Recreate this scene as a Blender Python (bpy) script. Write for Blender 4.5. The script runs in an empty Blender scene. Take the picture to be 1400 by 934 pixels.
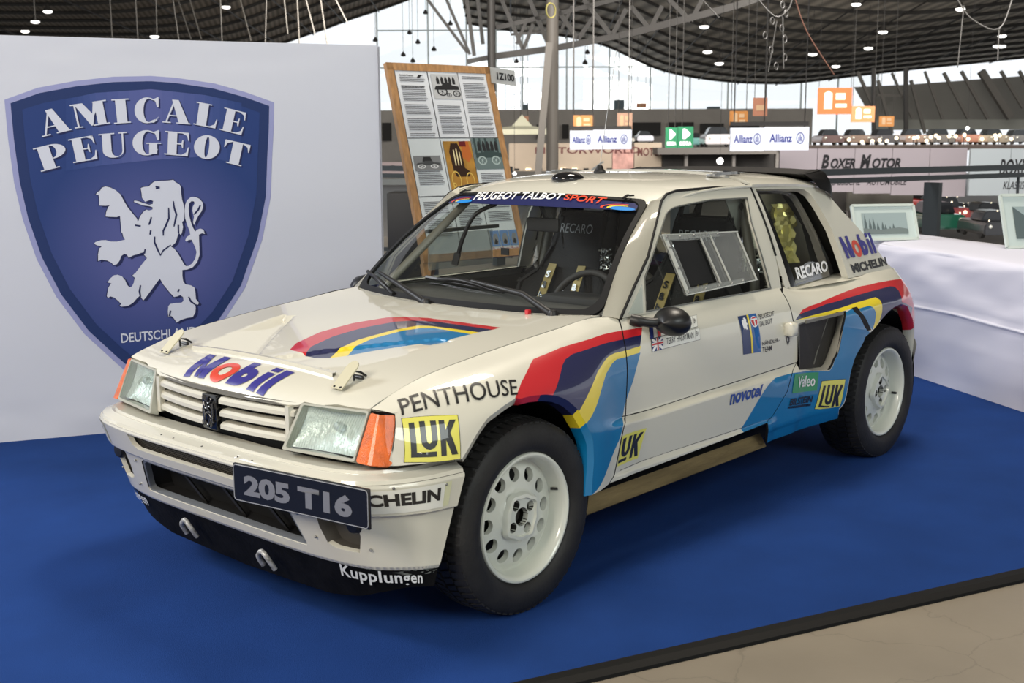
import bpy, bmesh, math, random
import numpy as np
from mathutils import Vector, Matrix, noise
from mathutils.geometry import delaunay_2d_cdt

# ------------------------------------------------------------------ camera, sky, lights, exposure
SC = bpy.context.scene
COL = SC.collection
R = math.radians
CAM = (-2.71809, -3.19957, 1.48113)
YAW, PITCH, ROLL, FPX = 42.12398, 9.52282, -0.24380, 1639.61
cd = bpy.data.cameras.new('camera'); cam = bpy.data.objects.new('camera', cd); COL.objects.link(cam)
cd.sensor_width = 36.0; cd.lens = FPX/1400*36.0; cd.clip_start = .05; cd.clip_end = 600
cam.location = CAM
cam.rotation_euler = (Matrix.Rotation(R(YAW-90), 3, 'Z') @ Matrix.Rotation(R(90-PITCH), 3, 'X') @ Matrix.Rotation(R(ROLL), 3, 'Z')).to_euler()
cd.dof.use_dof = True; cd.dof.focus_distance = 4.6; cd.dof.aperture_fstop = 7.0
SC.camera = cam
SC.view_settings.view_transform = 'Standard'; SC.view_settings.look = 'None'
SC.view_settings.gamma = 1.0; SC.view_settings.use_curve_mapping = False
SC.view_settings.exposure = 0.0
SC.cycles.max_bounces = 8; SC.cycles.transparent_max_bounces = 16
SC.cycles.use_denoising = True
W = bpy.data.worlds.new('sky'); SC.world = W; W.use_nodes = True
W.node_tree.nodes['Background'].inputs[0].default_value = (.93, .965, 1.0, 1)
W.node_tree.nodes['Background'].inputs[1].default_value = 1.1
def area_light(name, loc, target, sx, sy, power, color):
    l = bpy.data.lights.new(name, 'AREA'); l.shape = 'RECTANGLE'; l.size = sx; l.size_y = sy
    l.energy = power; l.color = color
    o = bpy.data.objects.new(name, l); COL.objects.link(o); o.location = loc
    o.rotation_euler = (Vector(target)-Vector(loc)).to_track_quat('-Z', 'Y').to_euler()
    return o
area_light('key_and_fill_light', (4.3, .5, 8.8), (1.0, -.2, .3), 2.2, 2.2, 560, (1.0, .90, .76))  # key: overhead hall lamp that casts the car's soft shadow
area_light('key_and_fill_light', (-8.5, -1.5, 5.8), (1.5, 0, .6), 3.0, 3.0, 720, (1.0, .91, .79))  # unseen warm fill added ahead of the car nose
area_light('key_and_fill_light', (-2.0, -10.0, 6.5), (.8, 0, .6), 5.0, 3.0, 400, (.92, 1.0, .97))  # cool fill added on the camera side to lift the door
area_light('key_and_fill_light', (-5.5, 9.5, 7.5), (4.5, 0, .4), 3.0, 3.0, 1100, (.92, .95, 1.0))  # extra light added for the front of the white table
area_light('key_and_fill_light', (26, 24, 9.5), (64, 62, 2), 12, 12, 8000, (1.0, .95, .88))  # added to brighten the far hall, no fitting modelled
area_light('key_and_fill_light', (46, 16, 9.5), (80, 40, 4), 12, 12, 7000, (1.0, .95, .88))  # second added light, lifts the back wall and right side
area_light('key_and_fill_light', (14, 4, 8.5), (30, 12, 0), 5, 5, 3200, (1.0, .95, .92))  # added only to brighten the lilac booth fascia

# ------------------------------------------------------------------ helpers
def rgb(r, g, b):
    f = lambda c: (c/255/12.92) if c/255 <= .04045 else ((c/255+.055)/1.055)**2.4
    return (f(r), f(g), f(b), 1)
MATS = {}
def mat(name, col, rough=.5, metal=0., coat=0., spec=.5, var=0., scale=20., bump=0., bscale=60., emit=None, es=1., coat_rough=.03, stretch=(1, 1, 1)):
    if name in MATS: return MATS[name]
    m = bpy.data.materials.new(name); m.use_nodes = True; MATS[name] = m
    nt = m.node_tree; b = nt.nodes['Principled BSDF']
    b.inputs['Base Color'].default_value = col; b.inputs['Roughness'].default_value = rough
    b.inputs['Metallic'].default_value = metal; b.inputs['Coat Weight'].default_value = coat
    b.inputs['Coat Roughness'].default_value = coat_rough
    b.inputs['Specular IOR Level'].default_value = spec
    if emit:
        b.inputs['Emission Color'].default_value = emit; b.inputs['Emission Strength'].default_value = es
    if var or bump:
        tc = nt.nodes.new('ShaderNodeTexCoord'); mp = nt.nodes.new('ShaderNodeMapping')
        mp.inputs['Scale'].default_value = stretch
        nt.links.new(tc.outputs['Object'], mp.inputs[0])
    if var:
        n = nt.nodes.new('ShaderNodeTexNoise'); n.inputs['Scale'].default_value = scale; n.inputs['Detail'].default_value = 6
        nt.links.new(mp.outputs[0], n.inputs[0])
        r = nt.nodes.new('ShaderNodeValToRGB')
        r.color_ramp.elements[0].position = .3; r.color_ramp.elements[1].position = .7
        r.color_ramp.elements[0].color = tuple(c*(1-var) for c in col[:3])+(1,)
        r.color_ramp.elements[1].color = tuple(min(1, c*(1+var)) for c in col[:3])+(1,)
        nt.links.new(n.outputs[0], r.inputs[0]); nt.links.new(r.outputs[0], b.inputs['Base Color'])
    if bump:
        n2 = nt.nodes.new('ShaderNodeTexNoise'); n2.inputs['Scale'].default_value = bscale; n2.inputs['Detail'].default_value = 4
        nt.links.new(mp.outputs[0], n2.inputs[0])
        bp = nt.nodes.new('ShaderNodeBump'); bp.inputs['Strength'].default_value = bump; bp.inputs['Distance'].default_value = .01
        nt.links.new(n2.outputs[0], bp.inputs['Height']); nt.links.new(bp.outputs[0], b.inputs['Normal'])
    return m
def glass(name, tint=(1, 1, 1, 1), refl=.06, rough=.0, milk=0., milkcol=(.6, .65, .62, 1)):
    if name in MATS: return MATS[name]
    m = bpy.data.materials.new(name); m.use_nodes = True; MATS[name] = m
    nt = m.node_tree; nt.nodes.clear()
    o = nt.nodes.new('ShaderNodeOutputMaterial'); t = nt.nodes.new('ShaderNodeBsdfTransparent'); t.inputs[0].default_value = tint
    g = nt.nodes.new('ShaderNodeBsdfGlossy'); g.inputs['Roughness'].default_value = rough
    lw = nt.nodes.new('ShaderNodeLayerWeight'); lw.inputs[0].default_value = .5
    f = nt.nodes.new('ShaderNodeMath'); f.operation = 'POWER'; f.inputs[1].default_value = 4.0
    nt.links.new(lw.outputs['Facing'], f.inputs[0])
    mx = nt.nodes.new('ShaderNodeMixShader')
    mu = nt.nodes.new('ShaderNodeMath'); mu.operation = 'MULTIPLY_ADD'; mu.inputs[1].default_value = .9; mu.inputs[2].default_value = refl
    nt.links.new(f.outputs[0], mu.inputs[0]); nt.links.new(mu.outputs[0], mx.inputs[0])
    src = t
    if milk:
        d = nt.nodes.new('ShaderNodeBsdfDiffuse'); d.inputs[0].default_value = milkcol
        m2 = nt.nodes.new('ShaderNodeMixShader'); m2.inputs[0].default_value = milk
        nt.links.new(t.outputs[0], m2.inputs[1]); nt.links.new(d.outputs[0], m2.inputs[2]); src = m2
    nt.links.new(src.outputs[0], mx.inputs[1]); nt.links.new(g.outputs[0], mx.inputs[2]); nt.links.new(mx.outputs[0], o.inputs[0])
    return m
def link(name, me, mats, parent=None):
    for m in (mats if isinstance(mats, (list, tuple)) else [mats]): me.materials.append(m)
    o = bpy.data.objects.new(name, me); COL.objects.link(o)
    if parent: o.parent = parent
    return o
def tag(o, label=None, cat=None, group=None, kind=None):
    if label: o['label'] = label
    if cat: o['category'] = cat
    if group: o['group'] = group
    if kind: o['kind'] = kind
    return o
def thing(name, label, cat, loc=(0, 0, 0), rz=0, group=None):
    o = bpy.data.objects.new(name, None); COL.objects.link(o); o.location = loc; o.rotation_euler = (0, 0, rz)
    o.empty_display_size = .1
    return tag(o, label, cat, group)
def copy_tree(o, parent=None):
    c = o.copy(); COL.objects.link(c); c.parent = parent
    for ch in o.children: copy_tree(ch, c)
    return c
def finish(bm, smooth=None):
    bmesh.ops.recalc_face_normals(bm, faces=bm.faces[:])
    me = bpy.data.meshes.new('m'); bm.to_mesh(me); bm.free()
    if smooth is not None:
        me.shade_smooth()
        if smooth < 180: me.set_sharp_from_angle(angle=R(smooth))
    return me
def bm_box(bm, c, s, rot=None, bevel=0.):
    M = Matrix.Translation(c) @ (rot.to_4x4() if rot is not None else Matrix.Identity(4)) @ Matrix.Diagonal((s[0], s[1], s[2], 1))
    r = bmesh.ops.create_cube(bm, size=1, matrix=M)
    if bevel:
        es = list({e for v in r['verts'] for e in v.link_edges})
        bmesh.ops.bevel(bm, geom=es, offset=bevel, segments=2, affect='EDGES', profile=.6)
def box(name, c, s, m, parent=None, rot=None, bevel=0.):
    bm = bmesh.new(); bm_box(bm, c, s, rot, bevel); return link(name, finish(bm, 35 if bevel else None), m, parent)
def bm_quad_box(bm, a, b, w, h, up=(0, 0, 1)):      # a bar of section w x h from a to b
    a, b = Vector(a), Vector(b); d = (b-a); L = d.length; d.normalize(); up = Vector(up)
    if abs(d.dot(up)) > .98: up = Vector((1, 0, 0))
    s = d.cross(up).normalized(); u = s.cross(d)
    rot = Matrix((d, s, u)).transposed()
    bm_box(bm, (a+b)/2, (L, w, h), rot)
def bar(name, a, b, w, h, m, parent=None, up=(0, 0, 1)):
    bm = bmesh.new(); bm_quad_box(bm, a, b, w, h, up); return link(name, finish(bm), m, parent)
def smooth_path(P, n=6):
    P = [Vector(p) for p in P]
    if len(P) < 3: return P
    out = []
    for i in range(len(P)-1):
        p0 = P[max(i-1, 0)]; p1 = P[i]; p2 = P[i+1]; p3 = P[min(i+2, len(P)-1)]
        for k in range(n):
            t = k/n
            out.append(.5*((2*p1)+(-p0+p2)*t+(2*p0-5*p1+4*p2-p3)*t*t+(-p0+3*p1-3*p2+p3)*t**3))
    out.append(P[-1]); return out
def bm_tube(bm, P, r, seg=10, closed=False, cap=True):
    P = [Vector(p) for p in P]; n = len(P); rings = []
    rr = r if isinstance(r, (list, tuple)) else [r]*n
    prev = None
    for i in range(n):
        if closed: t = P[(i+1) % n]-P[i-1]
        else: t = P[min(i+1, n-1)]-P[max(i-1, 0)]
        t.normalize()
        if prev is None:
            a = Vector((0, 0, 1)) if abs(t.z) < .9 else Vector((1, 0, 0)); u = t.cross(a).normalized()
        else: u = (prev-t*prev.dot(t)).normalized()
        prev = u; v = t.cross(u)
        rings.append([bm.verts.new(P[i]+(u*math.cos(2*math.pi*k/seg)+v*math.sin(2*math.pi*k/seg))*rr[i]) for k in range(seg)])
    m = n if closed else n-1
    for i in range(m):
        A, B = rings[i], rings[(i+1) % n]
        for k in range(seg): bm.faces.new((A[k], A[(k+1) % seg], B[(k+1) % seg], B[k]))
    if cap and not closed:
        bm.faces.new(rings[0][::-1]); bm.faces.new(rings[-1])
def tube(name, P, r, m, parent=None, seg=10, closed=False, smooth=0):
    if smooth: P = smooth_path(P, smooth)
    bm = bmesh.new(); bm_tube(bm, P, r, seg, closed); return link(name, finish(bm, 60), m, parent)
def bm_lathe(bm, prof, seg=48, axis='Y', cen=(0, 0, 0), closed=False):   # prof: (radius, along axis)
    rings = []
    for r, a in prof:
        ring = []
        for k in range(seg):
            t = 2*math.pi*k/seg; c, s = r*math.cos(t), r*math.sin(t)
            p = {'Y': (c, a, s), 'Z': (c, s, a), 'X': (a, c, s)}[axis]
            ring.append(bm.verts.new((p[0]+cen[0], p[1]+cen[1], p[2]+cen[2])))
        rings.append(ring)
    n = len(rings)
    for i in range(n if closed else n-1):
        A, B = rings[i], rings[(i+1) % n]
        for k in range(seg): bm.faces.new((A[k], A[(k+1) % seg], B[(k+1) % seg], B[k]))
    return rings
def lathe(name, prof, m, parent=None, seg=48, axis='Y', cen=(0, 0, 0), closed=False, sharp=40):
    bm = bmesh.new(); bm_lathe(bm, prof, seg, axis, cen, closed); return link(name, finish(bm, sharp), m, parent)
def prism(name, pts, t, m, M=None, parent=None, bevel=0.):  # closed 2D outline in XZ, extruded by t along Y
    bm = bmesh.new(); vs = [bm.verts.new((p[0], 0, p[1])) for p in pts]
    f = bm.faces.new(vs); r = bmesh.ops.extrude_face_region(bm, geom=[f])
    bmesh.ops.translate(bm, verts=[v for v in r['geom'] if isinstance(v, bmesh.types.BMVert)], vec=(0, t, 0))
    if bevel: bmesh.ops.bevel(bm, geom=bm.edges[:], offset=bevel, segments=2, affect='EDGES')
    bmesh.ops.triangulate(bm, faces=[f for f in bm.faces if len(f.verts) > 4])
    if M is not None: bm.transform(M)
    return link(name, finish(bm, 35 if bevel else None), m, parent)

def pip(P, poly):                                   # vectorised point in polygon
    x, y = P[:, 0], P[:, 1]; inside = np.zeros(len(P), bool); n = len(poly)
    for i in range(n):
        x0, y0 = poly[i]; x1, y1 = poly[(i+1) % n]
        if y0 == y1: continue
        c = ((y0 > y) != (y1 > y)) & (x < (x1-x0)*(y-y0)/(y1-y0)+x0)
        inside ^= c
    return inside
def densify(poly, step, closed=True):
    out = []; n = len(poly)
    for i in range(n if closed else n-1):
        a = np.array(poly[i], float); b = np.array(poly[(i+1) % n], float)
        k = max(1, int(math.ceil(np.linalg.norm(b-a)/step)))
        for j in range(k): out.append(a+(b-a)*j/k)
    if not closed: out.append(np.array(poly[-1], float))
    return out
def smooth2(poly, n=4, closed=False):
    P = smooth_path([(p[0], p[1], 0) for p in poly], n); return [(q.x, q.y) for q in P]
def region(name, fn, outer, mats, holes=(), paints=(), step=.03, k=1., off=0., skirt=.006, mirror=False, parent=None, skirt_mat=0, flip=False, base=0, lines=()):
    """panel: a polygon region of a parametric surface, with paint regions, real thickness at its edges and exact normals"""
    sc = np.array([1., k]); S = lambda poly: [np.array(p, float)*sc for p in poly]
    V = []; E = []
    def loop(poly):
        d = densify(poly, step); s = len(V); V.extend(d); E.extend([(s+i, s+(i+1) % len(d)) for i in range(len(d))])
    oS = S(outer); hS = [S(h) for h in holes]; pS = [(S(p), mi) for p, mi in paints]
    loop(oS)
    for h in hS: loop(h)
    for p_, mi in pS: loop(p_)
    for l in lines:
        d = densify([np.array(p, float)*sc for p in l], step, False); s = len(V); V.extend(d); E.extend([(s+i, s+i+1) for i in range(len(d)-1)])
    A = np.array(oS); lo, hi = A.min(0), A.max(0)
    gx = np.arange(lo[0]+step*.5, hi[0], step); gy = np.arange(lo[1]+step*.5, hi[1], step)
    G = np.array([(x+(step*.25 if j % 2 else -step*.25), y) for j, y in enumerate(gy) for x in gx]) if len(gx) and len(gy) else np.zeros((0, 2))
    if len(G): V.extend(list(G[pip(G, oS)]))
    r = delaunay_2d_cdt([Vector(v) for v in V], E, [], 0, 1e-5)
    vs = np.array([(v.x, v.y) for v in r[0]]); fs = [f for f in r[2] if len(f) == 3]
    F = np.array(fs); cen = vs[F].mean(1)
    keep = pip(cen, oS)
    for h in hS: keep &= ~pip(cen, h)
    mi = np.full(len(F), base)
    for p_, m_ in pS: mi[pip(cen, p_)] = m_
    F = F[keep]; mi = mi[keep]
    used = np.unique(F); re = -np.ones(len(vs), int); re[used] = np.arange(len(used)); F = re[F]; Q = vs[used]/sc
    X = fn(Q); e = 1e-3
    du = fn(Q+[e, 0])-fn(Q-[e, 0]); dv = fn(Q+[0, e])-fn(Q-[0, e]); N = np.cross(du, dv)
    ln = np.linalg.norm(N, axis=1); N = N/np.maximum(ln, 1e-12)[:, None]
    if flip: N = -N
    X = X+N*off
    # orient the triangles with the normals
    t = np.cross(X[F[:, 1]]-X[F[:, 0]], X[F[:, 2]]-X[F[:, 0]]); bad = (t*N[F[:, 0]]).sum(1) < 0
    F[bad] = F[bad][:, ::-1]
    nv = len(X); verts = list(X); norms = list(N); faces = F.tolist(); mlist = mi.tolist()
    if skirt:
        cnt = {}
        for f in faces:
            for a, b in ((f[0], f[1]), (f[1], f[2]), (f[2], f[0])): cnt[(a, b)] = 1
        bnd = [(a, b) for (a, b) in cnt if (b, a) not in cnt]
        mp = {}
        def vv(i, ring):
            key = (i, ring)
            if key not in mp:
                mp[key] = len(verts); verts.append(X[i]-N[i]*(skirt if ring else 0)); norms.append(np.zeros(3))
            return mp[key]
        for a, b in bnd:
            faces.append([vv(a, 0), vv(a, 1), vv(b, 1), vv(b, 0)]); mlist.append(skirt_mat)
    verts = np.array(verts); norms = np.array(norms)
    def make(mir):
        vv_, nn_ = verts.copy(), norms.copy(); ff = faces
        if mir: vv_[:, 1] *= -1; nn_[:, 1] *= -1; ff = [f[::-1] for f in faces]
        me = bpy.data.meshes.new(name); me.from_pydata([tuple(v) for v in vv_], [], ff); me.polygons.foreach_set('material_index', mlist)
        me.shade_smooth(); me.normals_split_custom_set_from_vertices([tuple(n) for n in nn_])
        return link(name, me, mats, parent)
    o = make(False)
    if mirror: make(True)
    return o
def ring_between(name, A, B, m, parent=None, closed=False, mirror=False, smooth=True):    # strip between two point rows
    for s in ((1, -1) if mirror else (1,)):
        bm = bmesh.new(); a = [bm.verts.new((p[0], p[1]*s, p[2])) for p in A]; b = [bm.verts.new((p[0], p[1]*s, p[2])) for p in B]
        n = len(a)
        for i in range(n if closed else n-1): bm.faces.new((a[i], a[(i+1) % n], b[(i+1) % n], b[i]))
        link(name, finish(bm, 40 if smooth else None), m, parent)
def loft(name, rows, m, parent=None, mirror=False, closed=False, thick=0., sharp=40):   # grid through point rows
    out = None
    for s in ((1, -1) if mirror else (1,)):
        bm = bmesh.new(); V = [[bm.verts.new((p[0], p[1]*s, p[2])) for p in r] for r in rows]
        for i in range(len(V)-1):
            n = len(V[i])
            for j in range(n if closed else n-1): bm.faces.new((V[i][j], V[i][(j+1) % n], V[i+1][(j+1) % n], V[i+1][j]))
        if thick: bmesh.ops.solidify(bm, geom=bm.faces[:], thickness=thick)
        o = link(name, finish(bm, sharp), m, parent)
        if out is None: out = o
    return out
# ---- flat print: 2D shapes and lettering laid on a surface by four corner parameters (top left, top right, bottom right, bottom left)
def text_mesh(s, bold=0., shear=0., space=1.):
    cu = bpy.data.curves.new('t', 'FONT'); cu.body = s; cu.offset = bold; cu.shear = shear; cu.space_character = space; cu.resolution_u = 3
    o = bpy.data.objects.new('t', cu); COL.objects.link(o); dg = bpy.context.evaluated_depsgraph_get()
    me = bpy.data.meshes.new_from_object(o.evaluated_get(dg)); bpy.data.objects.remove(o); bpy.data.curves.remove(cu)
    bm = bmesh.new(); bm.from_mesh(me); bpy.data.meshes.remove(me); return bm
def norm_bm(bm, box=None):
    xs = [v.co.x for v in bm.verts]; ys = [v.co.y for v in bm.verts]
    x0, x1, y0, y1 = box or (min(xs), max(xs), min(ys), max(ys))
    for v in bm.verts: v.co = ((v.co.x-x0)/(x1-x0), (v.co.y-y0)/(y1-y0), 0)
def poly_bm(polys):                                 # polys in unit square
    bm = bmesh.new()
    for p in polys: bm.faces.new([bm.verts.new((x, y, 0)) for x, y in p])
    bmesh.ops.triangulate(bm, faces=bm.faces[:]); return bm
def lay(name, bm, fn, quad, m, parent=None, off=.0016, cuts=(6, 3), mirror=False, flip=False, readable=True, sub=None):
    """lay a unit-square 2D bmesh on fn; for the mirrored side the lettering still reads left to right"""
    for i in range(1, cuts[0]):
        bmesh.ops.bisect_plane(bm, geom=bm.verts[:]+bm.edges[:]+bm.faces[:], plane_co=(i/cuts[0], 0, 0), plane_no=(1, 0, 0))
    for i in range(1, cuts[1]):
        bmesh.ops.bisect_plane(bm, geom=bm.verts[:]+bm.edges[:]+bm.faces[:], plane_co=(0, i/cuts[1], 0), plane_no=(0, 1, 0))
    bmesh.ops.triangulate(bm, faces=bm.faces[:]); bm.verts.ensure_lookup_table(); bm.verts.index_update()
    uv = np.array([(v.co.x, v.co.y) for v in bm.verts]); q = np.array(quad, float)
    if sub is not None: uv = np.array([sub[0], sub[2]])+uv*np.array([sub[1]-sub[0], sub[3]-sub[2]])
    faces = [[v.index for v in f.verts] for f in bm.faces]
    out = None
    for s in ((0, 1) if mirror else (0,)):
        u, v = uv[:, :1], uv[:, 1:]
        if s and readable: u = 1-u
        P = (q[3]*(1-u)+q[2]*u)*(1-v)+(q[0]*(1-u)+q[1]*u)*v
        X = fn(P); e = 1e-3; N = np.cross(fn(P+[e, 0])-fn(P-[e, 0]), fn(P+[0, e])-fn(P-[0, e])); N /= np.linalg.norm(N, axis=1)[:, None]
        if flip: N = -N
        X = X+N*off
        if s: X[:, 1] *= -1; N[:, 1] *= -1
        me = bpy.data.meshes.new(name); F = []
        for f in faces:
            a = X[f[1]]-X[f[0]]; b = X[f[2]]-X[f[0]]
            F.append(f if np.cross(a, b) @ N[f[0]] > 0 else f[::-1])
        me.from_pydata([tuple(x) for x in X], [], F); me.shade_smooth(); me.normals_split_custom_set_from_vertices([tuple(n) for n in N])
        o = link(name, me, m, parent)
        if out is None: out = o
    bm.free(); return out
def lay_text(name, s, fn, quad, m, parent=None, bold=0., shear=0., space=1., **kw):
    bm = text_mesh(s, bold, shear, space); norm_bm(bm)
    return lay(name, bm, fn, quad, m, parent, **kw)

def plane_fn(O, U, V):                              # flat surface for print: O + p0*U + p1*V
    O, U, V = np.array(O, float), np.array(U, float), np.array(V, float)
    return lambda P: O+P[:, :1]*U+P[:, 1:]*V
SQ = [(0, 1), (1, 1), (1, 0), (0, 0)]
UNIT = [(0, 0), (1, 0), (1, 1), (0, 1)]
def arc2(cx, cy, rx, ry, a0, a1, w, n=14, w1=None):
    A = []; Bq = []
    for k in range(n+1):
        t = R(a0+(a1-a0)*k/n); ww = w if w1 is None else w+(w1-w)*k/n
        A.append((cx+rx*math.cos(t), cy+ry*math.sin(t))); Bq.append((cx+(rx-ww)*math.cos(t), cy+(ry-ww*ry/rx)*math.sin(t)))
    return A+Bq[::-1]
def ring(o_, i_): return [[o_[k], o_[(k+1) % len(o_)], i_[(k+1) % len(i_)], i_[k]] for k in range(len(o_))]
el = lambda cx, cy, rx, ry, a0=0, a1=360, n=24: [(cx+rx*math.cos(R(a0+(a1-a0)*k/n)), cy+ry*math.sin(R(a0+(a1-a0)*k/n))) for k in range(n+(0 if a1-a0 == 360 else 1))]

# ============================================================ body surfaces of the car (x rearwards, y to its right, z up)
def pchip(xs, ys):
    xs = np.asarray(xs, float); ys = np.asarray(ys, float)
    h = np.diff(xs); d = (np.diff(ys, axis=0).T/h).T
    m = np.zeros_like(ys)
    for k in range(1, len(xs)-1):
        a, b = d[k-1], d[k]
        w1, w2 = 2*h[k]+h[k-1], h[k]+2*h[k-1]
        ok = a*b > 0
        m[k] = np.where(ok, (w1+w2)/(w1/np.where(ok, a, 1.0)+w2/np.where(ok, b, 1.0)), 0.0)
    m[0] = d[0]; m[-1] = d[-1]
    def f(x):
        x = np.clip(np.asarray(x, float), xs[0], xs[-1])
        i = np.clip(np.searchsorted(xs, x, side='right')-1, 0, len(xs)-2)
        hh = h[i]; u = (x-xs[i])/hh
        if ys.ndim > 1: u = u[..., None]; hh = hh[..., None]
        return ((1+2*u)*(1-u)**2*ys[i] + u*(1-u)**2*hh*m[i] + u*u*(3-2*u)*ys[i+1] + u*u*(u-1)*hh*m[i+1])
    return f
def sstep(a, b, x):
    t = np.clip((np.asarray(x, float)-a)/(b-a), 0, 1); return t*t*(3-2*t)
# stations along x, nine (z, w) control pairs from the sill to the upper edge
SIDE = [
 (-.56, [(.20,.66),(.25,.665),(.31,.67),(.48,.675),(.54,.675),(.60,.668),(.66,.66),(.695,.65),(.712,.635)]),
 (-.50, [(.20,.73),(.25,.735),(.31,.74),(.48,.742),(.54,.742),(.60,.733),(.66,.715),(.70,.690),(.724,.648)]),
 (-.42, [(.20,.785),(.25,.79),(.31,.795),(.48,.80),(.54,.795),(.61,.775),(.675,.745),(.72,.708),(.752,.645)]),
 (-.30, [(.22,.82),(.26,.825),(.31,.828),(.50,.835),(.56,.832),(.64,.812),(.70,.780),(.752,.725),(.785,.647)]),
 (-.10, [(.24,.83),(.28,.835),(.33,.838),(.515,.838),(.60,.838),(.68,.835),(.735,.805),(.785,.745),(.814,.649)]),
 (.12,  [(.25,.83),(.29,.835),(.33,.838),(.515,.838),(.60,.838),(.69,.832),(.750,.800),(.805,.745),(.838,.650)]),
 (.32,  [(.255,.822),(.29,.828),(.33,.832),(.515,.832),(.575,.826),(.68,.812),(.760,.785),(.825,.732),(.857,.651)]),
 (.50,  [(.255,.785),(.29,.792),(.33,.798),(.515,.798),(.545,.785),(.68,.776),(.775,.762),(.838,.722),(.874,.654)]),
 (.66,  [(.255,.765),(.29,.772),(.325,.782),(.508,.784),(.535,.768),(.68,.764),(.780,.748),(.835,.722),(.868,.694)]),
 (1.1,  [(.258,.765),(.295,.775),(.33,.786),(.515,.787),(.545,.770),(.68,.768),(.785,.753),(.838,.728),(.870,.702)]),
 (1.70, [(.262,.77),(.30,.782),(.335,.792),(.53,.793),(.560,.776),(.68,.774),(.785,.757),(.840,.730),(.872,.703)]),
 (1.84, [(.262,.775),(.30,.79),(.335,.80),(.53,.803),(.565,.795),(.69,.794),(.78,.770),(.833,.730),(.868,.675)]),
 (1.95, [(.262,.785),(.30,.80),(.335,.81),(.53,.815),(.57,.812),(.70,.812),(.775,.785),(.826,.735),(.865,.655)]),
 (2.20, [(.262,.80),(.30,.82),(.335,.83),(.53,.84),(.60,.84),(.72,.838),(.785,.795),(.823,.735),(.862,.645)]),
 (2.42, [(.265,.80),(.305,.82),(.34,.83),(.53,.84),(.61,.842),(.735,.838),(.79,.795),(.825,.745),(.855,.700)]),
 (2.54, [(.27,.80),(.31,.82),(.345,.83),(.53,.84),(.62,.842),(.735,.838),(.79,.795),(.83,.745),(.865,.700)]),
 (2.80, [(.30,.78),(.34,.79),(.37,.80),(.53,.812),(.62,.812),(.72,.797),(.785,.760),(.83,.720),(.865,.690)]),
 (2.95, [(.34,.70),(.37,.71),(.40,.72),(.53,.735),(.62,.735),(.70,.725),(.76,.690),(.80,.655),(.84,.61)]),
 (3.06, [(.36,.60),(.39,.61),(.42,.62),(.53,.635),(.62,.635),(.69,.625),(.74,.60),(.78,.57),(.81,.53)]),
]
_sx = [s[0] for s in SIDE]
_sz = pchip(_sx, [[p[0] for p in s[1]] for s in SIDE])
_sw = pchip(_sx, [[p[1] for p in s[1]] for s in SIDE])
def _row(Y, t):                                   # monotone cubic along the nine control values of every row
    Y = np.atleast_2d(Y); t = np.clip(np.atleast_1d(np.asarray(t, float)), 0, 8)
    d = np.diff(Y, axis=1); m = np.zeros_like(Y)
    a, b = d[:, :-1], d[:, 1:]; ok = a*b > 0
    m[:, 1:-1] = np.where(ok, 2*a*b/np.where(ok, a+b, 1.0), 0.0)
    m[:, 0] = d[:, 0]; m[:, -1] = d[:, -1]
    i = np.clip(t.astype(int), 0, 7); u = t-i; r = np.arange(len(Y))
    return (1+2*u)*(1-u)**2*Y[r, i]+u*(1-u)**2*m[r, i]+u*u*(3-2*u)*Y[r, i+1]+u*u*(u-1)*m[r, i+1]
def side_v(P, off=0.):                            # P (N,2) of (x, t) -> (N,3); driver side, y negative
    x = P[:, 0]; t = P[:, 1]
    z = _row(_sz(x), t); w = _row(_sw(x), t)
    m = sstep(.40, .50, x)
    w = w+.009*(1-sstep(.347, .364, z))*m*(1-sstep(1.48, 1.56, x))+.009*(1-sstep(.520, .540, z))*m*(1-sstep(1.70, 1.78, x))
    return np.stack([x, -(w+off), z], 1)
def side(x, t): return side_v(np.array([[x, t]]))[0]
def side_t(x, z):
    tt = np.linspace(0, 8, 161); zz = _row(np.repeat(np.atleast_2d(_sz(x)), 161, 0), tt)
    return float(np.interp(z, zz, tt))
def green_v(P):
    x, z = P[:, 0], P[:, 1]
    u = (z-.865)/.42
    w = .703-.125*u-.028*np.clip(u, 0, 1)**3-.010*sstep(1.6, 2.6, x)
    return np.stack([x, -w, z], 1)
def green(x, z): return green_v(np.array([[x, z]], float))[0]
def qglass_v(P):
    G = green_v(P); G[:, 1] += .012+.045*sstep(1.75, 2.35, P[:, 0]); return G
def qglass(x, z): return qglass_v(np.array([[x, z]], float))[0]
ROOF_C = pchip([.95, .97, 1.02, 1.09, 1.16, 1.28, 1.45, 1.7, 2.0, 2.3, 2.5], [1.250, 1.262, 1.283, 1.306, 1.321, 1.334, 1.343, 1.345, 1.338, 1.315, 1.280])
def roof_v(P):
    x, y = P[:, 0], P[:, 1]; k = np.abs(y)/.56
    return np.stack([x, y, ROOF_C(x-.055*np.clip(k, 0, 1)**2.4*(1-sstep(1.0, 1.6, x)))-.025*k**2-.030*k**8], 1)
def roof(x, y): return roof_v(np.array([[x, y]], float))[0]
def screen_v(P):                                  # u -1 driver side .. 1, v 0 bottom .. 1 top
    u, v = P[:, 0], P[:, 1]; a = np.abs(u)
    xb = .47+.10*a**2.4; zb = .862+.010*u*u; xt = .985+.057*a**2.4; zt = 1.268-.017*u*u
    x = xb+(xt-xb)*v; z = zb+(zt-zb)*v; y = u*(.65+(.512-.65)*v)
    bul = .030*np.sin(np.pi*np.clip(v, 0, 1))
    return np.stack([x-bul*.62, y, z+bul*.78], 1)
def screen(u, v): return screen_v(np.array([[u, v]], float))[0]
_hc = pchip([-.66, -.62, -.60, -.585, -.565, -.50, -.40, -.2, .1, .35, .55], [.655, .680, .700, .718, .737, .762, .784, .814, .846, .862, .870])
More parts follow.
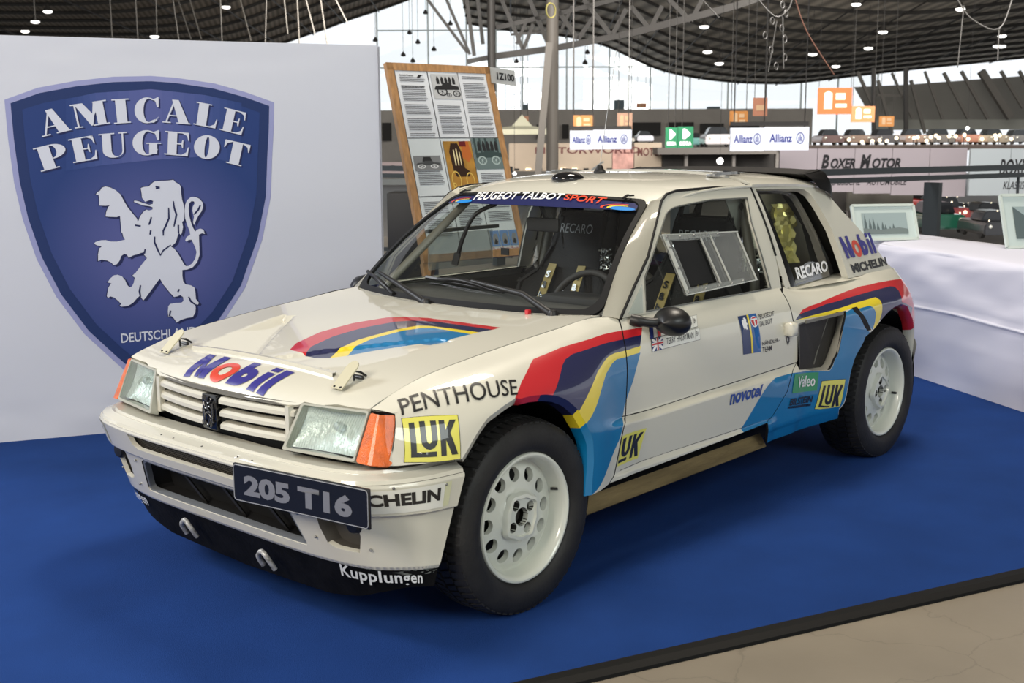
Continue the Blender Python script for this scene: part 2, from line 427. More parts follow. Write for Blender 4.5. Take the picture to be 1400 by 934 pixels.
_he = pchip([-.56, -.53, -.50, -.46, -.42, -.30, -.10, .12, .32, .50, .62], [.68, .705, .724, .740, .752, .785, .814, .838, .857, .874, .880])
def hood_rec(x, y):
    a = np.abs(y); x0, x1 = -.385, .03; u = (x-x0)/(x1-x0)
    yi = .055+(.40-.055)*u; yf = yi+.055*(1-.3*u); yo = .385+(.46-.385)*u
    dep = .040*(1-.45*u)*np.where(y < 0, .22, 1.0)
    r = np.where(a < yi, dep*sstep(0, 1, (a-yi+.016)/.016), np.where(a < yf, dep, dep*(1-(a-yf)/(yo-yf))))
    return np.where((x < x0) | (x > x1) | (a < yi-.016) | (a > yo), 0., r)
def hood_v(P, rec=False):
    x, y = P[:, 0], P[:, 1]; k = np.minimum(np.abs(y)/.65, 1.05)
    sh = .095*k**2.2; kk = np.clip(k, 0, 1)**2.6
    z = (1-kk)*_hc(x-sh)+kk*_he(np.maximum(x, -.56))
    if rec: z = z-hood_rec(x, y)
    return np.stack([x, y, z], 1)
def hood(x, y): return hood_v(np.array([[x, y]], float))[0]
# front bumper: s = arc length from the middle (+ driver side), plan curves at the lip (z .525) and the skirt (z .255)
_Tp = np.array([(-.672,0),(-.672,.2),(-.664,.4),(-.641,.58),(-.605,.675),(-.560,.728),(-.50,.768),(-.41,.800),(-.297,.815)])
_Bp = np.array([(-.573,0),(-.573,.2),(-.569,.4),(-.552,.56),(-.527,.65),(-.490,.705),(-.45,.745),(-.41,.778),(-.375,.793)])
_al = np.concatenate([[0], np.cumsum(np.linalg.norm(np.diff(_Tp, axis=0), axis=1))]); SMAX = float(_al[-1])
_T = pchip(_al, _Tp); _B = pchip(_al, _Bp)
def bumper_v(P, off=0.):
    s, z = P[:, 0], P[:, 1]; a = np.clip(np.abs(s), 0, SMAX); t = ((z-.255)/.27)[:, None]
    lo, hi = np.maximum(a-.012, 0), np.minimum(a+.012, SMAX)
    f = lambda q: _B(q)+(_T(q)-_B(q))*t
    d = f(hi)-f(lo); n = np.stack([-d[:, 1], d[:, 0]], 1); n /= np.linalg.norm(n, axis=1)[:, None]
    p = f(a)+n*(np.asarray(off)[..., None] if np.ndim(off) else off)
    return np.stack([p[:, 0], np.where(s >= 0, -p[:, 1], p[:, 1]), z], 1)
def bumper(s, z): return bumper_v(np.array([[s, z]], float))[0]
BK = {'seam':[[0.6069,7.7524],[0.5667,6.3212],[0.5594,5.0712],[0.5383,4.0356],[0.485,2.8627],[0.4584,2.5262],[0.4308,2.2198],[0.3948,2.0813]],'arch_f':[[-0.3153,4.1761],[-0.2592,4.6536],[-0.2007,5.1349],[-0.1241,5.3888],[-0.0735,5.5067],[-0.0598,5.3924],[-0.0108,5.3531],[0.0554,5.1993],[0.1038,5.0145],[0.1569,4.7461],[0.2129,4.3817],[0.255,3.8655],[0.2929,2.9435],[0.2978,2.5823],[0.2905,2.2722],[0.2881,1.9379]],'fender_front':[[-0.4564,7.0042],[-0.5108,4.5267],[-0.4624,4.5155],[-0.384,4.4101]],'door_rear':[[1.6998,7.3904],[1.7019,6.9095],[1.7071,6.0975],[1.7119,5.5102],[1.7382,5.3371],[1.7434,4.1011],[1.6981,3.4363],[1.6694,3.0233],[1.6245,2.596],[1.515,2.2738],[1.463,2.175]],'door_bot':[[0.4006,2.0429],[1.4465,1.9655]],'F_red':[[-0.1,5.2753],[-0.0194,6.1462],[0.0666,6.7742],[0.0906,6.9335],[0.1207,6.9556],[0.2336,6.9733],[0.4036,6.8338],[0.5825,6.843],[0.7031,6.8023],[0.6479,5.5814],[0.6004,4.8273],[0.5389,4.3558],[0.5221,4.0384],[0.4835,2.8911],[0.4668,2.7279],[0.2868,1.9428],[0.2089,3.1794]],'F_navy':[[0.0886,5.0527],[0.1899,6.2373],[0.22,6.432],[0.2684,6.5251],[0.3751,6.4707],[0.5775,6.3503],[0.6823,6.3523],[0.6479,5.5814],[0.6004,4.8273],[0.5389,4.3558],[0.5221,4.0384],[0.4835,2.8911],[0.4668,2.7279],[0.2868,1.9428],[0.2089,3.1794]],'F_yel':[[0.1906,4.0924],[0.3635,5.4903],[0.4249,5.7723],[0.4497,5.8533],[0.4929,5.8873],[0.5819,5.8222],[0.6647,5.836],[0.6479,5.5814],[0.6004,4.8273],[0.5389,4.3558],[0.5221,4.0384],[0.4835,2.8911],[0.4668,2.7279],[0.2868,1.9428],[0.2089,3.1794]],'F_blu':[[0.2375,3.6427],[0.2547,3.8159],[0.4189,5.2793],[0.4699,5.5424],[0.5006,5.6278],[0.5683,5.5891],[0.6557,5.5955],[0.6004,4.8273],[0.5389,4.3558],[0.5221,4.0384],[0.4835,2.8911],[0.4668,2.7279],[0.2868,1.9428],[0.2096,2.5776]],'Q_red':[[1.7229,5.5154],[1.7595,5.714],[1.7866,5.9165],[1.8546,6.1155],[1.9828,6.429],[2.1687,6.6891],[2.3562,6.9216],[2.6696,6.7842],[2.8036,6.6233],[2.939,6.4734],[3.0,6.6],[3.0,3.0],[2.6,3.0],[2.3666,4.5248],[2.1626,5.5157]],'Q_navy':[[1.7229,5.5154],[1.759,5.7145],[1.8433,5.8586],[1.9603,6.1374],[2.2377,6.1851],[2.5903,6.2853],[2.6312,6.1609],[2.6438,5.7999],[2.6129,5.32],[2.6015,4.9729],[2.78,4.6],[2.6,3.0],[2.3666,4.5248],[2.1626,5.5157]],'Q_yel':[[1.7226,5.5021],[1.9415,5.6657],[2.1824,5.7136],[2.3723,5.6725],[2.3901,5.4264],[2.3915,5.0021],[2.3878,4.7409],[2.3666,4.5248],[2.318,4.2822],[2.138,5.1061],[2.1318,5.4736],[2.0173,5.4763]],'Q_blu':[[2.1753,5.3523],[2.2746,5.3006],[2.303,5.1045],[2.3287,4.779],[2.3189,4.5143],[2.2958,4.2861],[2.2027,4.6805]],'Q_low':[[2.0708,5.374],[2.1318,5.4736],[2.2288,4.4252],[2.2761,4.2111],[2.1865,3.1428],[2.1147,2.6541],[2.0534,1.5199],[2.068,0.647],[2.1,0],[1.5,0],[1.2721,2.2341],[1.5322,3.0222],[1.6494,2.9849],[1.9532,2.7672],[1.9785,2.8851],[2.0132,3.7817],[2.0442,4.7185]],'strap':[[2.1246,5.5133],[2.1691,5.4866],[2.183,5.1275],[2.2852,4.2902],[2.2472,4.3147],[2.2143,4.5175],[2.1341,5.2337]],'intake':[[1.7402,5.3615],[1.7847,5.4007],[2.0099,5.5101],[2.0753,5.45],[2.0442,4.7185],[2.0132,3.7817],[1.9781,2.9178],[1.9529,2.7848],[1.8222,2.8664],[1.7244,3.0444]],'intake_in':[[1.7494,5.3234],[1.7834,5.3451],[1.9934,5.3961],[2.0108,5.2984],[1.9874,4.7263],[1.9412,4.1211],[1.9097,3.1013],[1.8864,2.9218],[1.8214,2.9557],[1.7269,3.1019]],'arch_r':[[2.2292,4.125],[2.3059,4.2813],[2.3847,4.5135],[2.4544,4.6891],[2.5199,4.8176],[2.5912,4.8778],[2.6842,4.7227],[2.0844,0.0121],[2.0571,1.3184],[2.1147,2.6541]],'frame_out':[[0.6064,0.8652],[0.7203,0.9602],[0.8503,1.0608],[1.0377,1.2526],[1.087,1.2766],[1.1569,1.2866],[1.4212,1.2909],[1.6992,1.2867],[1.7135,1.1811],[1.7251,1.0905],[1.732,0.9999],[1.7203,0.8597]],'frame_in':[[0.7606,0.8714],[0.7984,0.9893],[1.0078,1.1784],[1.0659,1.2162],[1.1499,1.2303],[1.3799,1.2449],[1.6434,1.2423],[1.6164,1.1471],[1.6257,1.0076],[1.6334,0.9181],[1.6353,0.8706]],'bstrip':[[1.7169,1.2998],[1.7378,1.2746],[1.7464,1.1856],[1.7692,1.0486],[1.7616,0.8559]],'qwin':[[1.7378,1.2746],[2.0979,1.2649],[2.1851,1.2493],[2.2125,1.2109],[2.2849,1.0779],[2.3185,0.931],[2.324,0.8783],[2.3098,0.8436],[2.2778,0.8237],[2.2217,0.8127]],'qglass':[[1.7874,1.2563],[2.1815,1.2482],[2.2155,1.2048],[2.2498,1.0567],[2.2812,0.9238],[2.3041,0.8662],[2.0449,0.8551],[1.7888,0.8523]],'sail_rear':[[2.3164,1.2448],[2.431,1.1579],[2.6334,1.0024],[2.7591,0.8733],[2.8208,0.8231]],'qtri':[[0.7752,0.9707],[0.7426,0.8708],[0.6528,0.8753]],'D':{'luk_front':['side',[[-0.4467,6.5777],[-0.2925,5.8024],[-0.3207,4.2293],[-0.4736,4.658]]],'penthouse':['side',[[-0.4202,7.6161],[-0.0368,6.3202],[-0.0629,5.6188],[-0.4429,6.7425]]],'luk_door':['side',[[0.4839,2.7672],[0.6451,2.7838],[0.5905,2.3489],[0.4527,2.3417]]],'name_low':['side',[[0.7287,6.0142],[1.0298,6.0353],[1.0227,5.5743],[0.7227,5.5253]]],'name_up':['side',[[0.7408,6.7604],[1.0416,6.8752],[1.0198,6.1378],[0.7224,6.045]]],'team_panel':['side',[[1.3008,6.2271],[1.4349,6.1953],[1.449,4.733],[1.3161,4.7767]]],'team_t1':['side',[[1.4469,6.0896],[1.5725,6.128],[1.5665,5.8797],[1.4412,5.8357]]],'team_t2':['side',[[1.4444,5.7535],[1.5494,5.7853],[1.5466,5.5842],[1.4416,5.5451]]],'team_t3':['side',[[1.4563,5.0611],[1.5891,5.0613],[1.5916,4.8946],[1.4593,4.8989]]],'team_t4':['side',[[1.4595,4.8447],[1.5297,4.8425],[1.5334,4.6953],[1.4632,4.6908]]],'novotel':['side',[[1.196,3.0659],[1.4268,2.9299],[1.4075,2.6735],[1.182,2.6982]]],'valeo':['side',[[1.6753,2.9058],[1.8715,2.7938],[1.8648,2.4682],[1.6583,2.5396]]],'bilstein':['side',[[1.6504,2.4625],[1.8366,2.4038],[1.8281,2.2841],[1.6379,2.3505]]],'bilstein2':['side',[[1.6322,2.3419],[1.8286,2.2622],[1.824,2.2116],[1.627,2.3071]]],'luk_rear':['side',[[1.9004,2.6046],[2.0752,2.5588],[2.0481,1.8223],[1.8573,2.1033]]],'shield':['side',[[1.6466,5.0134],[1.6698,5.0019],[1.6711,4.7105],[1.6479,4.7114]]],'mobil_sail':['green',[[2.3257,1.04],[2.6459,1.0426],[2.6704,0.946],[2.3602,0.9409]]],'michelin_sail':['green',[[2.3731,0.915],[2.7459,0.923],[2.7481,0.8824],[2.391,0.8727]]],'recaro_q':['qglass',[[1.8908,0.9379],[2.2579,0.9387],[2.2496,0.8905],[1.8971,0.8849]]],'mobil_hood':['hood',[[-0.4445,0.2325],[-0.4519,-0.2376],[-0.5746,-0.2388],[-0.5745,0.1937]]],'chelin':['bumper',[[0.7372,0.5098],[0.9571,0.5028],[0.9622,0.4638],[0.7302,0.4681]]],'patch':['bumper',[[0.7259,0.5261],[0.9779,0.5217],[0.9905,0.4506],[0.7122,0.4468]]]},'H_red':[[-0.307,-0.0249],[-0.2427,0.0217],[-0.1084,0.0628],[0.0399,0.0581],[0.1631,0.0172],[0.2067,-0.0333],[0.2322,-0.1286],[0.2498,-0.4622],[0.2121,-0.4622],[0.1598,-0.4456],[0.1258,-0.4433],[-0.0399,-0.4177],[-0.0384,-0.3688],[-0.1569,-0.2963],[-0.252,-0.2538],[-0.2951,-0.2178],[-0.3142,-0.1652],[-0.3133,-0.1167]],'H_navy':[[-0.3133,-0.1167],[-0.2484,-0.066],[-0.1276,-0.0328],[-0.0008,-0.0341],[0.1263,-0.0676],[0.1702,-0.1074],[0.2015,-0.2026],[0.2121,-0.4622],[0.1598,-0.4456],[0.1258,-0.4433],[-0.0399,-0.4177],[-0.0384,-0.3688],[-0.1569,-0.2963],[-0.252,-0.2538],[-0.2951,-0.2178],[-0.3142,-0.1652]],'H_yel':[[-0.2951,-0.2178],[-0.2371,-0.1817],[-0.1188,-0.153],[0.0371,-0.165],[0.1232,-0.1912],[0.1416,-0.2389],[0.1598,-0.4456],[0.1258,-0.4433],[-0.0399,-0.4177],[-0.0384,-0.3688],[-0.1569,-0.2963],[-0.252,-0.2538]],'H_blu':[[-0.252,-0.2538],[-0.1907,-0.2111],[-0.0899,-0.1877],[0.0428,-0.201],[0.1014,-0.2308],[0.1224,-0.2669],[0.1258,-0.4433],[-0.0399,-0.4177],[-0.0384,-0.3688],[-0.1569,-0.2963]],'hood_line':[[-0.4986,0.6325],[-0.5158,0.5173],[-0.5413,0.4154],[-0.5651,0.3505],[-0.5885,0.1775],[-0.5945,-0.037],[-0.5904,-0.204],[-0.5689,-0.3913],[-0.5494,-0.3952],[-0.5338,-0.4681],[-0.5008,-0.644]],'lip':[[-0.4056,0.3787],[-0.418,-0.3702]],'pins':[[-0.4448,0.5515],[-0.4725,-0.4625]],'open':[[-0.4123,0.4144],[0.3838,0.3827],[0.4157,0.2898],[-0.4092,0.2822]],'fogL':[[0.5276,0.406],[0.5236,0.3636],[0.5375,0.3091],[0.6726,0.3052],[0.6815,0.3567],[0.6723,0.404]],'fogR':[[-0.6763,0.39],[-0.5269,0.3998],[-0.5152,0.3149],[-0.6844,0.2494]],'mesh':[[-0.3325,0.5134],[0.2073,0.5249],[0.1727,0.4707],[-0.35,0.4733]],'band_end':[[0.7419,0.5258],[0.946,0.5211],[0.9747,0.5244],[0.9999,0.5432],[1.0119,0.4451],[0.7287,0.447]],'ws_strip':[[0.9489,0.9705],[0.664,0.8736],[0.028,0.9077],[-0.2446,0.9197],[-0.6372,0.8894],[-1.002,0.8307],[-0.9707,1.0032]],'ws_t1':[[0.6738,0.9912],[-0.2804,0.996],[-0.2859,0.9288],[0.6257,0.8942]],'ws_t2':[[-0.2943,0.992],[-0.6722,0.9789],[-0.6504,0.9121],[-0.312,0.9281]],'ws_sw':[[-0.8087,0.887],[-0.8147,0.9441],[-0.8855,0.9644],[-0.9879,0.9479],[-0.8713,0.8856],[-0.9105,0.9345],[-0.9973,0.9244],[-1.0185,0.87]],'ws_swL':[[0.912,0.8598],[0.8049,0.9288]],'ws_in':[[0.9442,0.0124],[0.3557,-0.0022],[-0.41,0.0113],[-0.9626,0.029],[-1.0214,0.1705],[-0.9838,0.931],[-0.922,1.0118],[0.8452,0.9957]]}
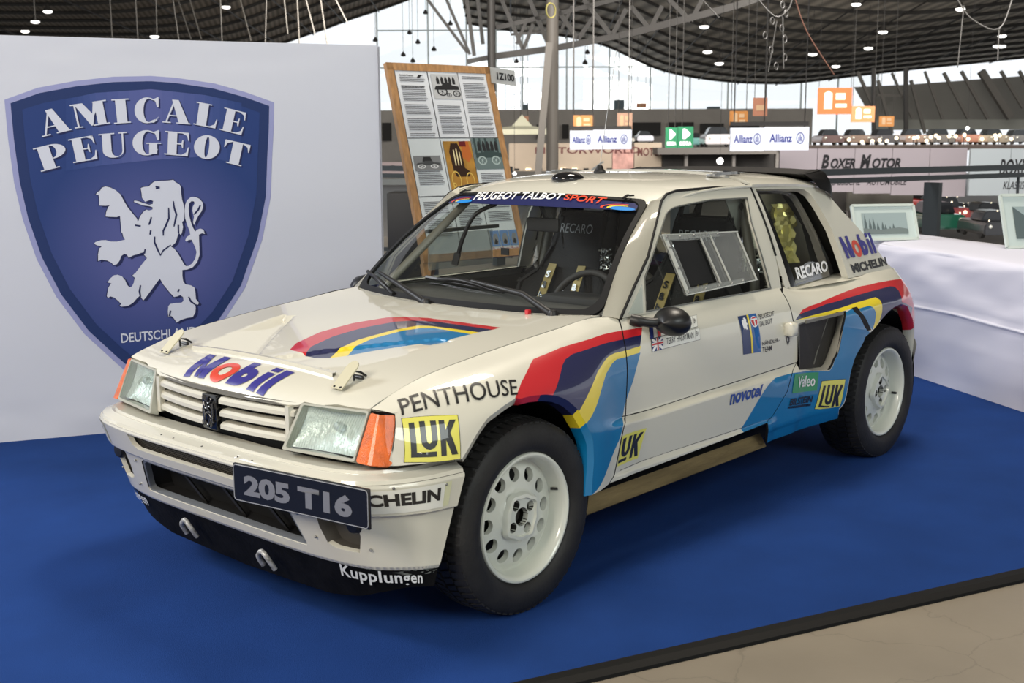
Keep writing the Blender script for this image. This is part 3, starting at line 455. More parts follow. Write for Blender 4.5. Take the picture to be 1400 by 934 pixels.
HB = {'mull':[-14.091,-8.719,-4.671,-1.557,1.246,5.917,10.432,14.792,18.996,23.044,27.092,30.829,34.722,38.926],'rows':[1.472,9.106,12.942,18.219],'edgeR':[[-4.261,12.82],[0.0,12.13],[4.268,11.715],[7.118,11.231],[9.547,10.538],[12.133,9.356],[14.292,8.45],[16.449,7.891],[19.323,7.402],[22.194,7.122],[25.061,7.016],[27.924,7.052],[32.91,7.612],[38.599,8.241],[44.993,8.869],[49.958,9.356],[54.916,9.843]],'edgeL':[[-49.622,9.974],[-45.731,9.592],[-37.914,9.21],[-30.076,9.082],[-25.494,9.21],[-22.866,9.592],[-20.561,10.164],[-18.255,10.926],[-16.283,11.559],[-13.986,12.38],[-11.696,13.073],[-9.085,13.953],[-6.478,15.019]],'webs':[[-0.411,7.958,0.586,5.691,0.17682926829268295],[0.586,5.691,1.064,6.861,0.17682926829268295],[0.89,7.958,1.756,5.992,0.21219512195121953],[2.055,7.693,3.165,6.16,0.21219512195121953],[3.165,6.16,3.91,7.194,0.21219512195121953],[3.423,7.958,4.746,6.294,0.21219512195121953],[4.746,6.294,5.414,7.527,0.21219512195121953],[5.618,7.66,6.529,6.594,0.21219512195121953],[6.529,6.594,7.091,7.66,0.21219512195121953],[7.393,7.958,8.444,6.961,0.21219512195121953],[8.444,6.961,8.967,7.958,0.21219512195121953],[-3.901,8.024,-2.034,5.556,0.14146341463414633],[-3.011,8.024,-1.931,5.489,0.14146341463414633],[-2.053,8.024,-1.724,5.422,0.17682926829268295],[-1.54,8.024,-1.308,5.959,0.17682926829268295],[0.275,5.959,0.755,7.028,0.14146341463414633],[2.405,6.628,2.877,7.693,0.14146341463414633]],'chords':[[-2.07,5.153,-0.793,5.388,0.21219512195121953],[-0.793,5.388,2.067,5.758,0.28292682926829266],[2.067,5.758,5.57,6.394,0.28292682926829266],[5.57,6.394,10.449,7.626,0.3182926829268293],[10.449,7.626,12.311,8.223,0.3182926829268293],[-0.687,6.695,2.229,7.327,0.21219512195121953],[2.229,7.327,5.133,8.024,0.21219512195121953],[0.0,6.394,2.062,6.528,0.10609756097560977]],'col':[[-1.067,4.668,-0.693,8.373,56],[1.559,1.349,2.099,8.127,54]],'strut':[[0.974,1.381,1.699,5.588,0.29634146341463413]],'wallback':[[-14.826,1.075,27.701,4.252,112]],'bandwin':[[-11.748,1.474,-10.92,3.115,111],[2.336,1.605,2.997,2.919,111],[4.672,1.605,5.262,2.919,111],[11.074,1.868,13.651,3.05,111],[17.275,2.0,19.382,2.919,111],[14.332,2.394,16.648,3.05,111],[20.013,1.868,22.641,3.05,111]],'roofbox':[[9.609,4.276,10.476,5.139,113],[1.083,4.276,1.623,4.741,113],[18.271,4.276,19.348,4.476,113],[-5.414,4.276,-4.869,4.741,113]],'motor':[[-0.109,-0.024,4.981,1.335,60],[6.088,-0.096,7.436,1.335,60],[5.017,0.048,6.051,1.014,60]],'deck':[[6.99,0.788,12.71,1.098,58]],'deckdark':[[7.439,-0.082,8.533,0.77,59.5],[8.697,-0.082,10.827,0.77,59.5],[11.033,-0.082,12.979,0.77,59.5]],'deckpost':[[8.378,-0.196,8.529,0.851,58.5],[10.675,-0.196,10.82,0.851,58.5],[12.761,-0.196,12.899,0.851,58.5]],'signA':[[1.939,1.17,2.691,1.786,40],[2.697,1.181,3.963,1.81,40],[5.592,1.184,6.44,1.773,31],[6.46,1.203,7.593,1.791,31]],'signG':[[5.589,1.191,6.023,1.921,44],[6.039,1.191,6.59,1.947,44]],'info':[[2.421,1.904,3.251,2.442,48],[4.353,1.922,4.973,2.571,50],[8.076,1.984,8.734,2.515,45],[0.504,2.098,1.007,2.842,70],[10.298,4.072,11.07,4.425,100],[9.127,2.348,9.655,3.024,46],[17.578,2.883,19.523,4.362,70],[16.74,2.294,17.889,3.071,60],[19.326,2.121,20.105,2.65,64]],'boxer':[[7.536,0.057,12.795,1.216,34],[12.5,-0.06,14.706,1.204,33]],'boothwall':[[9.669,-0.752,10.581,-0.019,38],[10.336,-0.693,12.324,-0.068,37],[12.357,-1.371,13.003,-0.361,44]],'lampsR':[[11.754,8.236],[11.989,6.751],[12.722,6.055],[18.415,6.577],[19.856,5.854],[20.928,9.513],[22.628,7.877],[21.786,6.924],[29.892,7.618],[26.903,9.213],[27.258,9.213],[29.666,7.011],[29.889,7.011],[2.596,7.977]],'lampsL':[[-26.18,8.778],[-26.92,8.216],[-27.535,7.693],[-20.211,7.37],[-16.081,8.978]],'pend':[[-7.377,9.208],[-9.878,8.689],[-4.396,9.83],[-5.614,8.013],[-7.864,7.648],[0.418,7.126],[5.6,7.753],[5.442,7.022],[-7.175,7.199],[-6.783,8.533],[-6.192,10.63]],'lean':[[24.856,6.233,26.079,3.813,0.2146341463414634],[26.356,5.617,27.552,1.84,0.2146341463414634],[27.326,6.131,28.972,2.932,0.16097560975609757],[28.719,5.617,29.932,1.84,0.2146341463414634],[29.681,6.233,31.139,2.88,0.16097560975609757],[31.05,6.131,32.983,2.932,0.2146341463414634],[32.303,6.233,34.411,2.88,0.2146341463414634],[33.719,6.233,36.044,2.932,0.48292682926829267],[35.135,6.233,36.89,3.658,0.2146341463414634],[36.446,6.233,38.207,3.658,0.2146341463414634],[26.303,4.588,28.676,4.485,0.16097560975609757]],'leancol':[[23.634,6.034,23.848,1.76,0.24390243902439024],[25.73,6.034,25.974,1.571,0.24390243902439024]],'leanpanel':[[25.765,5.322],[30.203,5.537],[39.492,6.181],[39.731,2.89],[27.591,2.89]],'leanbase':[[27.818,2.136,40.163,2.905,93]],'deck2':[[11.539,1.036,20.431,1.229,46.5]],'glow':[[13.337,1.449],[13.861,1.364],[14.264,1.392],[14.551,1.421],[14.841,1.392],[15.21,1.506],[15.903,1.506],[16.046,1.535],[16.4,1.392],[16.565,1.535],[16.764,1.592],[16.885,1.506],[17.285,1.563],[17.545,1.563],[17.888,1.62],[18.043,1.449],[18.591,1.449],[19.101,1.592],[19.274,1.592],[19.14,1.449],[19.746,1.449]],'globes':[[5.166,0.953],[11.242,1.728],[0.083,0.666]],'hangs':[[4.394,3.623],[4.458,3.486],[4.396,3.256],[4.45,3.083],[4.237,3.371],[4.127,3.141],[4.23,2.909],[4.46,2.794],[4.323,2.654]],'tubes':[[3.754,3.646,4.068,3.342,0.027804878048780488],[4.068,3.342,4.266,3.451,0.027804878048780488],[4.266,3.451,4.326,3.646,0.027804878048780488],[4.181,3.342,4.221,2.562,0.023170731707317073],[4.093,3.276,3.985,2.507,0.01853658536585366],[4.348,3.646,4.561,3.112,0.03475609756097561],[4.561,3.112,5.006,2.463,0.03475609756097561],[6.814,3.646,7.083,3.298,0.030121951219512198],[7.083,3.298,7.52,3.145,0.030121951219512198],[7.52,3.145,7.711,3.646,0.030121951219512198],[7.52,3.145,7.529,2.673,0.023170731707317073],[2.914,3.624,3.203,3.331,0.023170731707317073],[6.958,3.494,6.914,2.562,0.01853658536585366]],'hangL':[[-10.358,6.039,-10.035,4.754,0.029268292682926828],[-10.735,6.039,-10.367,4.754,0.029268292682926828],[-8.73,6.039,-8.424,4.708,0.029268292682926828],[-9.367,6.039,-9.373,4.708,0.029268292682926828],[-12.93,6.039,-12.927,4.8,0.029268292682926828],[-12.104,6.039,-12.099,4.754,0.029268292682926828],[-11.443,6.039,-11.473,4.938,0.029268292682926828],[-6.89,6.039,-6.862,4.569,0.029268292682926828],[-6.606,6.039,-6.332,4.846,0.029268292682926828],[-5.663,6.039,-5.279,5.261,0.029268292682926828],[-7.881,6.039,-7.978,4.569,0.024390243902439025],[-10.901,6.039,-10.772,4.731,0.029268292682926828],[-6.135,6.039,-5.959,4.569,0.024390243902439025],[-15.384,6.039,-15.378,5.398,0.024390243902439025],[-7.314,6.039,-7.231,4.915,0.024390243902439025]],'leftgap':[[-4.108,0.567,-2.563,0.892,34],[-10.799,2.753,-7.546,3.707,90],[-3.993,0.297,-2.494,0.456,33]],'cars':[['red',14.576,-1.102,41,1.15],['cream',16.633,-1.318,44,0.64],['scarlet',12.82,-0.979,35,1.07],['crimson',14.506,-1.136,36,0.97],['silver',14.224,-1.264,44,1.34],['green',10.477,-0.786,29,1.03],['dark',9.93,-0.867,31,0.87],['black',11.063,-0.761,27,0.86],['grey',13.884,-1.514,48,1.17],['white',10.636,1.146,62,1.44],['teal',10.922,1.049,72,1.05],['steel',6.856,1.697,62,0.83],['steel2',6.038,1.624,62,0.53],['maroon',13.246,1.121,50,0.91],['bronze',14.391,1.092,50,0.91],['slate',15.224,1.099,49,0.9],['umber',16.679,1.092,50,0.91],['pewter',17.469,1.07,49,0.9],['clay',18.969,1.062,50,0.91],['sand',19.652,1.07,49,0.87],['smoke',21.107,1.062,50,0.85],['rust',-1.753,0.039,20,0.37],['ash',-2.076,-0.429,23,0.36]],'ban':{'outer':[[0.1356,1.6835],[0.2881,1.7417],[0.4618,1.7766],[0.6365,1.7988],[0.8176,1.8058],[0.9375,1.7987],[1.1265,1.7735],[1.2826,1.7314],[1.4276,1.6809],[1.4198,1.5312],[1.4071,1.3957],[1.392,1.1948],[1.3403,0.974],[1.2417,0.7243],[1.1184,0.5475],[0.9617,0.4023],[0.8089,0.305],[0.6786,0.2534],[0.5567,0.385],[0.43,0.5255],[0.3085,0.7215],[0.2294,0.9146],[0.1789,1.1102],[0.1521,1.288],[0.1392,1.4981]],'glyph':{'A1':[[0.2744,1.6242],[0.4118,1.6596],[0.4304,1.541],[0.2923,1.5062]],'M':[[0.4279,1.6603],[0.597,1.687],[0.6123,1.5732],[0.4458,1.547]],'I':[[0.6236,1.6884],[0.7051,1.694],[0.7106,1.5764],[0.6299,1.5702]],'P':[[0.2473,1.4511],[0.3884,1.4866],[0.4191,1.3751],[0.2776,1.3392]],'E1':[[0.4102,1.4938],[0.5278,1.5153],[0.5452,1.4002],[0.4281,1.3799]],'U':[[0.5533,1.5195],[0.6884,1.5315],[0.6894,1.4081],[0.5552,1.4001]],'A2':[[0.8762,1.693],[1.0119,1.6836],[0.9971,1.5675],[0.8613,1.5779]],'L':[[1.0341,1.6813],[1.1468,1.6602],[1.1241,1.5468],[1.0127,1.5687]],'E3':[[1.1717,1.654],[1.2836,1.6262],[1.2547,1.513],[1.1416,1.5417]],'E2':[[0.8726,1.5357],[0.9926,1.5249],[0.9802,1.4074],[0.8624,1.4191]],'O':[[1.0216,1.5217],[1.1495,1.5056],[1.1284,1.3851],[1.0005,1.4022]],'T':[[1.1711,1.4929],[1.2976,1.4624],[1.2672,1.3484],[1.1422,1.3818]],'C':[[0.7314,1.6988],[0.8492,1.7017],[0.8444,1.5736],[0.7246,1.5735]],'G':[[0.7158,1.5393],[0.8533,1.5392],[0.847,1.4137],[0.709,1.4149]]},'lion':[[0.7397,1.251],[0.7521,1.2571],[0.7796,1.2597],[0.7957,1.2751],[0.8083,1.2843],[0.8391,1.287],[0.8759,1.2876],[0.9008,1.291],[0.9095,1.2795],[0.9305,1.2665],[0.9361,1.2537],[0.9364,1.222],[0.9392,1.1902],[0.9454,1.1645],[0.948,1.139],[0.9458,1.0943],[0.9435,1.0847],[0.9337,1.0754],[0.9374,1.0497],[0.9312,1.0242],[0.9242,1.0084],[0.9155,1.0215],[0.9085,1.0057],[0.8976,0.974],[0.8845,0.9616],[0.8728,0.9524],[0.8867,0.9423],[0.9013,0.9224],[0.9184,0.8895],[0.9326,0.8598],[0.9403,0.8498],[0.9541,0.8492],[0.9736,0.8613],[0.9906,0.8866],[0.9984,0.9187],[0.9933,0.9448],[0.9848,0.9645],[0.9763,0.9841],[0.9618,0.9834],[0.9507,0.9754],[0.9448,0.982],[0.9518,0.9979],[0.9712,1.0101],[0.969,1.0295],[0.958,1.0619],[0.9502,1.0942],[0.9489,1.1326],[0.9535,1.1643],[0.9639,1.1864],[0.9834,1.2019],[1.0054,1.2028],[1.0268,1.1914],[1.0416,1.1719],[1.0425,1.1494],[1.0333,1.1272],[1.0165,1.1052],[1.0028,1.0799],[0.9923,1.0577],[0.9887,1.0738],[0.9943,1.0994],[0.9882,1.1316],[0.9904,1.1507],[1.0007,1.1696],[0.998,1.1793],[0.9856,1.1815],[0.9744,1.1702],[0.9695,1.1448],[0.9698,1.1128],[0.9774,1.0742],[0.9884,1.0417],[0.9971,1.0253],[1.007,1.0347],[1.0229,1.0394],[1.0385,1.0337],[1.045,1.0109],[1.0313,1.0159],[1.0152,1.0086],[1.0143,0.9893],[1.0144,0.9505],[1.0136,0.9051],[0.9991,0.8668],[0.9759,0.8418],[0.947,0.8313],[0.923,0.8298],[0.9215,0.7987],[0.9241,0.7726],[0.9339,0.7559],[0.962,0.7484],[0.9791,0.7358],[0.9826,0.716],[0.9839,0.6766],[0.9988,0.6548],[0.9921,0.6466],[0.9777,0.6507],[0.9805,0.6309],[0.9774,0.6047],[0.9637,0.5825],[0.935,0.5796],[0.903,0.571],[0.8803,0.5579],[0.8746,0.5713],[0.8659,0.585],[0.8551,0.5954],[0.8485,0.5892],[0.8412,0.5929],[0.8406,0.6191],[0.8438,0.645],[0.8538,0.6575],[0.8822,0.6611],[0.9105,0.6609],[0.9216,0.6701],[0.9201,0.6898],[0.9061,0.7003],[0.8901,0.6946],[0.8743,0.6922],[0.8479,0.7261],[0.8246,0.7596],[0.8088,0.7907],[0.7877,0.7646],[0.7612,0.7304],[0.7347,0.6963],[0.7217,0.6828],[0.7133,0.6974],[0.7045,0.7056],[0.6917,0.6953],[0.6722,0.6738],[0.6469,0.6591],[0.6163,0.6563],[0.6056,0.6614],[0.6141,0.6705],[0.6027,0.684],[0.5826,0.7043],[0.5649,0.7116],[0.5537,0.7058],[0.5469,0.7125],[0.5511,0.7346],[0.5566,0.7566],[0.5717,0.7782],[0.5539,0.7835],[0.5669,0.8007],[0.586,0.8176],[0.6042,0.82],[0.6249,0.8107],[0.6389,0.7909],[0.6468,0.7682],[0.6581,0.7529],[0.6706,0.7574],[0.6807,0.7762],[0.6864,0.8015],[0.6747,0.8116],[0.6926,0.8268],[0.7123,0.8515],[0.732,0.8763],[0.7515,0.8979],[0.7372,0.9176],[0.7405,0.9222],[0.7099,0.9202],[0.6852,0.9148],[0.6633,0.9029],[0.6551,0.9191],[0.6432,0.924],[0.6276,0.9139],[0.6171,0.8889],[0.6042,0.8736],[0.587,0.868],[0.5805,0.8809],[0.5573,0.8945],[0.5336,0.8999],[0.5153,0.8931],[0.5172,0.9245],[0.5237,0.9557],[0.5374,0.9647],[0.514,0.9718],[0.5015,0.9816],[0.509,0.9889],[0.5332,0.9962],[0.5571,0.9966],[0.5806,0.9883],[0.6105,0.9872],[0.6502,0.9953],[0.642,1.0114],[0.6399,1.0273],[0.6342,1.0337],[0.6341,1.0652],[0.6327,1.1155],[0.6174,1.1097],[0.5876,1.1117],[0.5639,1.1142],[0.5681,1.136],[0.5784,1.1607],[0.5879,1.1698],[0.5669,1.1672],[0.5373,1.1692],[0.5379,1.199],[0.5373,1.2207],[0.5239,1.2241],[0.5323,1.2363],[0.5445,1.2422],[0.5543,1.2575],[0.5724,1.2634],[0.5958,1.2568],[0.6189,1.2439],[0.6416,1.2217],[0.6549,1.1901],[0.6712,1.1584],[0.6936,1.1265],[0.7145,1.0975],[0.7156,1.0849],[0.72,1.0879],[0.7291,1.1098],[0.7455,1.1314],[0.7613,1.1436],[0.7733,1.1383],[0.7918,1.1429],[0.7924,1.1542],[0.7775,1.1603],[0.7472,1.1648],[0.7235,1.1748],[0.7028,1.1841],[0.7061,1.1903],[0.7241,1.1873],[0.7479,1.1767],[0.7778,1.1672],[0.7933,1.1713],[0.7971,1.1857],[0.7852,1.1923],[0.7666,1.1864],[0.7573,1.1828],[0.7432,1.2039],[0.7426,1.2259]],'strokes':[[[0.8954,1.1835],[0.8986,1.1466],[0.9076,1.1145],[0.8998,1.0828],[0.8922,1.0543]],[[0.8709,1.1504],[0.8695,1.0964],[0.8521,1.0587],[0.8385,1.0336],[0.8373,1.0094]],[[0.7838,1.1051],[0.7763,1.08],[0.7695,1.0662]],[[0.7773,1.0387],[0.773,1.0166]],[[0.7952,1.0063],[0.7925,0.9777],[0.8059,0.9389],[0.818,0.9096],[0.8335,0.9346],[0.872,0.9608]],[[0.7447,0.9443],[0.7407,0.9254],[0.7159,0.92]],[[0.7025,1.0663],[0.7296,1.0611]],[[0.8119,1.2585],[0.8324,1.2525]],[[0.8126,1.2484],[0.8324,1.2525]],[[1.0285,1.1594],[1.018,1.1372],[0.9949,1.1122]],[[0.9143,1.0619],[0.9134,1.0184]],[[0.7124,0.7618],[0.7058,0.73],[0.7092,0.7008]],[[0.9032,0.7317],[0.8944,0.7172]],[[0.9478,0.6903],[0.958,0.6649],[0.9794,0.6473]],[[0.854,0.6235],[0.8462,0.5926]]],'deu':[[0.6033,0.5181],[0.979,0.5327],[0.9766,0.4827],[0.6041,0.4689]],'band':[[0.4127,1.6872],[0.5499,1.7201],[0.8142,1.7408],[1.0776,1.7147],[1.2598,1.6759],[1.247,1.3635],[1.0635,1.4063],[0.7959,1.3905],[0.5637,1.3676],[0.3913,1.3411]]},'board':[2.0929,1.8477,0.7771,-0.1483,0.2987,1.2088,0.78],'brd':{'carphoto1':[[0.409,0.947],[0.659,0.956],[0.632,0.821],[0.384,0.818]],'photoA':[[0.084,0.527],[0.338,0.532],[0.33,0.454],[0.077,0.45]],'photoB':[[0.389,0.6],[0.662,0.606],[0.65,0.32],[0.376,0.311]],'photoC':[[0.659,0.618],[0.96,0.617],[0.959,0.454],[0.662,0.45]],'paperTL':[[0.061,0.973]],'paperTR':[[0.969,0.978]],'row2':[[0.068,0.615],[0.965,0.629]],'stamps':[[0.666,0.13],[0.944,0.14],[0.941,0.032],[0.664,0.028]],'num':[[0.991,0.998],[1.229,0.982],[1.228,0.9],[0.975,0.915]]}}
INTAKE_IN = [[1.755,-0.772,0.7174],[1.7982,-0.772,0.7199],[2.0705,-0.772,0.7242],[2.1122,-0.765,0.7141],[2.1101,-0.755,0.6482],[2.05,-0.755,0.5581],[2.0169,-0.755,0.5138],[1.9783,-0.76,0.5037],[1.8769,-0.772,0.515],[1.7687,-0.772,0.5259]]

# ============================================================ the hall: H(s, d, z) = s metres to the right and d metres along the hall axis
HF = Vector((math.cos(R(YAW)), math.sin(R(YAW)), 0)); HR = Vector((math.sin(R(YAW)), -math.cos(R(YAW)), 0))
HROT = Matrix((HR, HF, Vector((0, 0, 1)))).transposed()
def H(s, d, z): return Vector((CAM[0], CAM[1], 0))+HF*d+HR*s+Vector((0, 0, z))
def hbox(name, r, t, m, parent=None, front=0., bevel=0.):     # rectangle s0,z0,s1,z1 at distance d, t deep
    s0, z0, s1, z1, d = r
    return box(name, H((s0+s1)/2, d+t/2+front, (z0+z1)/2), (s1-s0, t, z1-z0), m, parent, rot=HROT, bevel=bevel)
def hplane(s0, z0, s1, z1, d): return plane_fn(H(s0, d, z0), HR*(s1-s0), (0, 0, z1-z0))
GREY = mat('hall_grey', rgb(160, 154, 146), .7, var=.1, scale=.4)
DGREY = mat('hall_dark', rgb(44, 42, 40), .8)
STEELH = mat('hall_steel', rgb(44, 41, 38), .6, var=.12, scale=1)
WHITEL = mat('lamp_glow', rgb(255, 252, 245), .5, emit=(1, .97, .92, 1), es=2.2)
WARM = mat('warm_glow', rgb(255, 235, 200), .5, emit=(1, .86, .62, 1), es=2.0)
CONC = mat('concrete', rgb(127, 118, 104), .42, var=.14, scale=1.6, bump=.05, bscale=30, spec=.4)
# polished concrete of the gallery: a few hairline cracks come from a voronoi edge mask
nt = CONC.node_tree; b = nt.nodes['Principled BSDF']
vo = nt.nodes.new('ShaderNodeTexVoronoi'); vo.feature = 'DISTANCE_TO_EDGE'; vo.inputs['Scale'].default_value = 1.7
mpn = [n for n in nt.nodes if n.type == 'MAPPING'][0]
nz = nt.nodes.new('ShaderNodeTexNoise'); nz.inputs['Scale'].default_value = 6; nz.inputs['Detail'].default_value = 8
mxv = nt.nodes.new('ShaderNodeMix'); mxv.data_type = 'VECTOR'; mxv.inputs[0].default_value = .16
nt.links.new(mpn.outputs[0], nz.inputs[0]); nt.links.new(mpn.outputs[0], mxv.inputs[4]); nt.links.new(nz.outputs['Color'], mxv.inputs[5]); nt.links.new(mxv.outputs[1], vo.inputs['Vector'])
lt = nt.nodes.new('ShaderNodeMapRange'); lt.inputs[1].default_value = 0; lt.inputs[2].default_value = .006; lt.inputs[3].default_value = .78; lt.inputs[4].default_value = 1
nt.links.new(vo.outputs[0], lt.inputs[0])
mul = nt.nodes.new('ShaderNodeMix'); mul.data_type = 'RGBA'; mul.blend_type = 'MULTIPLY'; mul.inputs[0].default_value = 1
src = b.inputs['Base Color'].links[0].from_socket
nt.links.new(src, mul.inputs[6]); nt.links.new(lt.outputs[0], mul.inputs[7]); nt.links.new(mul.outputs[2], b.inputs['Base Color'])
bm = bmesh.new(); bm_box(bm, (2.5, 1.5, -.06), (22, 19, .10)); tag(link('floor', finish(bm), CONC), kind='structure')
tag(box('floor', H(0, 75, -2.4), (260, 120, .2), mat('hall_floor', rgb(92, 88, 84), .5, var=.2, scale=.2), rot=HROT), kind='structure')
# blue carpet with its black edge strip
e0 = Vector((-.362, -1.159, 0)); ed = Vector((.9298, -.3683, 0)); en = Vector((.3683, .9298, 0))
CARPET = mat('blue_carpet', rgb(27, 58, 118), .95, var=.10, scale=3.0, bump=.35, bscale=420, spec=.1)
pa, pb = e0-ed*4.5, e0+ed*8
def carpet_mesh():
    bm = bmesh.new(); n = 44; V = []
    for i in range(n+1):
        for j in range(n+1):
            p_ = pa+(pb-pa)*i/n+en*(9.5*j/n+.02); h = .004
            q = p_-Vector((-1.05, 1.05, 0)); h += .004*math.exp(-((q.x*.5-q.y*.85)**2)/.006)*math.exp(-(q.length**2)/.5)
            V.append(bm.verts.new((p_.x, p_.y, h)))
    for i in range(n):
        for j in range(n): bm.faces.new((V[i*(n+1)+j], V[i*(n+1)+j+1], V[(i+1)*(n+1)+j+1], V[(i+1)*(n+1)+j]))
    return finish(bm, 180)
cp = link('floor_carpet', carpet_mesh(), CARPET); tag(cp, 'large royal blue carpet under the rally car', 'carpet')
st = bpy.data.objects['floor_carpet']
bm = bmesh.new(); a0, a1 = pa-en*.045, pb-en*.045
A_ = [(-.050, -.009), (-.046, .0), (-.012, .006), (.022, .0065), (.022, -.009)]
rows = [[bm.verts.new(tuple(p_+en*o_+Vector((0, 0, z_)))) for o_, z_ in A_] for p_ in (pa, pb)]
for j in range(4): bm.faces.new((rows[0][j], rows[0][j+1], rows[1][j+1], rows[1][j]))
link('edge_strip', finish(bm), mat('black_strip', rgb(10, 10, 10), .6, spec=.15), cp)
# ---- roof shells
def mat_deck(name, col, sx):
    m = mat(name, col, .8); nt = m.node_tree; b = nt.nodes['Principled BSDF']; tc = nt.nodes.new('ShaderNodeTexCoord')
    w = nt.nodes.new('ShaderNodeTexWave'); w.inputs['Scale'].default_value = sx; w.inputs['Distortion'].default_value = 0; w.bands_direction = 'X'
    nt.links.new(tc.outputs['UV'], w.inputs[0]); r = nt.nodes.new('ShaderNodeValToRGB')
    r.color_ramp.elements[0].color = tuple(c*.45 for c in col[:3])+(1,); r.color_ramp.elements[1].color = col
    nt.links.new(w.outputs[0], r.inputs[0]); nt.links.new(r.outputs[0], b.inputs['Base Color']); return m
def roof_shell(name, edge, d0, drop, dn, m, purlin, skew=0., ribs=()):
    P_ = smooth2(edge, 3); ds = np.linspace(d0, dn, 12)
    me_rows = []
    bm = bmesh.new(); uv = bm.loops.layers.uv.new('uv'); V = []
    zf = lambda s, z, d: z+(d0-d)*drop+skew*s*(d0-d)/d0
    for d in ds: V.append([bm.verts.new(H(s, d, zf(s, z, d))) for s, z in P_])
    for i in range(len(ds)-1):
        for j in range(len(P_)-1):
            f = bm.faces.new((V[i][j], V[i][j+1], V[i+1][j+1], V[i+1][j]))
            for l, (q, d) in zip(f.loops, ((P_[j], ds[i]), (P_[j+1], ds[i]), (P_[j+1], ds[i+1]), (P_[j], ds[i+1]))): l[uv].uv = (q[0]*.05+d*.008, d*.05)
    o = tag(link(name, finish(bm, 60), m), kind='structure')
    for d in purlin:
        bm = bmesh.new(); pts_ = [H(s, d, zf(s, z, d)-.12) for s, z in P_]
        bm_tube(bm, pts_, .13, 5); link('purlin', finish(bm, 60), DGREY, o)
    for k in ribs:
        s, z = P_[k]; bm = bmesh.new(); bm_tube(bm, [H(s, d, zf(s, z, d)-.3) for d in ds], .06, 4); link('hanger_rail', finish(bm), STEELH, o)
    return o
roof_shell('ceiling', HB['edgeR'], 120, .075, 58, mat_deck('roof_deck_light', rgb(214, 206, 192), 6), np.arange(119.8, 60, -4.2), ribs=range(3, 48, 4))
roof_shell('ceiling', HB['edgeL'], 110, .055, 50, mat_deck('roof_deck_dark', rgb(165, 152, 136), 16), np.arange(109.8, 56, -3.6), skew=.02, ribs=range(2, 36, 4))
tag(hbox('ceiling', (-75, 11.5, 75, 11.8, -60), 118, mat('ceiling_overhead', rgb(120, 114, 106), .8)), kind='structure')
# ---- glazed end wall: mullions, transoms and panes
wd = tag(thing('window_1', 'x', 'x'), kind='structure'); del wd['label']; del wd['category']
ms_, rw = HB['mull'], HB['rows']
PANE = glass('hall_pane', (.99, 1, 1, 1), .04)
MUL = mat('mullion', rgb(150, 156, 152), .5)
for i, s in enumerate(ms_): bar('mullion', H(s, 130, rw[0]-3), H(s, 130, rw[-1]+6), .16, .16, MUL, wd, up=HF)
for z in rw[1:3]: bar('transom', H(ms_[0], 130, z), H(ms_[-1], 130, z), .14, .14, MUL, wd)
for i in range(len(ms_)-1):
    for j in range(len(rw)-1): hbox('pane', (ms_[i]+.06, rw[j]+.05, ms_[i+1]-.06, rw[j+1]-.05, 130.05), .02, PANE, wd)
# ---- trusses and columns
tr = tag(thing('trim_1', 'x', 'x'), kind='structure'); del tr['label']; del tr['category']
for s0, z0, s1, z1, w in HB['webs']: bar('truss_web', H(s0, 58, z0), H(s1, 58, z1), w, w, STEELH, tr, up=HF)
for s0, z0, s1, z1, w in HB['chords']: bar('truss_chord', H(s0, 58, z0), H(s1, 58, z1), w, w, STEELH, tr, up=HF)
for k, (s0, z0, s1, z1, d) in enumerate(HB['col']):
    c = lathe('column', [((s1-s0)/2, -2.3 if k else z0-1), ((s1-s0)/2, z1+4)], mat('column_grey', rgb(86, 81, 75), .6) if k else STEELH, None, 20, 'Z'); c.location = H((s0+s1)/2, d, 0)
    tag(c, ['dark steel column rising behind the number card of the display board', 'thick round grey column in front of the tall windows'][k], 'column')
s0, z0, s1, z1, w = HB['strut'][0]
tag(bar('slanted_strut', H(s0, 52.6, z0-3.5), H(s1-.05, 52.6, z1), w, w, mat('column_grey', rgb(86, 81, 75), .6), up=HF), 'slanted grey strut leaning against the round column', 'strut')
# ---- far gallery
bk = tag(hbox('wall_back', (HB['wallback'][0][0], -2.4)+tuple(HB['wallback'][0][2:]), 1.5, GREY), kind='structure')
for r in HB['bandwin']: hbox('dark_window', r, .3, DGREY, bk)
for r in HB['roofbox']: hbox('rooftop_unit', r, 1.0, mat('far_building', rgb(96, 110, 116), .8), bk)
dk = tag(hbox('wall_gallery', HB['deck'][0], 9.0, mat('deck_fascia', rgb(96, 92, 88), .8)), kind='structure')
for r in HB['deckdark']: hbox('dark_bay', r, .6, DGREY, dk)
for r in HB['deckpost']: hbox('bay_post', r, .4, mat('post_light', rgb(104, 100, 96), .6), dk)
ln = tag(thing('wall_right', 'x', 'x'), kind='structure'); del ln['label']; del ln['category']
bm = bmesh.new(); f = bm.faces.new([bm.verts.new(H(s, 92+(1 if k > 0 else 0), z)) for k, (s, z) in enumerate(HB['leanpanel'])]); link('sloping_wall', finish(bm), mat('lean_grey', rgb(112, 110, 104), .8, var=.1, scale=.3), ln)
for s0, z0, s1, z1, w in HB['lean']: bar('rafter', H(s0, 88, z0), H(s1, 88, z1), w, w, mat('rafter_grey', rgb(92, 88, 82), .6), ln, up=HF)
for s0, z0, s1, z1, w in HB['leancol']: bar('post', H(s0, 80, z0), H(s1, 80, z1), w, w, STEELH, ln, up=HF)
hbox('lower_wall', HB['leanbase'][0], .4, mat('base_light', rgb(140, 140, 132), .8), ln)
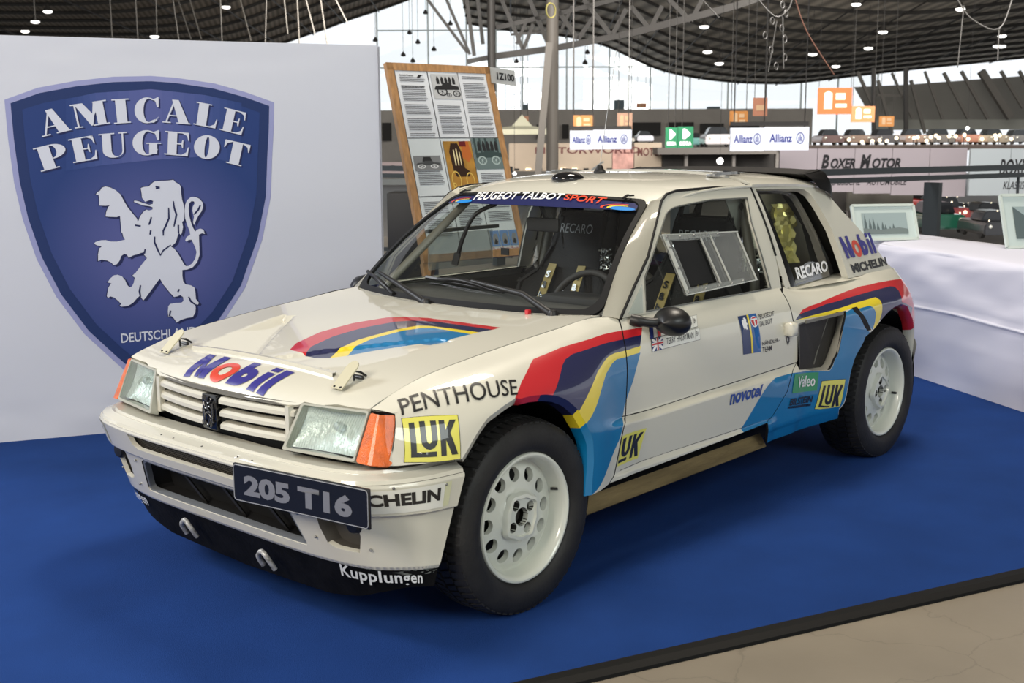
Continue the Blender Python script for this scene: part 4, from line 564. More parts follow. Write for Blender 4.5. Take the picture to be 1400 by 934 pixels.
# ---- hanging signs
def sign_text(o, s, r, q, m, bold=.0, shear=0., d=.03, space=1.): 
    s0, z0, s1, z1, dd = r; lay_text('sign_lettering', s, hplane(s0, z0, s1, z1, dd-.002), [(q[0], q[3]), (q[1], q[3]), (q[1], q[2]), (q[0], q[2])], m, o, bold=bold, shear=shear, cuts=(1, 1), off=d*.3, space=space)
WS = mat('lightbox_white', rgb(190, 194, 204), .5, emit=(.90, .93, 1, 1), es=.42)
ALB = mat('insurer_blue', rgb(30, 44, 130), .5)
LB = ['narrow side of the white light box near the tall column, blue lettering', 'wide face of the white light box near the tall column, blue lettering',
      'narrow side of the white light box at the gallery end, blue lettering', 'wide face of the white light box at the gallery end, blue lettering']
for k in (0, 2):
    g = thing('light_box', ['white hanging light box with blue lettering, left of the green one', 'larger white hanging light box with blue lettering, right of the green one'][k//2], 'sign', H(0, 0, 0)*0)
    for j in (0, 1):
        r = HB['signA'][k+j]; o = hbox('sign_face', r, .12, WS, g)
        sign_text(o, 'Allianz', r, (.10, .66, .34, .70) if j == 0 else (.11, .62, .34, .70), ALB, .03)
        s0, z0, s1, z1, d = r; cx, w, h = (.80, .11, .25) if j == 0 else (.80, .09, .25)
        lay('sign_emblem', poly_bm(ring(el(cx, .52, w, h), el(cx, .52, w*.80, h*.80))), hplane(s0, z0, s1, z1, d), SQ, ALB, o, cuts=(1, 1), off=.012)
        lay('sign_emblem', poly_bm([[(cx-w*.10, .38), (cx+w*.10, .38), (cx+w*.10, .68), (cx-w*.10, .68)], [(cx-w*.45, .38), (cx-w*.22, .38), (cx-w*.22, .58), (cx-w*.45, .58)], [(cx+w*.22, .38), (cx+w*.45, .38), (cx+w*.45, .58), (cx+w*.22, .58)]]), hplane(s0, z0, s1, z1, d), SQ, ALB, o, cuts=(1, 1), off=.012)
    r = HB['signA'][k]; r2 = HB['signA'][k+1]
    for s in (r[0]+.1, r2[2]-.1, r2[0]): bar('sign_hanger', H(s, r[4]+.1, r[3]), H(s, r[4]+.1, 11.5), .022, .022, DGREY, g)
    bar('sign_bracket', H(r[0], r[4]+.1, r[3]+.10), H(r2[2], r[4]+.1, r[3]+.10), .08, .10, DGREY, g)
GS = mat('inspection_green', rgb(20, 112, 72), .4, emit=rgb(24, 138, 88), es=.15)
g = thing('light_box', 'green hanging light box with white triangles and lettering', 'sign')
for r in HB['signG']:
    o = hbox('sign_face', r, .12, GS, g); s0, z0, s1, z1, d = r
    lay('sign_emblem', poly_bm([[(.30, .42), (.48, .42), (.80, .62), (.80, .70), (.45, .90), (.30, .90), (.58, .66)]]), hplane(s0, z0, s1, z1, d), SQ, mat('sign_white', rgb(235, 240, 236), .5, emit=(1, 1, 1, 1), es=.4), o, cuts=(1, 1), off=.012)
    sign_text(o, 'DEKRA', r, (.12, .88, .12, .30), MATS['sign_white'], .04)
for k in range(3): bar('sign_hanger', H(HB['signG'][0][0]+.25*k+.1, 44.1, HB['signG'][0][3]), H(HB['signG'][0][0]+.25*k+.1, 44.1, 11.5), .022, .022, DGREY, g)
IC = [('orange', (214, 140, 60), 'orange hanging panel above the left white light box'), ('peach', (206, 160, 132), 'pale peach hanging panel above the left white light box'), ('orange', (206, 136, 64), 'orange hanging panel above the right white light box'),
      ('salmon', (212, 150, 110), 'small salmon panel just right of the display board'), ('orange', (226, 130, 60), 'tiny orange board in front of the tall windows'), ('salmon', (206, 138, 106), 'salmon square panel hung on chains high in the hall'),
      ('red', (240, 104, 54), 'big backlit orange red banner in front of the windows'), ('brown', (158, 104, 62), 'brown orange board beside the big backlit banner'), ('amber', (226, 150, 70), 'small amber board right of the brown orange board')]
for r, (nm, c_, lb) in zip(HB['info'], IC):
    o = tag(hbox('hanging_sign', r, .08, mat('panel_'+lb[:14], rgb(*[int(v*(1 if 'backlit' in lb else .74)) for v in c_]), .6, emit=rgb(*c_), es=.9 if 'backlit' in lb else .02)), lb, 'sign')
    w = mat('panel_print_lit', rgb(240, 226, 200), .6, emit=(1, .95, .85, 1), es=.6) if 'backlit' in lb else mat('panel_print', rgb(176, 146, 112), .6)
    lay('panel_print', poly_bm([[(.18, .2), (.42, .2), (.42, .8), (.30, .9), (.18, .8)], [(.52, .25), (.85, .25), (.85, .40), (.52, .40)], [(.52, .55), (.80, .55), (.80, .80), (.52, .80)]] if nm != 'salmon' else [[(.2, .3), (.8, .3), (.8, .6), (.2, .6)]]), hplane(r[0], r[1], r[2], r[3], r[4]), SQ, w, o, cuts=(1, 1), off=.02)
    for s in (r[0]+.05, r[2]-.05): bar('panel_cable', H(s, r[4]+.04, r[3]), H(s, r[4]+.04, 11.5 if r[4] < 60 else r[3]+6), .02, .02, DGREY, o)
# ---- booths in the hall
BEI = mat('booth_beige', rgb(172, 156, 138), .7, var=.08, scale=.6)
LILAC = mat('booth_lilac', rgb(178, 168, 172), .7)
g = tag(hbox('booth_wall', HB['motor'][0], .3, BEI), 'long beige booth wall with dark red lettering behind the car roof', 'booth')
r = HB['motor'][0]; w_ = r[2]-r[0]
lay_text('booth_lettering', 'MOTORWORLD', plane_fn(H(r[0]+w_*.255, r[4], r[1]+(r[3]-r[1])*.62), HR*w_*1.02, (0, 0, (r[3]-r[1])*.24)), SQ, mat('dark_red_letters', rgb(96, 44, 40), .6), g, bold=.02, cuts=(1, 1), off=.02)
for x_ in np.linspace(.05, .95, 9): hbox('wall_lamp', (r[0]+w_*x_, r[1]+.05, r[0]+w_*x_+.25, r[1]+.13, r[4]-.1), .08, WARM if int(x_*20) % 3 == 0 else DGREY, g)
g = tag(hbox('booth_wall', HB['motor'][1], 3.5, BEI), 'short beige booth wall with cropped red lettering, left of the dark bays', 'booth')
r = HB['motor'][1]; lay_text('booth_lettering', 'MOTOR', plane_fn(H(r[0]+.15, r[4], r[1]+(r[3]-r[1])*.55), HR*(r[2]-r[0])*1.0, (0, 0, (r[3]-r[1])*.28)), SQ, MATS['dark_red_letters'], g, bold=.02, cuts=(1, 1), off=.02)
tag(hbox('patterned_booth', HB['motor'][2], .2, mat('booth_red_white', rgb(196, 150, 140), .7, var=.4, scale=2)), 'red and white patterned booth panel between the beige walls', 'booth')
for k, (r, lb) in enumerate(zip(HB['boxer'], ('lilac grey booth fascia with black lettering right of the car roof', 'pale grey booth fascia at the right edge of the picture'))):
    m_ = LILAC if k == 0 else mat('booth_pale', rgb(186, 194, 196), .7)
    g = thing('booth_fascia', lb, 'booth')
    s0, z0, s1, z1, d = r; n = 5 if k == 0 else 2
    for i in range(n): hbox('fascia_panel', (s0+(s1-s0)*i/n, z0-(.12 if k == 0 else 0)*i/n*2, s0+(s1-s0)*(i+1)/n-.015, z1, d), .12, m_, g)
    if k == 0:
        W_, Hh = s1-s0, z1-z0
        for s_, a_, b_, z_, h_ in (('B', .220, .262, .50, .34), ('OXER', .270, .402, .50, .25), ('M', .427, .486, .50, .34), ('OTOR', .492, .645, .50, .25)):
            lay_text('booth_lettering', s_, plane_fn(H(s0+W_*a_, d, z0+Hh*(z_+.02)), HR*W_*(b_-a_), (0, 0, Hh*h_)), SQ, mat('black_letters', rgb(20, 18, 22), .6), g, bold=.045, shear=.25, cuts=(1, 1), off=.012)
        for s_, a_, b_ in (('KLASSISCHE', .257, .436), ('AUTOMOBILE', .467, .683)):
            lay_text('booth_lettering', s_, plane_fn(H(s0+W_*a_, d, z0+Hh*.12), HR*W_*(b_-a_), (0, 0, Hh*.16)), SQ, mat('black_letters', rgb(20, 18, 22), .6), g, bold=.01, shear=.25, cuts=(1, 1), off=.012)
    else:
        W_, Hh = s1-s0, z1-z0
        lay_text('booth_lettering', 'BOXER MOTOR', plane_fn(H(s0+W_*.36, d, z0+Hh*.42), HR*W_*.9, (0, 0, Hh*.36)), SQ, mat('black_letters', rgb(20, 18, 22), .6), g, bold=.02, shear=.25, cuts=(1, 1), off=.012)
        lay_text('booth_lettering', 'KLASSISCHE', plane_fn(H(s0+W_*.42, d, z0+Hh*.13), HR*W_*.42, (0, 0, Hh*.17)), SQ, mat('black_letters', rgb(20, 18, 22), .6), g, bold=.01, shear=.25, cuts=(1, 1), off=.012)
for r, c_, lb in zip(HB['boothwall'], ((84, 80, 76), (150, 146, 134), (60, 56, 52)), ('dark booth wall below the lilac fascia', 'light booth backdrop below the lilac fascia', 'brown booth post below the lilac fascia')):
    tag(hbox('booth_backdrop', r, .2, mat('bd_'+lb[:6], rgb(*c_), .8, var=.25, scale=1)), lb, 'booth')
tag(hbox('hall_deck', HB['deck2'][0], 7.0, mat('deck_brown', rgb(110, 98, 92), .8, var=.35, scale=1.5)), 'long brown upper deck crowded with parked cars, right of the light boxes', 'deck')
# pale tent
g = thing('tent', 'cream pointed pavilion tent beside the display board', 'tent')
zt = hp_ = HB['info'][3][1]-.2
c = H(.55, 62, 2.02); bm = bmesh.new(); ap = bm.verts.new(c+Vector((0, 0, .75)))
cr = [bm.verts.new(c+HR*a+HF*b_) for a, b_ in ((-1.7, -1.5), (0, -1.6), (1.7, -1.5), (1.7, 1.5), (-1.7, 1.5))]; mdl = [bm.verts.new(c+Vector((0, 0, .18))+HR*a*.3+HF*b_*.3) for a, b_ in ((-1.7, -1.5), (0, -1.6), (1.7, -1.5), (1.7, 1.5), (-1.7, 1.5))]
lw = [bm.verts.new(v.co-Vector((0, 0, .25))) for v in cr]
for i in range(5):
    j = (i+1) % 5; bm.faces.new((ap, mdl[i], mdl[j])); bm.faces.new((mdl[i], cr[i], cr[j], mdl[j])); bm.faces.new((cr[i], lw[i], lw[j], cr[j]))
link('tent_roof', finish(bm, 30), mat('tent_cream', rgb(206, 204, 180), .8), g)
for a in (-1.6, 1.6): bar('tent_pole', H(.55+a, 60.5, -2.3), H(.55+a, 60.5, 2.0), .07, .07, GREY, g)
# ---- lamps
def lamp(lb, p, r, L, m, grp, cat='lamp', hang=.02, shade=None):
    g = thing('hanging_lamp', lb, cat, p, 0, grp)
    bar('lamp_cable', (0, 0, .1), (0, 0, L), hang, hang, DGREY, g)
    bm = bmesh.new(); bmesh.ops.create_uvsphere(bm, u_segments=12, v_segments=6, radius=r, matrix=Matrix.Diagonal((1, 1, .42, 1))); link('lamp_bulb', finish(bm, 180), m, g)
    lathe('lamp_shade', [(r*1.05, r*.15), (r*.6, r*.8), (r*.25, r*1.4), (0, r*1.45)], shade or STEELH, g, 12, 'Z')
    return g
lrl = ['under the right roof just beside the truss end', 'under the right roof, upper of the close pair over the windows', 'under the right roof, lower of the close pair over the windows', 'under the right roof above the orange red banner, left one', 'under the right roof above the orange red banner, lower right one', 'at the very top, under the right roof',
       'big one in the middle of the right roof', 'small one below the big lamp of the right roof', 'near the right edge under the right roof', 'left of the tiny pair at the top right', 'right of the tiny pair at the top right', 'left of the low pair near the right edge', 'right of the low pair near the right edge', 'in front of the round column']
for k, ((s, z), lb) in enumerate(zip(HB['lampsR'], lrl)):
    q = 1+.035*(k % 5); lamp('white hanging lamp '+lb, H(s*q, 75*q, 1.481+(z-1.481)*q), .30, 3.6, WHITEL, 'lamps under the right roof')
lll = ['third from the left edge under the left roof', 'second from the left edge under the left roof', 'lowest and nearest the left edge under the left roof', 'just above the banner top under the left roof', 'at the top above the banner under the left roof']
for k, ((s, z), lb) in enumerate(zip(HB['lampsL'], lll)):
    q = 1+.04*(k % 3); lamp('white hanging lamp, '+lb, H(s*q, 70*q, 1.481+(z-1.481)*q), .26, 4.4, WHITEL, 'lamps under the left roof')
ORD = ['first', 'second', 'third', 'fourth', 'fifth', 'sixth', 'seventh', 'eighth', 'ninth', 'tenth', 'eleventh', 'twelfth', 'thirteenth', 'fourteenth', 'fifteenth', 'sixteenth', 'seventeenth', 'eighteenth', 'nineteenth', 'twentieth', 'last']
pd_ = sorted(HB['pend'])
for i, (s, z) in enumerate(pd_): q = 1+.03*(i % 3); zz = 1.481+(z-1.481)*q; lamp('small dark pendant lamp before the bright windows, %s from the left' % ORD[i], H(s*q, 90*q, zz), .20, 13.3-zz, STEELH, 'dark pendants before the windows', shade=DGREY)
for i in range(3): bar('lamp_beam', H(-16, 90*(1+.03*i), 13.3), H(12, 90*(1+.03*i), 13.3), .2, .2, STEELH, tr)
for (s, z), lb in zip(HB['globes'], ('round white globe lamp right above the car roof', 'round white globe lamp under the sloping wall at right', 'small round white lamp beside the display board')):
    g = thing('globe_lamp', lb, 'lamp', H(s, 30, z)); r_ = .085 if 'right above' in lb else .05
    bm = bmesh.new(); bmesh.ops.create_uvsphere(bm, u_segments=20, v_segments=12, radius=r_); link('globe', finish(bm, 180), WHITEL, g)
    bar('lamp_cable', (0, 0, 0), (0, 0, 11.5-z), .006, .006, STEELH, g)
for k, (s, z) in enumerate(sorted(HB['glow'])):
    g = thing('spotlight', 'tiny glowing spotlight above the upper deck cars, %s from the left' % ORD[k], 'lamp', H(s, 48, z), 0, 'spotlights on the upper deck')
    bm = bmesh.new(); bmesh.ops.create_uvsphere(bm, u_segments=10, v_segments=6, radius=.075); link('spot_bulb', finish(bm, 180), WARM, g)
    bar('spot_stem', (0, .02, HB['deck2'][0][3]-z), (0, .02, 0), .02, .02, DGREY, g)
# ---- air hoses and chains hanging in the hall
HO = mat('hose_grey', rgb(84, 82, 78), .5); HC = mat('hose_copper', rgb(92, 60, 46), .5)
TB = HB['tubes']; P3 = lambda seg, e: H(seg[2*e], 19, seg[2*e+1])
def hose(lb, segs_, m, r=.011, sm=5): up = TB[segs_[0]][1] > 3.7; tag(tube('air_hose', ([P3(TB[segs_[0]], 0)+Vector((0, 0, 11.5-TB[segs_[0]][1]))] if up else [])+[P3(TB[segs_[0]], 0)]+[P3(TB[i], 1) for i in segs_], r, m, None, 7, smooth=sm), lb, 'hose')
hose('grey looping air hose hanging over the windows, left of the copper one', [0, 1, 2], HO)
hose('thin chain of couplings hanging below the left air hose', [3], HO, .010, 0); hose('thin pale cord hanging left of the coupling chain', [4], HO, .008, 0)
hose('copper coloured hose slanting down from the roof', [5, 6], HC); hose('grey looping air hose near the right edge of the picture', [7, 8, 9], HO)
hose('short cord hanging below the right air hose', [10], HO, .010, 0); hose('thin slanted cord between truss and coupling chain', [11], HO, .008, 0); hose('thin cord hanging just left of the right air hose', [12], HO, .008, 0)
for i, (s, z) in enumerate(sorted(HB['hangs'], key=lambda q: -q[1])):
    tag(lathe('hose_ring', [(.05*math.cos(t)*.18+.055, .05*math.sin(t)*.18) for t in np.linspace(0, 6.28, 7)], HO, None, 16, 'Y'), 'small metal ring hanging among the air hoses, %s from the top' % ORD[i], 'ring', 'rings among the air hoses').location = H(s*.952, 19.05, 1.481+(z-1.481)*.952)
tag(lathe('coiled_hose', [(.115+.012*math.cos(t), .012*math.sin(t)) for t in np.linspace(0, 6.28, 7)], mat('hose_yellow', rgb(170, 160, 90), .5), None, 28, 'Y'), 'yellow and grey coil of hose hanging on the truss', 'hose').location = H(.65, 20, 3.55)
for k, (s0, z0, s1, z1, w) in enumerate(sorted(HB['hangL'])): tag(bar('ceiling_cable', H(s1+(s0-s1)*(11.5-z1)/(z0-z1), 40, 11.5), H(s1, 40, z1), .03, .03, mat('cable_grey', rgb(84, 80, 74), .6)), 'thin pale cable under the left roof above the banner, %s from the left' % ORD[k], 'cable', 'cables under the left roof')
# ---- distant cars, each with body, cabin, wheels and lamps
CC = dict(red=(214, 44, 30), cream=(226, 206, 150), scarlet=(190, 40, 28), crimson=(196, 52, 34), silver=(160, 158, 152), green=(22, 74, 56), dark=(40, 40, 44), black=(24, 22, 24), grey=(120, 116, 110), white=(206, 202, 204), teal=(120, 172, 168), steel=(190, 190, 200), steel2=(170, 168, 160), maroon=(92, 70, 66), bronze=(120, 100, 86), slate=(96, 92, 92), umber=(132, 110, 96), pewter=(128, 122, 116), clay=(140, 96, 78), sand=(156, 144, 124), smoke=(88, 86, 84), rust=(120, 76, 50), ash=(104, 104, 100))
CLB = dict(red='bright red car under the lilac booth fascia', cream='cream yellow car beside the railing post', scarlet='low scarlet car in front of the bright red one', crimson='crimson car right of the railing post', silver='silver car partly hidden by the framed picture', green='dark green car below the scarlet one', dark='charcoal car behind the framed picture', black='black car nearest the right framed picture', grey='grey car below the lilac fascia behind the car tail', white='small white car on the gallery right of the green sign', teal='small teal van on the gallery beside the white car', steel='silver car on top of the short beige booth', steel2='dull silver car left of the short beige booth', maroon='brown maroon car at the left end of the upper deck', bronze='bronze car second from left on the upper deck', slate='slate grey car, third from the left on the upper deck', umber='umber brown car, fourth from the left on the upper deck', pewter='pewter grey car, fifth from the left on the upper deck', clay='clay red car, sixth from the left on the upper deck', sand='sand coloured car, seventh from the left on the upper deck', smoke='smoke grey car at the right end of the upper deck', rust='rust brown car seen between banner and display board', ash='ash grey car seen low between banner and display board')
for nm, s, z, d, w in HB['cars']:
    if 48.5 < d < 50.5: z = HB['deck2'][0][3]
    if nm in ('white', 'teal'): z = HB['deck'][0][3]; d = 62 if nm == 'white' else 66; s *= d/(62 if nm == 'white' else 72)
    if nm in ('steel', 'steel2'): z = HB['motor'][1][3]
    g = thing('parked_car', CLB[nm], 'car', H(s, d, z), R(YAW-90+random.Random(nm).uniform(-3, 3))); k_ = w/1.8
    m = mat('car_'+nm, rgb(*CC[nm]), .3, coat=.8)
    prof = [(-.9, .18), (-.92, .5), (-.86, .72), (-.72, .80), (.72, .80), (.86, .72), (.92, .5), (.9, .18)]
    cabp = [(-.72, .78), (-.52, 1.22), (-.38, 1.28), (.38, 1.28), (.52, 1.22), (.72, .78)]
    prism('car_body', [(a*k_, b_*k_) for a, b_ in prof], 3.6*k_, m, None, g, bevel=.06*k_)
    prism('car_cabin', [(a*k_, b_*k_) for a, b_ in cabp], 1.5*k_, mat('car_glass', rgb(30, 32, 34), .15), Matrix.Translation((0, 1.0*k_, 0)), g, bevel=.05*k_)
    for a in (-1, 1):
        for b_ in (.6, 2.9): lathe('car_wheel', [(0, -.09*k_), (.30*k_, -.09*k_), (.30*k_, .09*k_), (0, .09*k_)], DGREY, g, 12, 'X', (a*.80*k_, b_*k_, .30*k_))
        bm = bmesh.new(); bmesh.ops.create_uvsphere(bm, u_segments=10, v_segments=6, radius=.09*k_, matrix=Matrix.Translation((a*.62*k_, -.01, .58*k_))); link('car_headlamp', finish(bm, 180), WARM if nm in ('red', 'cream', 'crimson', 'scarlet', 'steel') else mat('lamp_clear', rgb(200, 200, 190), .2), g)
        if nm in ('red', 'cream', 'crimson', 'scarlet', 'green', 'black', 'dark'):
            for q in (.25, .62): bm = bmesh.new(); bmesh.ops.create_uvsphere(bm, u_segments=8, v_segments=5, radius=.035*k_, matrix=Matrix.Translation((a*q*k_, .1, 1.32*k_ if q < .3 else .86*k_))); link('roof_spot', finish(bm, 180), WARM, g)
# between banner and display board
r = HB['leftgap'][0]; o = tag(hbox('booth_fascia', r, .1, mat('pink_fascia', rgb(176, 158, 156), .7)), 'pinkish booth fascia seen between banner and display board', 'booth')
sign_text(o, '101', r, (.25, .75, .25, .75), mat('black_letters', rgb(20, 18, 22), .6), .03)
tag(hbox('booth_fascia', HB['leftgap'][2], .1, mat('grey_fascia', rgb(120, 124, 122), .7)), 'grey booth fascia below the pinkish one left of the board', 'booth')

# ============================================================ the stand
ALR = mat('rail_grey', rgb(58, 63, 65), .45, metal=.3)
def railing(lb, a, b, posts, rods, k=0):
    a, b = Vector(a), Vector(b); g = thing('railing', lb, 'railing')
    for z, w in ((1.142, .066), (1.052, .052)):
        A_, B_ = a.copy(), b.copy(); A_.z = B_.z = z; bar('rail', A_, B_, .06, w, ALR, g)
    for t in posts: p_ = a+(b-a)*t; bar('post', (p_.x, p_.y, 0), (p_.x, p_.y, 1.0), .20, .06, ALR, g, up=(0, 1, 0) if k else (b-a).normalized())
    for t in rods: p_ = a+(b-a)*t; bar('rod', (p_.x, p_.y, 0), (p_.x, p_.y, 1.07), .025, .025, ALR, g)
    bar('bottom_rail', (a.x, a.y, .12), (b.x, b.y, .12), .04, .05, ALR, g)
railing('dark grey railing with two rails behind the white table and framed pictures', (6.6, 3.32, 0), (17.0, .62, 0), [.02, .365, .9], [.20, .51])
railing('dark grey railing segment between banner and display board', (7.2, 9.9, 0), (7.9, 6.4, 0), [.3, .95], [.6])
tag(box('black_cabinet', (4.72, 4.72, .52), (.50, .40, 1.02), mat('cabinet_black', rgb(16, 16, 17), .5), rot=Matrix.Rotation(R(40), 3, 'Z'), bevel=.01), 'tall black cabinet standing behind the display board', 'cabinet')
# ---- banner wall
bd = Vector((math.cos(R(-26)), math.sin(R(-26)), 0)); b0 = Vector((-.119, 2.596, 0)); bn_ = Vector((-bd.y, bd.x, 0))*-1
BAN = HB['ban']
CLOTHW = mat('white_banner_cloth', rgb(205, 208, 219), .75, bump=.12, bscale=500, spec=.2)
def wr(a, z):       # soft folds of the stretched cloth
    f = .004*noise.noise(Vector((a*1.3, z*3.1, 2)))+.010*math.exp(-((z-.08)/.10)**2)*noise.noise(Vector((a*3.5, z*9, 7)))+.004*math.exp(-((z-1.88)/.09)**2)*noise.noise(Vector((a*4, z*14, 1)))
    return f+.006*math.exp(-((z-.35+.25*a)/.03)**2)*max(0, noise.noise(Vector((a*2, 3, 3)))+.2)
def bpt(a, z, o=0.): return b0+bd*a+Vector((0, 0, z))+bn_*(o+wr(a, z))
def bfn_(P, o=0.): return np.array([tuple(bpt(a, z, o)) for a, z in P])
bw = thing('backdrop_banner', 'tall white cloth banner wall with a blue lion shield behind the car', 'banner', (0, 0, 0))
bm = bmesh.new(); na, nz_ = 90, 60; V = [[bm.verts.new(bpt(-1.2+3.193*i/na, .005+(1.983-.006*i/na)*j/nz_, 0)) for j in range(nz_+1)] for i in range(na+1)]
for i in range(na):
    for j in range(nz_): bm.faces.new((V[i][j], V[i+1][j], V[i+1][j+1], V[i][j+1]))
link('cloth', finish(bm, 180), CLOTHW, bw)
bm = bmesh.new()
for a in (-1.2, 1.985): bm_quad_box(bm, b0+bd*a-bn_*.03, b0+bd*a-bn_*.03+Vector((0, 0, 1.975)), .03, .03)
bm_quad_box(bm, b0+bd*-1.2-bn_*.03+Vector((0, 0, 1.96)), b0+bd*1.985-bn_*.03+Vector((0, 0, 1.955)), .03, .03)
link('frame', finish(bm), mat('frame_alu', rgb(150, 152, 155), .4, metal=.6), bw)
bar('edge_hem', b0+bd*1.992+bn_*.002, b0+bd*1.992+bn_*.002+Vector((0, 0, 1.976)), .006, .03, mat('hem_grey', rgb(150, 152, 160), .7), bw, up=bn_)
SHIELD = mat('shield_print', rgb(38, 68, 136), .7)
nt = SHIELD.node_tree; b = nt.nodes['Principled BSDF']; tc = nt.nodes.new('ShaderNodeTexCoord')
mpg = nt.nodes.new('ShaderNodeMapping'); mpg.vector_type = 'TEXTURE'; cgl = b0+bd*.80+Vector((0, 0, .93)); mpg.inputs['Location'].default_value = cgl; mpg.inputs['Scale'].default_value = (.62, .62, .62)
gr = nt.nodes.new('ShaderNodeTexGradient'); gr.gradient_type = 'SPHERICAL'; rp = nt.nodes.new('ShaderNodeValToRGB')
rp.color_ramp.elements[0].color = rgb(22, 52, 114); rp.color_ramp.elements[1].color = rgb(80, 86, 146); rp.color_ramp.elements[0].position = .08; rp.color_ramp.elements[1].position = .75
nt.links.new(tc.outputs['Object'], mpg.inputs[0]); nt.links.new(mpg.outputs[0], gr.inputs[0]); nt.links.new(gr.outputs[0], rp.inputs[0]); nt.links.new(rp.outputs[0], b.inputs['Base Color'])
LAV = mat('lavender_print', rgb(148, 152, 196), .7); NVY = mat('navy_print', rgb(14, 42, 96), .7); BPR = mat('banner_print_navy', rgb(30, 62, 128), .7)
BWH = mat('banner_white_print', rgb(204, 208, 222), .7); BSH = mat('banner_shadow_print', rgb(12, 24, 76), .7)
out = [tuple(q) for q in BAN['outer']]; cx_, cz_ = .80, 1.15
def shrink(P_, d):
    n = len(P_); o = []
    for i in range(n):
        a, p_, c = np.array(P_[i-1]), np.array(P_[i]), np.array(P_[(i+1) % n]); t = (c-a); t /= np.linalg.norm(t); nn = np.array([-t[1], t[0]])
        e1 = (p_-a)/np.linalg.norm(p_-a); e2 = (c-p_)/np.linalg.norm(c-p_); k = 1/max(.55, abs(float(np.dot(nn, np.array([-e1[1], e1[0]])))))
        if np.dot(nn, np.array([cx_, cz_])-p_) < 0: nn = -nn
        o.append(tuple(p_+nn*d*k))
    return o
def bprint(nm, polys, m, o, cuts=1, par=None): 
    bm = poly_bm(polys); xs = [v.co.x for v in bm.verts]; ys = [v.co.y for v in bm.verts]
    if cuts > 1:
        for i in range(1, cuts):
            bmesh.ops.bisect_plane(bm, geom=bm.verts[:]+bm.edges[:]+bm.faces[:], plane_co=(min(xs)+(max(xs)-min(xs))*i/cuts, 0, 0), plane_no=(1, 0, 0))
            bmesh.ops.bisect_plane(bm, geom=bm.verts[:]+bm.edges[:]+bm.faces[:], plane_co=(0, min(ys)+(max(ys)-min(ys))*i/cuts, 0), plane_no=(0, 1, 0))
    for v in bm.verts: v.co = bpt(v.co.x, v.co.y, o)
    me = bpy.data.meshes.new(nm); bm.normal_update(); bm.to_mesh(me); bm.free(); return link(nm, me, m, par or bw)
bprint('shield_rim', [out], LAV, .0015, 16); bprint('shield_border', [shrink(out, .026)], NVY, .0030, 16)
sf = bprint('shield_field', [shrink(out, .075)], SHIELD, .0045, 16)
# lettering band: three tones from the middle outwards
bd_ = BAN['band']
tp, bt = bd_[:5], bd_[5:]
def band_poly(u0, u1):
    f = lambda P_, u: tuple(np.array([np.interp(u, np.linspace(0, 1, 5), [q[0] for q in P_]), np.interp(u, np.linspace(0, 1, 5), [q[1] for q in P_])]))
    us = np.linspace(u0, u1, 8); return [f(tp, u) for u in us]+[f(bt[::-1], u) for u in us[::-1]]
for i in range(20):
    u = i/20; t = 1-abs(u+.025-.5)*2; c_ = [int(24+(84-24)*t**.8), int(54+(92-54)*t**.8), int(116+(152-116)*t**.8)]
    bprint('band_tone', [band_poly(u, u+.0505)], mat('band_tone_%d_%d' % (c_[0], c_[2]), rgb(*c_), .7), .0056, 1, sf)
bx_ = lambda x0, x1, y0, y1: [(x0, y0), (x1, y0), (x1, y1), (x0, y1)]
GL = {
 'A': [bx_(0, .30, 0, .045), [(.10, .03), (.16, .03), (.37, .80), (.33, .90)], [(.28, 1), (.52, 1), (.94, .04), (.58, .04)], bx_(.50, 1, 0, .045), [(.19, .30), (.56, .30), (.54, .345), (.205, .345)]],
 'M': [bx_(.09, .14, .04, .96), bx_(0, .24, 0, .045), [(0, 1), (.34, 1), (.60, .42), (.52, .02), (.47, .02), (.13, .93), (0, .955)], bx_(.66, .90, .04, .96), [(.60, .42), (.70, .66), (.70, 1), (.64, 1), (.52, .30)], bx_(.62, 1, .955, 1), bx_(.54, 1, 0, .045)],
 'I': [bx_(.20, .80, .03, .97), bx_(0, 1, 0, .045), bx_(0, 1, .955, 1)],
 'L': [bx_(.13, .55, .03, .97), bx_(0, .68, .955, 1), bx_(0, .97, 0, .045), [(.97, 0), (1, .40), (.965, .40), (.90, .16), (.70, .04), (.70, 0)]],
 'T': [bx_(.32, .70, .03, .97), bx_(.20, .82, 0, .045), bx_(0, 1, .955, 1), [(0, 1), (0, .66), (.035, .66), (.10, .86), (.30, .96), (.30, 1)], [(1, 1), (1, .66), (.965, .66), (.90, .86), (.72, .96), (.72, 1)]],
 'O': ring(el(.5, .5, .5, .5), el(.5, .5, .085, .43)),
}
GL['E'] = [bx_(.13, .50, .03, .97), bx_(0, .97, 0, .045), bx_(0, .97, .955, 1), [(.97, 0), (1, .38), (.965, .38), (.90, .16), (.70, .04), (.70, 0)], [(.97, 1), (1, .66), (.965, .66), (.90, .86), (.70, .96), (.70, 1)], [(.50, .475), (.68, .475), (.72, .34), (.76, .34), (.76, .68), (.72, .68), (.68, .525), (.50, .525)]]
GL['C'] = ring(el(.52, .5, .50, .5, 48, 318, 30), el(.60, .5, .22, .455, 62, 300, 30))[:-1]+[[(.93, .62), (1, .62), (1, 1), (.96, 1), (.80, .93), (.88, .80)], [(.97, .24), (1, .26), (.90, .10), (.80, .02), (.70, .03), (.86, .12)]]
GL['G'] = ring(el(.48, .5, .48, .5, 48, 330, 30), el(.54, .5, .20, .455, 62, 320, 30))[:-1]+[[(.86, .62), (.93, .62), (.93, 1), (.89, 1), (.74, .93), (.81, .80)], bx_(.58, .86, .06, .48), bx_(.48, 1, .46, .50)]
